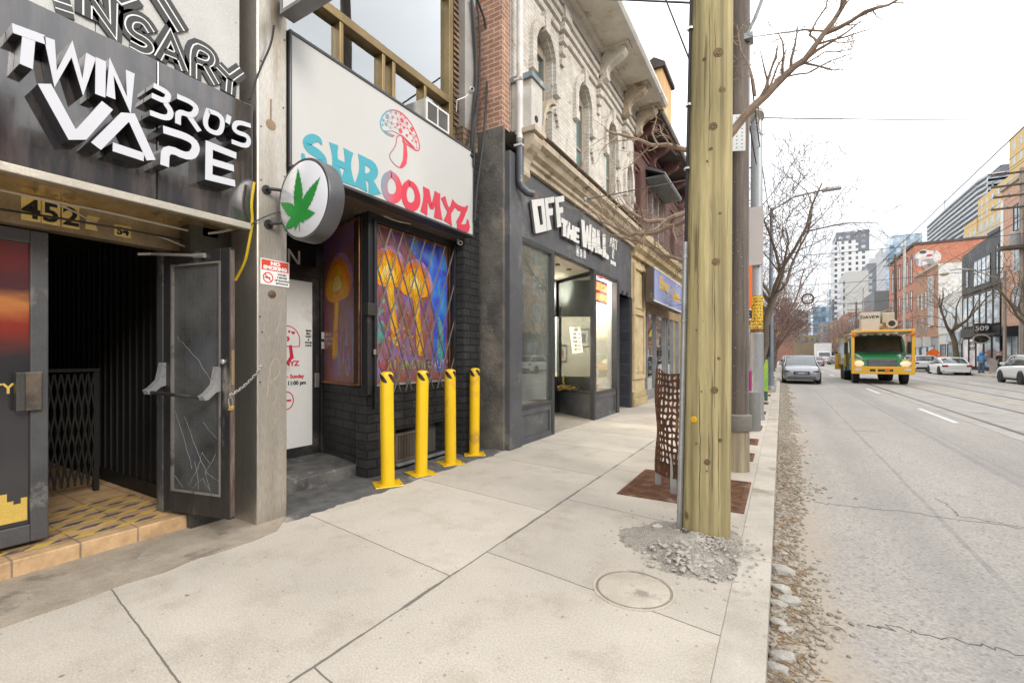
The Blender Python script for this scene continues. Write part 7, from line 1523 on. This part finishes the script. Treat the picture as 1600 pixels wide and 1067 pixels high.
# ---------------------------------------------------------------- far side of the street
XR = 16.5
def zr_(px, py, X=XR): return onX(px, py, X).z
def yr_(px, X=XR): return onX(px, 500, X).y
orb = BR('orange brick', (.50, .155, .075), (.43, .13, .06), (.45, .36, .29), .22, .075, .01, .3, .85, dirt=(.3, .12, .07))
pnk = BR('pale orange brick', (.56, .30, .19), (.50, .26, .16), (.5, .42, .35), .22, .075, .01, .3, .85)
cool = DARKGLASS('cool window', (.10, .13, .145), .05, 1.0); blkp = M('black facade paint', (.055, .057, .062), .6, dirt=(.09, .09, .095), ds=.5)
Ya, Yb, Yc, Yd, Ye = yr_(1565), yr_(1503), yr_(1466), yr_(1429), yr_(1393)
def bxw(t, name, mat, *a, bevel=0): return MB().box(*a).build(name, mat, t, bevel=bevel)
def winR(t, y0, y1, z0, z1, X=XR, fm=None, gl=None, nx=1, nz=1, d=.05):
    b = MB(); f_ = .09
    b.box(X - d, X + .05, y0, y0 + f_, z0, z1); b.box(X - d, X + .05, y1 - f_, y1, z0, z1); b.box(X - d, X + .05, y0 + f_, y1 - f_, z0, z0 + f_); b.box(X - d, X + .05, y0 + f_, y1 - f_, z1 - f_, z1)
    for i in range(1, nx): y = y0 + (y1-y0)*i/nx; b.box(X - d + .01, X + .05, y - .03, y + .03, z0 + f_, z1 - f_)
    for i in range(1, nz): z = z0 + (z1-z0)*i/nz; b.box(X - d + .012, X + .05, y0 + f_, y1 - f_, z - .03, z + .03)
    w_ = b.build('window', fm or black_paint, t); MB().box(X - .01, X + .04, y0 + f_, y1 - f_, z0 + f_, z1 - f_).build('pane', gl or cool, w_); return w_
# orange brick corner house at the right edge
t = thing('brick_shop_building', 'pale orange brick shop house at the right edge of the view', 'building', (20, 45, 0)); zt = zr_(1566, 300)
bxw(t, 'wall', pnk, XR, 27, 30, Ya, 3.9, zt); bxw(t, 'ground_floor', M('taupe render', (.3, .26, .24), .7), XR + .1, 27, 30, Ya, 0, 3.9); bxw(t, 'white_quoin', white_paint, XR - .06, XR + .3, Ya - .5, Ya + .02, 8.2, zt - .8); bxw(t, 'coping', trimc, XR - .15, XR + .4, 30, Ya, zt, zt + .3)
for f_ in range(3):
    for k in range(5): y = Ya - 2.4 - k * 3.6; winR(t, y - 1.5, y, 5.0 + f_ * 3.3, 7.2 + f_ * 3.3, nx=2, nz=2, fm=white_paint if f_ < 2 else None)
for k in range(5): y = Ya - .6 - k * 4.2; winR(t, y - 3.5, y, .4, 3.1, XR + .1, nx=3)
bxw(t, 'shop_fascia', chard, XR - .1, XR + .1, 30, Ya - .3, 3.2, 3.9); bxw(t, 'blade_board', black_paint, XR - 1.1, XR - .1, Ya - 4, Ya - 3.9, 3.0, 3.8)
# black building with the large window
t = thing('black_shop_building', 'black painted building with a large upper window and glazed lower floors', 'building', (20, 60, 0)); zt = zr_(1565, 357); zl = zr_(1503, 402)
b = MB(); b.prism([(-Yb, 7.8), (-Ya, 7.8), (-Ya, zt), (-(Ya+Yb)/2, (zt+zl)/2 + .1), (-Yb, zl)], frame((XR + 10, 0, 0), V((0, -1, 0)), V((0, 0, 1)), V((-1, 0, 0))), 0, 10); b.build('upper_wall', blkp, t)
bxw(t, 'parapet', blkp, XR - .08, XR + .3, Ya + .2, Ya + 3, zt - .1, zt + .25)
bxw(t, 'body', blkp, XR + .15, 26, Ya, Yb, 0, 7.8); y0, y1 = yr_(1548), yr_(1521); winR(t, y0, y1, zr_(1535, 445), zr_(1535, 402), nx=4, nz=2, gl=DARKGLASS('bright pane', (.30, .34, .36), .05))
winR(t, yr_(1561), yr_(1556), 8.6, 11.3); winR(t, yr_(1514), yr_(1508), 8.4, 10.2)
for k in range(6): y = Ya + .2 + k * (Yb - Ya - .3) / 6; winR(t, y, y + (Yb - Ya - .3) / 6 - .1, 4.3, 7.5, gl=DARKGLASS('bright pane', (.30, .34, .36), .05))
bxw(t, 'fascia', black_paint, XR - .12, XR + .15, Ya, Yb, 3.3, 4.2)
for k in range(5): y = Ya + .2 + k * (Yb - Ya - .3) / 5; winR(t, y, y + (Yb - Ya - .3) / 5 - .15, .3, 3.2, gl=cool if k < 2 else DARKGLASS('poster pane', (.35, .32, .32), .2))
for k, c_ in enumerate(('WINTER', 'GROUP')): text(c_, 'poster_lettering', ink, FR(XR - .02, Ya + 7.2, 2.5 - k * .5), .38, .004, t, .01)
y = Ya + 2.0; q = MB().box(XR - 1.2, XR - .15, y, y + .25, 3.5, 4.4).build('box_sign', black_paint, t); text('509', 'sign_number', white_paint, FY(y - .004, XR - .68, 3.75), .45, .004, q, .01)
b = MB(); b.tube([V((XR - .75 + .55 * math.cos(k * .2618), y - .1, 2.95 + .38 * math.sin(k * .2618))) for k in range(25)], .06, 6, False); q = b.build('oval_sign_rim', M('sign cream', (.6, .56, .45), .5), t, True); b = MB(); b.prism([(.52 * math.cos(k * .2618), .35 * math.sin(k * .2618)) for k in range(24)], FY(y - .08, XR - .75, 2.95), 0, .03); b.build('oval_board', black_paint, q)
# white low building
t = thing('white_shop_building', 'low white two storey shop building between the black one and the brick one', 'building', (20, 70, 0)); zt = zr_(1480, 462); whp = M('white render', (.68, .66, .62), .7, dirt=(.52, .5, .46), ds=.6)
bxw(t, 'wall', whp, XR, 26, Yb, Yc, 4.0, zt); bxw(t, 'ground_floor', whp, XR + .1, 26, Yb, Yc, 0, 4.0)
for k in range(3): y = Yb + .5 + k * 2.6; winR(t, y, y + 2.2, 4.7, 7.0, fm=white_paint, nx=2, gl=DARKGLASS('bright pane', (.30, .34, .36), .05))
bxw(t, 'sign_board', M('sign pale blue', (.42, .5, .56), .5), XR - .12, XR + .05, Yb + .6, Yb + 5, 3.0, 3.9); text('SPACES', 'lettering', white_paint, FR(XR - .125, Yb + 2.8, 3.2), .55, .004, t, .01)
for k in range(3): y = Yb + .4 + k * 2.7; winR(t, y, y + 2.2, .2, 2.8, XR + .1)
# brick building with white flank
t = thing('brick_shop_building', 'brick building with a tall arched window and a white painted flank', 'building', (20, 80, 0)); zt = zr_(1445, 420)
bxw(t, 'wall', BR('brown brick', (.42, .20, .11), (.36, .16, .085), (.4, .32, .26), .22, .075, .01, .3, .85), XR, 27, Yc + .06, Yd, 3.8, zt); bxw(t, 'white_flank', whp, XR + .02, 28, Yc, Yc + .06, 0, zt - .4); bxw(t, 'cornice', trimc, XR - .12, XR, Yc, Yd, zt - .5, zt - .1); bxw(t, 'ground_floor', gryp, XR + .1, 27, Yc + .06, Yd, 0, 3.8)
y0 = yr_(1459); winR(t, y0, y0 + 1.7, 5.2, zt - 1.6, fm=white_paint, nx=2, nz=4, d=.2); 
for k in range(3): winR(t, y0 + 3.0 + k * 2.0, y0 + 4.2 + k * 2.0, 7.6, 10.0, fm=M('tan frame', (.45, .3, .18), .6)); winR(t, y0 + 3.0 + k * 2.0, y0 + 4.2 + k * 2.0, 4.2, 6.6, fm=M('tan frame', (.45, .3, .18), .6))
for k in range(3): q = winR(t, y0 + .2 + k * 3.4, y0 + 3.2 + k * 3.4, .3, 2.7, XR + .1)
for k in range(2): bxw(t, 'sign_board', white_paint, XR - .7, XR + .1, y0 + 1.6 + k * 4.6, y0 + 1.75 + k * 4.6, 2.6, 3.9)
# tall orange building with a mural on its flank
t = thing('orange_brick_building', 'tall orange brick building with a black and white mural on its flank', 'building', (22, 100, 0)); zt = zr_(1428, 384)
bxw(t, 'wall', orb, XR, 40, Yd + .02, Ye + 2, 0, zt); bxw(t, 'coping', M('dark coping', (.10, .07, .06), .7), XR - .25, 40, Yd - .05, Ye + 2, zt, zt + .35)
zw = [(4.5, 7.0), (8.0, 11.0), (12, zt - 1.6)]
for z0, z1 in zw:
    for k in range(int((Ye - Yd) / 2.6)): y = Yd + 1.2 + k * 2.6; winR(t, y, y + 1.3, z0, z1, fm=M('deep red frame', (.2, .06, .04), .6))
for k in range(int((Ye - Yd) / 2.6)):
    y = Yd + 1.85 + k * 2.6; b = MB(); b.prism([(.65 * math.cos(a), .65 * math.sin(a)) for a in [j * .3142 for j in range(11)]], FR(XR, y, zt - 1.6), 0, .03); b.build('window_arch', M('deep red frame', (.2, .06, .04), .6), t)
for k in range(int((Ye - Yd) / 4.2)): winR(t, Yd + .6 + k * 4.2, Yd + 4.2 + k * 4.2, .4, 3.0)
# flank mural: loose abstract white and grey cloud shapes
m0 = onY(1448, 412, Yd); mw, mg, mk = M('mural white', (.66, .65, .63), .7), M('mural grey', (.33, .34, .36), .7), M('mural dark', (.08, .08, .09), .7); u = (onY(1458, 412, Yd).x - m0.x) / 10
mu = thing('wall_mural', 'white and grey painted mural high on the flank of the orange brick building', 'mural', (m0.x, Yd, m0.z)); Tm = FY(Yd + .015, m0.x, m0.z + 1.0); rnd = random.Random(17)
def blob(mat, cx, cy, rx, ry, d, name, n=16, j=.18): P = [(cx*u + rx*u*math.cos(k*6.283/n)*rnd.uniform(1-j, 1+j), cy*u + ry*u*math.sin(k*6.283/n)*rnd.uniform(1-j, 1+j)) for k in range(n)]; MB().prism(smooth(P, 1), Tm, 0, d).build(name, mat, mu)
blob(mg, 0, -4, 21, 19, .02, 'painted_shade'); blob(mw, -2, 0, 16, 14, .03, 'painted_cloud'); blob(mk, -6, 10, 6, 4, .035, 'painted_dark_panel', 8, .05); blob(mg, 6, -9, 12, 5, .04, 'painted_shade'); blob(mw, -8, -14, 9, 5, .045, 'painted_cloud'); blob(mw, 16, -2, 6, 12, .05, 'painted_cloud'); blob(redp, 4, 2, 5, 2.4, .055, 'painted_red', 12, .05); blob(mg, -15, -10, 3, 8, .06, 'painted_dark_panel', 10); blob(mk, 9, -18, 9, 1.5, .065, 'painted_dark_panel', 10)
c1, c2 = onY(1490, 405, Yd), onY(1500, 428, Yd); q = MB(); q.box(c1.x, c2.x, Yd - .05, Yd + .05, c2.z, c1.z); w_ = q.build('flank_window', gw, t); q = MB(); zc = (c1.z + c2.z) / 2; q.box(c1.x - .1, c2.x + .1, Yd - .07, Yd - .05, c2.z - .15, c2.z); q.box(c1.x, c2.x, Yd - .07, Yd - .05, zc - .05, zc + .05); q.build('sash', white_paint, w_)
# houses further off on that side
for a in ((-22, -9, XR, 9, tanb, 'tan brick house across the road, mirrored in the black fascia'), (-8.9, 5, XR, 10.5, rb2, 'red brick house across the road, mirrored in the first shop windows'), (5.1, 17, XR, 9.5, gryp, 'grey house across the road from the framing shop'), (17.1, 29.8, XR, 11, rb2, 'dark red house across the road beside the orange shop house'), (Ye + 2.2, Ye + 36, XR, 9.5, tanb, 'low tan brick house beyond the tall orange building'), (Ye + 36.2, Ye + 60, XR, 12, gryp, 'grey house beyond the tan brick one on the far side'), (Ye + 60.2, Ye + 95, XR, 9, rb2, 'red brick row far along the far side'), (Ye + 95.2, Ye + 150, XR, 14, tanb, 'last tan brick row far along the far side')): simple_house(*a, side=-1, cols=4)
# apartment blocks behind
def FAC(name, wall, glass, sx, sz, fx, fz, rough=.6, off=0):
    m, nt, bs = _new(name); g = G(nt); s = g.sep(g.pos()); h = g.math('ADD', s[0], s[1])
    a = g.math('LESS_THAN', g.math('FRACT', g.math('DIVIDE', h, sx)), fx); c_ = g.math('LESS_THAN', g.math('FRACT', g.math('ADD', g.math('DIVIDE', s[2], sz), off)), fz)
    k = g.math('MULTIPLY', a, c_); cell = g.comb(g.math('FLOOR', g.math('DIVIDE', h, sx)), g.math('FLOOR', g.math('DIVIDE', s[2], sz)), 0); wn_ = g.n('ShaderNodeTexWhiteNoise'); g.l(cell, wn_.inputs['Vector'])
    gl = g.mix(wn_.outputs['Value'], tuple(q * .45 for q in glass), tuple(min(1, q * 1.7) for q in glass)); g.l(g.mix(k, wall, gl), bs.inputs['Base Color']); g.l(g.math('MULTIPLY_ADD', k, -(rough - .12), rough), bs.inputs['Roughness']); return m
t = thing('yellow_apartment_building', 'tall stepped yellow apartment building behind the orange shop house', 'building', (45, 115, 0)); yw_ = M('yellow render', (.62, .43, .17), .7, var=.1); X = 55
z1, z2, z3 = onX(1535, 308, X).z, onX(1580, 262, X).z, onX(1522, 345, X).z
Yp, Yq = onX(1577, 300, X).y, onX(1528, 300, X).y
bxw(t, 'main_block', yw_, X, 80, 120, Yq, 0, z1); bxw(t, 'upper_block', yw_, X, 80, 120, Yp, z1, z1 + 10); bxw(t, 'end_block', yw_, X - .3, 78, Yq, Yq + 12, 0, z3); bxw(t, 'lower_terrace', M('cream render', (.60, .48, .30), .7), X - 4, X, 120, Yq + 8, 0, z1 - 13)
for f_ in range(9):
    for k in range(11): y = Yq - 4 - k * 4.4; z = z1 - 3.4 - f_ * 3.4; z > 8 and winR(t, y, y + 1.9, z, z + 2.2, X if z > z1 - 12.5 else X - 4, fm=white_paint, gl=cool)
for k in range(6): y = Yp - 4 - k * 4; [winR(t, y, y + 1.8, z1 + 2 + q_, z1 + 4.4 + q_, X, fm=white_paint, gl=cool) for q_ in (0, 4)]
t = thing('balcony_tower', 'grey residential block with long white balcony bands and a dark penthouse', 'building', (110, 420, 0)); X = 100; Yp, Yq = onX(1532, 340, X).y, onX(1443, 380, X).y; zt = onX(1450, 350, X).z
bxw(t, 'body', DARKGLASS('condo glass', (.12, .14, .16), .1), X + 2, 190, Yp - 4, Yq, 0, zt - .6); nf = int(zt / 3.2); bal = M('balcony white', (.55, .56, .57), .5)
for f_ in range(nf): MB().prism([(X + 2, Yp - 4), (X + .2, Yp + 6), (X, (Yp+Yq)/2), (X + .6, Yq - 6), (X + 3, Yq), (190, Yq), (190, Yp - 4)], Matrix.Identity(4), zt - f_ * 3.2 - 1.3, zt - f_ * 3.2).build('balcony_band', bal, t)
bxw(t, 'penthouse', M('dark slate', (.12, .13, .15), .5), X + 14, 170, Yp + 20, (Yp+Yq)/2 + 6, zt, zt + 11); bxw(t, 'roof_mast', grey_metal, X + 10, X + 10.5, Yq - 12, Yq - 11.5, zt, zt + 18)
# distant towers, placed where they stand over the far end of the street
def tower(parts, lab, Y, dep=25, name='tower', cat='tower'):
    t = None
    for i, (x0, x1, yt, mt, nm) in enumerate(parts):
        a, e = onY(x0, yt, Y), onY(x1, yt, Y)
        if t is None: t = thing(name, lab, cat, (a.x, Y, -.5))
        MB().box(a.x - .35 * i, e.x + .12 * i, Y + .4 * i, Y + dep - .3 * i, -.5, a.z).build(nm, mt, t)
    return t
wt_ = FAC('white panels', (.62, .62, .62), (.10, .11, .13), 3.4, 3.2, .42, .55); dt_ = FAC('dark panels', (.16, .17, .19), (.30, .33, .37), 3.6, 3.2, .5, .5); bt_ = FAC('blue glass', (.20, .29, .37), (.24, .36, .46), 2.2, 3.4, .85, .8, .3); lt_ = FAC('pale glass', (.42, .50, .56), (.36, .46, .54), 2.4, 3.6, .8, .75, .3); ct_ = M('pale concrete', (.52, .52, .51), .7); st_ = FAC('banded balconies', (.5, .51, .52), (.10, .11, .12), 400, 3.3, 2, .5); gt_ = FAC('grey balconies', (.36, .39, .42), (.12, .15, .18), 4.4, 3.1, .8, .5); bn_ = FAC('brown slab', (.36, .30, .26), (.16, .15, .15), 3.2, 3.1, .5, .5)
tower([(1304, 1341, 378, wt_, 'white_shaft'), (1341, 1358.5, 393, wt_, 'white_wing'), (1309, 1358, 363, dt_, 'dark_crown'), (1304, 1320, 468, dt_, 'dark_base')], 'white and dark grey tower, tallest over the green truck', 330)
tower([(1320, 1357, 425, ct_, 'slab'), (1319, 1329, 438, st_, 'banded_side')], 'pale concrete office slab with dark banded side below the white tower', 250)
tower([(1355, 1369.5, 412, dt_, 'shaft')], 'slim dark grey tower right of the pale concrete slab', 290)
tower([(1358, 1384, 404, M('pale curved shell', (.55, .56, .58), .5), 'shell'), (1372, 1396, 412, lt_, 'glass_wing')], 'pale smooth tower beside the slim dark one', 380)
tower([(1390, 1397, 384, bt_, 'narrow_shaft'), (1396, 1441, 368, lt_, 'glass_shaft'), (1379, 1380, 388, ct_, 'mast')], 'pale blue glass tower above the orange brick building', 400)
tower([(1366, 1402, 455, M('dark cladding', (.17, .18, .19), .6), 'slab'), (1372, 1402, 473, bn_, 'brown_annex')], 'dark grey block with a brown annex behind the utility poles', 180, name='office_block', cat='building')
tower([(1271, 1296.5, 480, bt_, 'shaft'), (1271, 1277, 479, lt_, 'pale_edge')], 'wide blue glass tower left of the white tower', 360)
tower([(1296, 1305, 452, bt_, 'shaft')], 'thin blue glass tower just left of the white tower', 420)
tower([(1234, 1253, 484, gt_, 'shaft'), (1252, 1262.5, 486, bn_, 'brown_wing')], 'grey balcony tower with a brown wing over the silver car', 280)
tower([(1262, 1269, 488, lt_, 'shaft')], 'small pale glass tower between the grey and blue ones', 440)
tower([(1219, 1235, 466, bn_, 'slab')], 'brown slab tower beside the twigs of the near kerb trees', 230)
for i, (x0, x1, yt, Y, mt, lab) in enumerate(((1196, 1240, 516, 200, rb2, 'low red brick block closing the near side of the road end'), (1240, 1290, 524, 260, tanb, 'low tan block closing the road end'), (1285, 1330, 505, 220, gryp, 'low grey block at the far side of the road end'), (1325, 1372, 488, 170, rb2, 'red brick block far behind the green truck'))):
    t = tower([(x0, x1, yt, mt, 'wall')], lab, Y, name='low_building', cat='building'); a = onY(x0, yt, Y); e = onY(x1, yt, Y)
    for k in range(6): x = a.x + (e.x - a.x) * (k + .25) / 6; MB().box(x, x + (e.x - a.x) / 12, Y - .05, Y + .05, a.z - 3.4, a.z - 1.4).build('window', cool, t)
# poles, lamps, trees on the far pavement
greyw = WOOD('grey pole wood', (.36, .31, .26), (.28, .24, .2), .85, 7, .3)
def upole(px, X, ytop, lab, r=.15, arms=(), mat=None, tf=False):
    y = onX(px, 500, X).y; zt = onX(px, ytop, X).z; t = thing('utility_pole', lab, 'utility pole', (X, y, 0), 'utility poles on the far pavement'); MB().tube([V((X, y, 0)), V((X, y, zt))], [r, r * .75], 10).build('shaft', mat or greyw, t, True)
    for dz, hl in arms:
        z = zt - dz; am = MB().box(X - hl, X + hl, y - .15, y - .05, z - .06, z + .06).build('crossarm', oldw, t)
        for k in (-1, -.5, .5, 1): MB().lathe([(.03, z + .06), (.06, z + .12), (.05, z + .2), (.02, z + .22)], Matrix.Translation((X + k * hl * .95, y - .1, 0)), 8).build('insulator', M('insulator grey', (.4, .4, .4), .4), am)
    if tf:
        for s in (-.45, .45): MB().lathe([(.24, 0), (.26, .05), (.26, .85), (.2, .92)], Matrix.Translation((X + s, y - .35, zt - 5.2)), 14).build('transformer', M('transformer grey', (.36, .38, .37), .5), t, True)
        MB().box(X - 1.2, X + 1.2, y - .7, y + .1, zt - 5.4, zt - 5.2).build('platform', oldw, t)
    return V((X, y, zt))
pA = upole(1597, 13.7, 262, 'tall wooden pole with four crossarms and transformers at the right edge', .16, ((.3, 1.5), (1.1, 1.5), (1.8, 1.4), (2.6, 1.5)), None, True)
pB = upole(1413, 13.7, 372, 'tall pale pole standing before the orange brick building', .19, (), M('pale pole', (.52, .48, .43), .8))
pC = upole(1399, 14.2, 398, 'dark pole with two crossarms beside the tall pale pole', .2, ((.6, 1.4), (1.6, 1.4)), oldw)
pD = upole(1338, 13.7, 472, 'distant dark pole with crossarms behind the truck bucket', .22, ((.4, 1.6), (1.6, 1.6), (3, 1.4)), oldw)
pE = upole(1349, 13.9, 450, 'distant thin pale pole behind the truck bucket', .16)
for i, (dx, dz) in enumerate(((-1.4, .25), (-.7, .25), (.7, .25), (-1.4, 1.0), (1.4, 1.0), (-1.2, 2.5), (1.2, 2.5))): wire(pA + V((dx, -.1, -dz + .2)), pC + V((dx * .95, 0, -.4 - dz * .4)), .014, 'power wire between the right edge pole and the dark pole', .35); wire(pA + V((dx, -.1, -dz + .2)), V((13.7 + dx, 8, pA.z - dz + .2)), .014, 'power wire running towards the viewer from the right edge pole', .4)
for i, dx in enumerate((-1.2, -.6, .6, 1.2)): wire(pC + V((dx, 0, -.5)), pD + V((dx, 0, -.3)), .018, 'power wire between the dark pole and the distant pole', .5)
y = onX(1570, 440, 13.6).y; t = thing('street_lamp', 'curved arm street lamp reaching over the road at the far kerb', 'street lamp', (13.6, y, 0)); z0 = onX(1570, 437, 13.6).z; e_ = onX(1486, 408, 10.2); e_ = V((10.4, y, z0 + .75))
MB().tube([V((13.6, y, 0)), V((13.6, y, z0 + .6))], [.11, .08], 10).build('post', greyw, t, True); MB().tube([V((13.6, y, z0)), V((12.8, y, z0 + .35)), V((12, y, z0 + .85)), V((11.2, y, z0 + 1.0)), e_ + V((.3, 0, .18))], .045, 8).build('arm', alu, t, True); MB().lathe([(.06, .22), (.12, .12), (.30, -.02), (.28, -.10), (.1, -.2)], Matrix.Translation(e_), 14).build('lamp_head', M('lamp cream', (.6, .52, .4), .5), t, True)
bare_tree(13.9, onX(1497, 500, 13.9).y, 'bare forked street tree before the white building on the far pavement', 8.6, .22, 41, (-.12, .0), 3.6, (5, 5, 4, 3), 4, minr=.011, mt=M('olive bark', (.16, .13, .08), .9, bump=.6), mb=M('olive twig', (.17, .135, .095), .9), sp=.9)
bare_tree(13.9, 40.2, 'bare street tree at the right edge before the orange shop house', 7.2, .19, 43, (-.1, .1), 3.2, (6, 5, 4, 3), 4, minr=.008, mb=M('olive twig', (.17, .135, .095), .9), sp=.95)
for i, (x, y, sd, h) in enumerate(((14, 96, 51, 8), (14, 118, 52, 9), (14, 140, 53, 9), (-1, 90, 54, 9), (-1.5, 112, 55, 10), (-1, 135, 56, 10), (13.5, 165, 57, 10))): bare_tree(x, y, ('bare tree on the far pavement past the tall orange building', 'bare tree far along the far pavement, second past the orange building', 'bare tree far along the far pavement near the road end', 'reddish bare tree far along the near pavement, nearest of three', 'reddish bare tree far along the near pavement, middle of three', 'reddish bare tree far along the near pavement, farthest of three', 'bare tree at the far end of the far pavement')[i], h, .2, sd, (0, 0), 2.8, (7, 6, 5, 3), 4, minr=.022, mb=M('pink twig', (.27, .17, .14), .9), sp=.8)
t = thing('roadwork_sign', 'orange diamond roadwork sign behind the parked white crossover', 'sign', (14.2, 66, 0)); q = MB(); q.prism([(0, -.5), (.62, 0), (0, .5), (-.62, 0)], FY(65.9, 14.2, 1.75), 0, .03); q.build('panel', orng, t); q = MB(); q.box(13.1, 15.3, 66, 66.05, .75, 1.5); q.build('barrier_board', M('barrier orange', (.75, .2, .08), .5, col2=(.6, .4, .35), vs=2), t)
for x in (13.3, 15.1): MB().tube([V((x, 66.1, 0)), V((x, 66.1, 1.5))], .03, 6).build('leg', dark_steel, t)
t = thing('sandwich_board', 'pale pavement sign board between the two people on the far pavement', 'sign', (14.5, 50.4, 0)); q = MB(); q.prism([(-.3, .1), (.3, .1), (.3, 1.25), (-.3, 1.25)], FY(50.4, 14.5, 0), 0, .03); q.build('board', M('menu board', (.5, .42, .4), .6), t)
for x in (14.25, 14.75): MB().box(x - .02, x + .02, 50.41, 50.5, 0, 1.2).build('leg', alu, t)
for i, (x, y, rz) in enumerate(((9.9, 72, 0), (-.3, 78, 0), (10.3, 120, 0))):
    t = thing('traffic_signal', ('yellow traffic signal hanging on a kerb pole past the parked cars', 'yellow traffic signal on the near kerb far off', 'yellow traffic signal at the far crossing')[i], 'traffic light', (x, y, 0), 'distant traffic signals'); px_ = 13.4 if x > 5 else -.6; MB().tube([V((px_, y, 0)), V((px_, y, 5.6))], .09, 8).build('post', stp, t); MB().tube([V((px_, y, 5.3)), V((x + .6 * (1 if x < 0 else 0), y, 5.3))], .05, 6).build('arm', stp, t); MB().box(x - .18, x + .18, y - .2, y, 4.4, 5.4).build('signal_head', M('signal yellow', (.7, .45, .02), .5), t)
# ---------------------------------------------------------------- camera, sky and sun
cam = bpy.data.cameras.new('camera'); co = bpy.data.objects.new('camera', cam); COL.objects.link(co)
co.location = (0, 0, EYE); co.rotation_euler = (R(90), 0, TH)
cam.sensor_width = 36; cam.lens = F / 1600 * 36; cam.shift_y = (HY - 533.5) / 1600
cam.clip_start = .05; cam.clip_end = 5000
SC.camera = co
w = bpy.data.worlds.new('World'); SC.world = w; w.use_nodes = True
g = G(w.node_tree); bg = w.node_tree.nodes['Background']
SUN_EL, SUN_AZ = 29, 106      # azimuth clockwise from the far end of the street
sky = g.n('ShaderNodeTexSky', sky_type='NISHITA'); sky.sun_disc = False
sky.sun_elevation = R(SUN_EL); sky.sun_rotation = R(SUN_AZ)
tc = g.n('ShaderNodeTexCoord').outputs['Generated']; z = g.sep(tc)
# cloud deck: the direction is projected on a high ceiling, so clouds shrink towards the horizon
den = g.math('MAXIMUM', g.math('ADD', z[2], .12), .03)
pv = g.comb(g.math('DIVIDE', z[0], den), g.math('DIVIDE', z[1], den), 0)
n1 = g.noise(g.vadd(pv, (3.2, 1.4, 0)), .75, 7, .6, .6)
cl = g.vscale(g.ramp(n1, (.38, (.56, .575, .60)), (.50, (.66, .67, .68)), (.62, (.82, .825, .83)), (.74, (1, .99, .98))), (15, 15, 15))
gd_ = g.n('ShaderNodeMapRange'); g.l(z[2], gd_.inputs[0]); gd_.inputs[1].default_value = 0; gd_.inputs[2].default_value = .55; gd_.inputs[3].default_value = .54; gd_.inputs[4].default_value = 1.35   # an overcast sky is brighter overhead
sc_ = g.n('ShaderNodeVectorMath', operation='SCALE'); g.l(cl, sc_.inputs[0]); g.l(gd_.outputs[0], sc_.inputs['Scale']); cl = sc_.outputs[0]
colr = g.mix(.93, sky.outputs[0], cl)
g.l(colr, bg.inputs[0]); bg.inputs[1].default_value = .1
sl = bpy.data.lights.new('sun', 'SUN'); so = bpy.data.objects.new('sun', sl); COL.objects.link(so)
sl.energy = 1.5; sl.angle = R(20); sl.color = (1, .955, .89)
d = V((math.sin(R(SUN_AZ)) * math.cos(R(SUN_EL)), math.cos(R(SUN_AZ)) * math.cos(R(SUN_EL)), math.sin(R(SUN_EL))))
so.rotation_euler = d.to_track_quat('Z', 'Y').to_euler()
SC.view_settings.view_transform = 'Standard'; SC.view_settings.look = 'None'
SC.view_settings.exposure = 0.88; SC.view_settings.gamma = 1
SC.render.engine = 'CYCLES'
SC.cycles.max_bounces = 7; SC.cycles.diffuse_bounces = 4; SC.cycles.glossy_bounces = 4; SC.cycles.transparent_max_bounces = 16
SC.cycles.use_denoising = True
SC.cycles.sample_clamp_indirect = 6
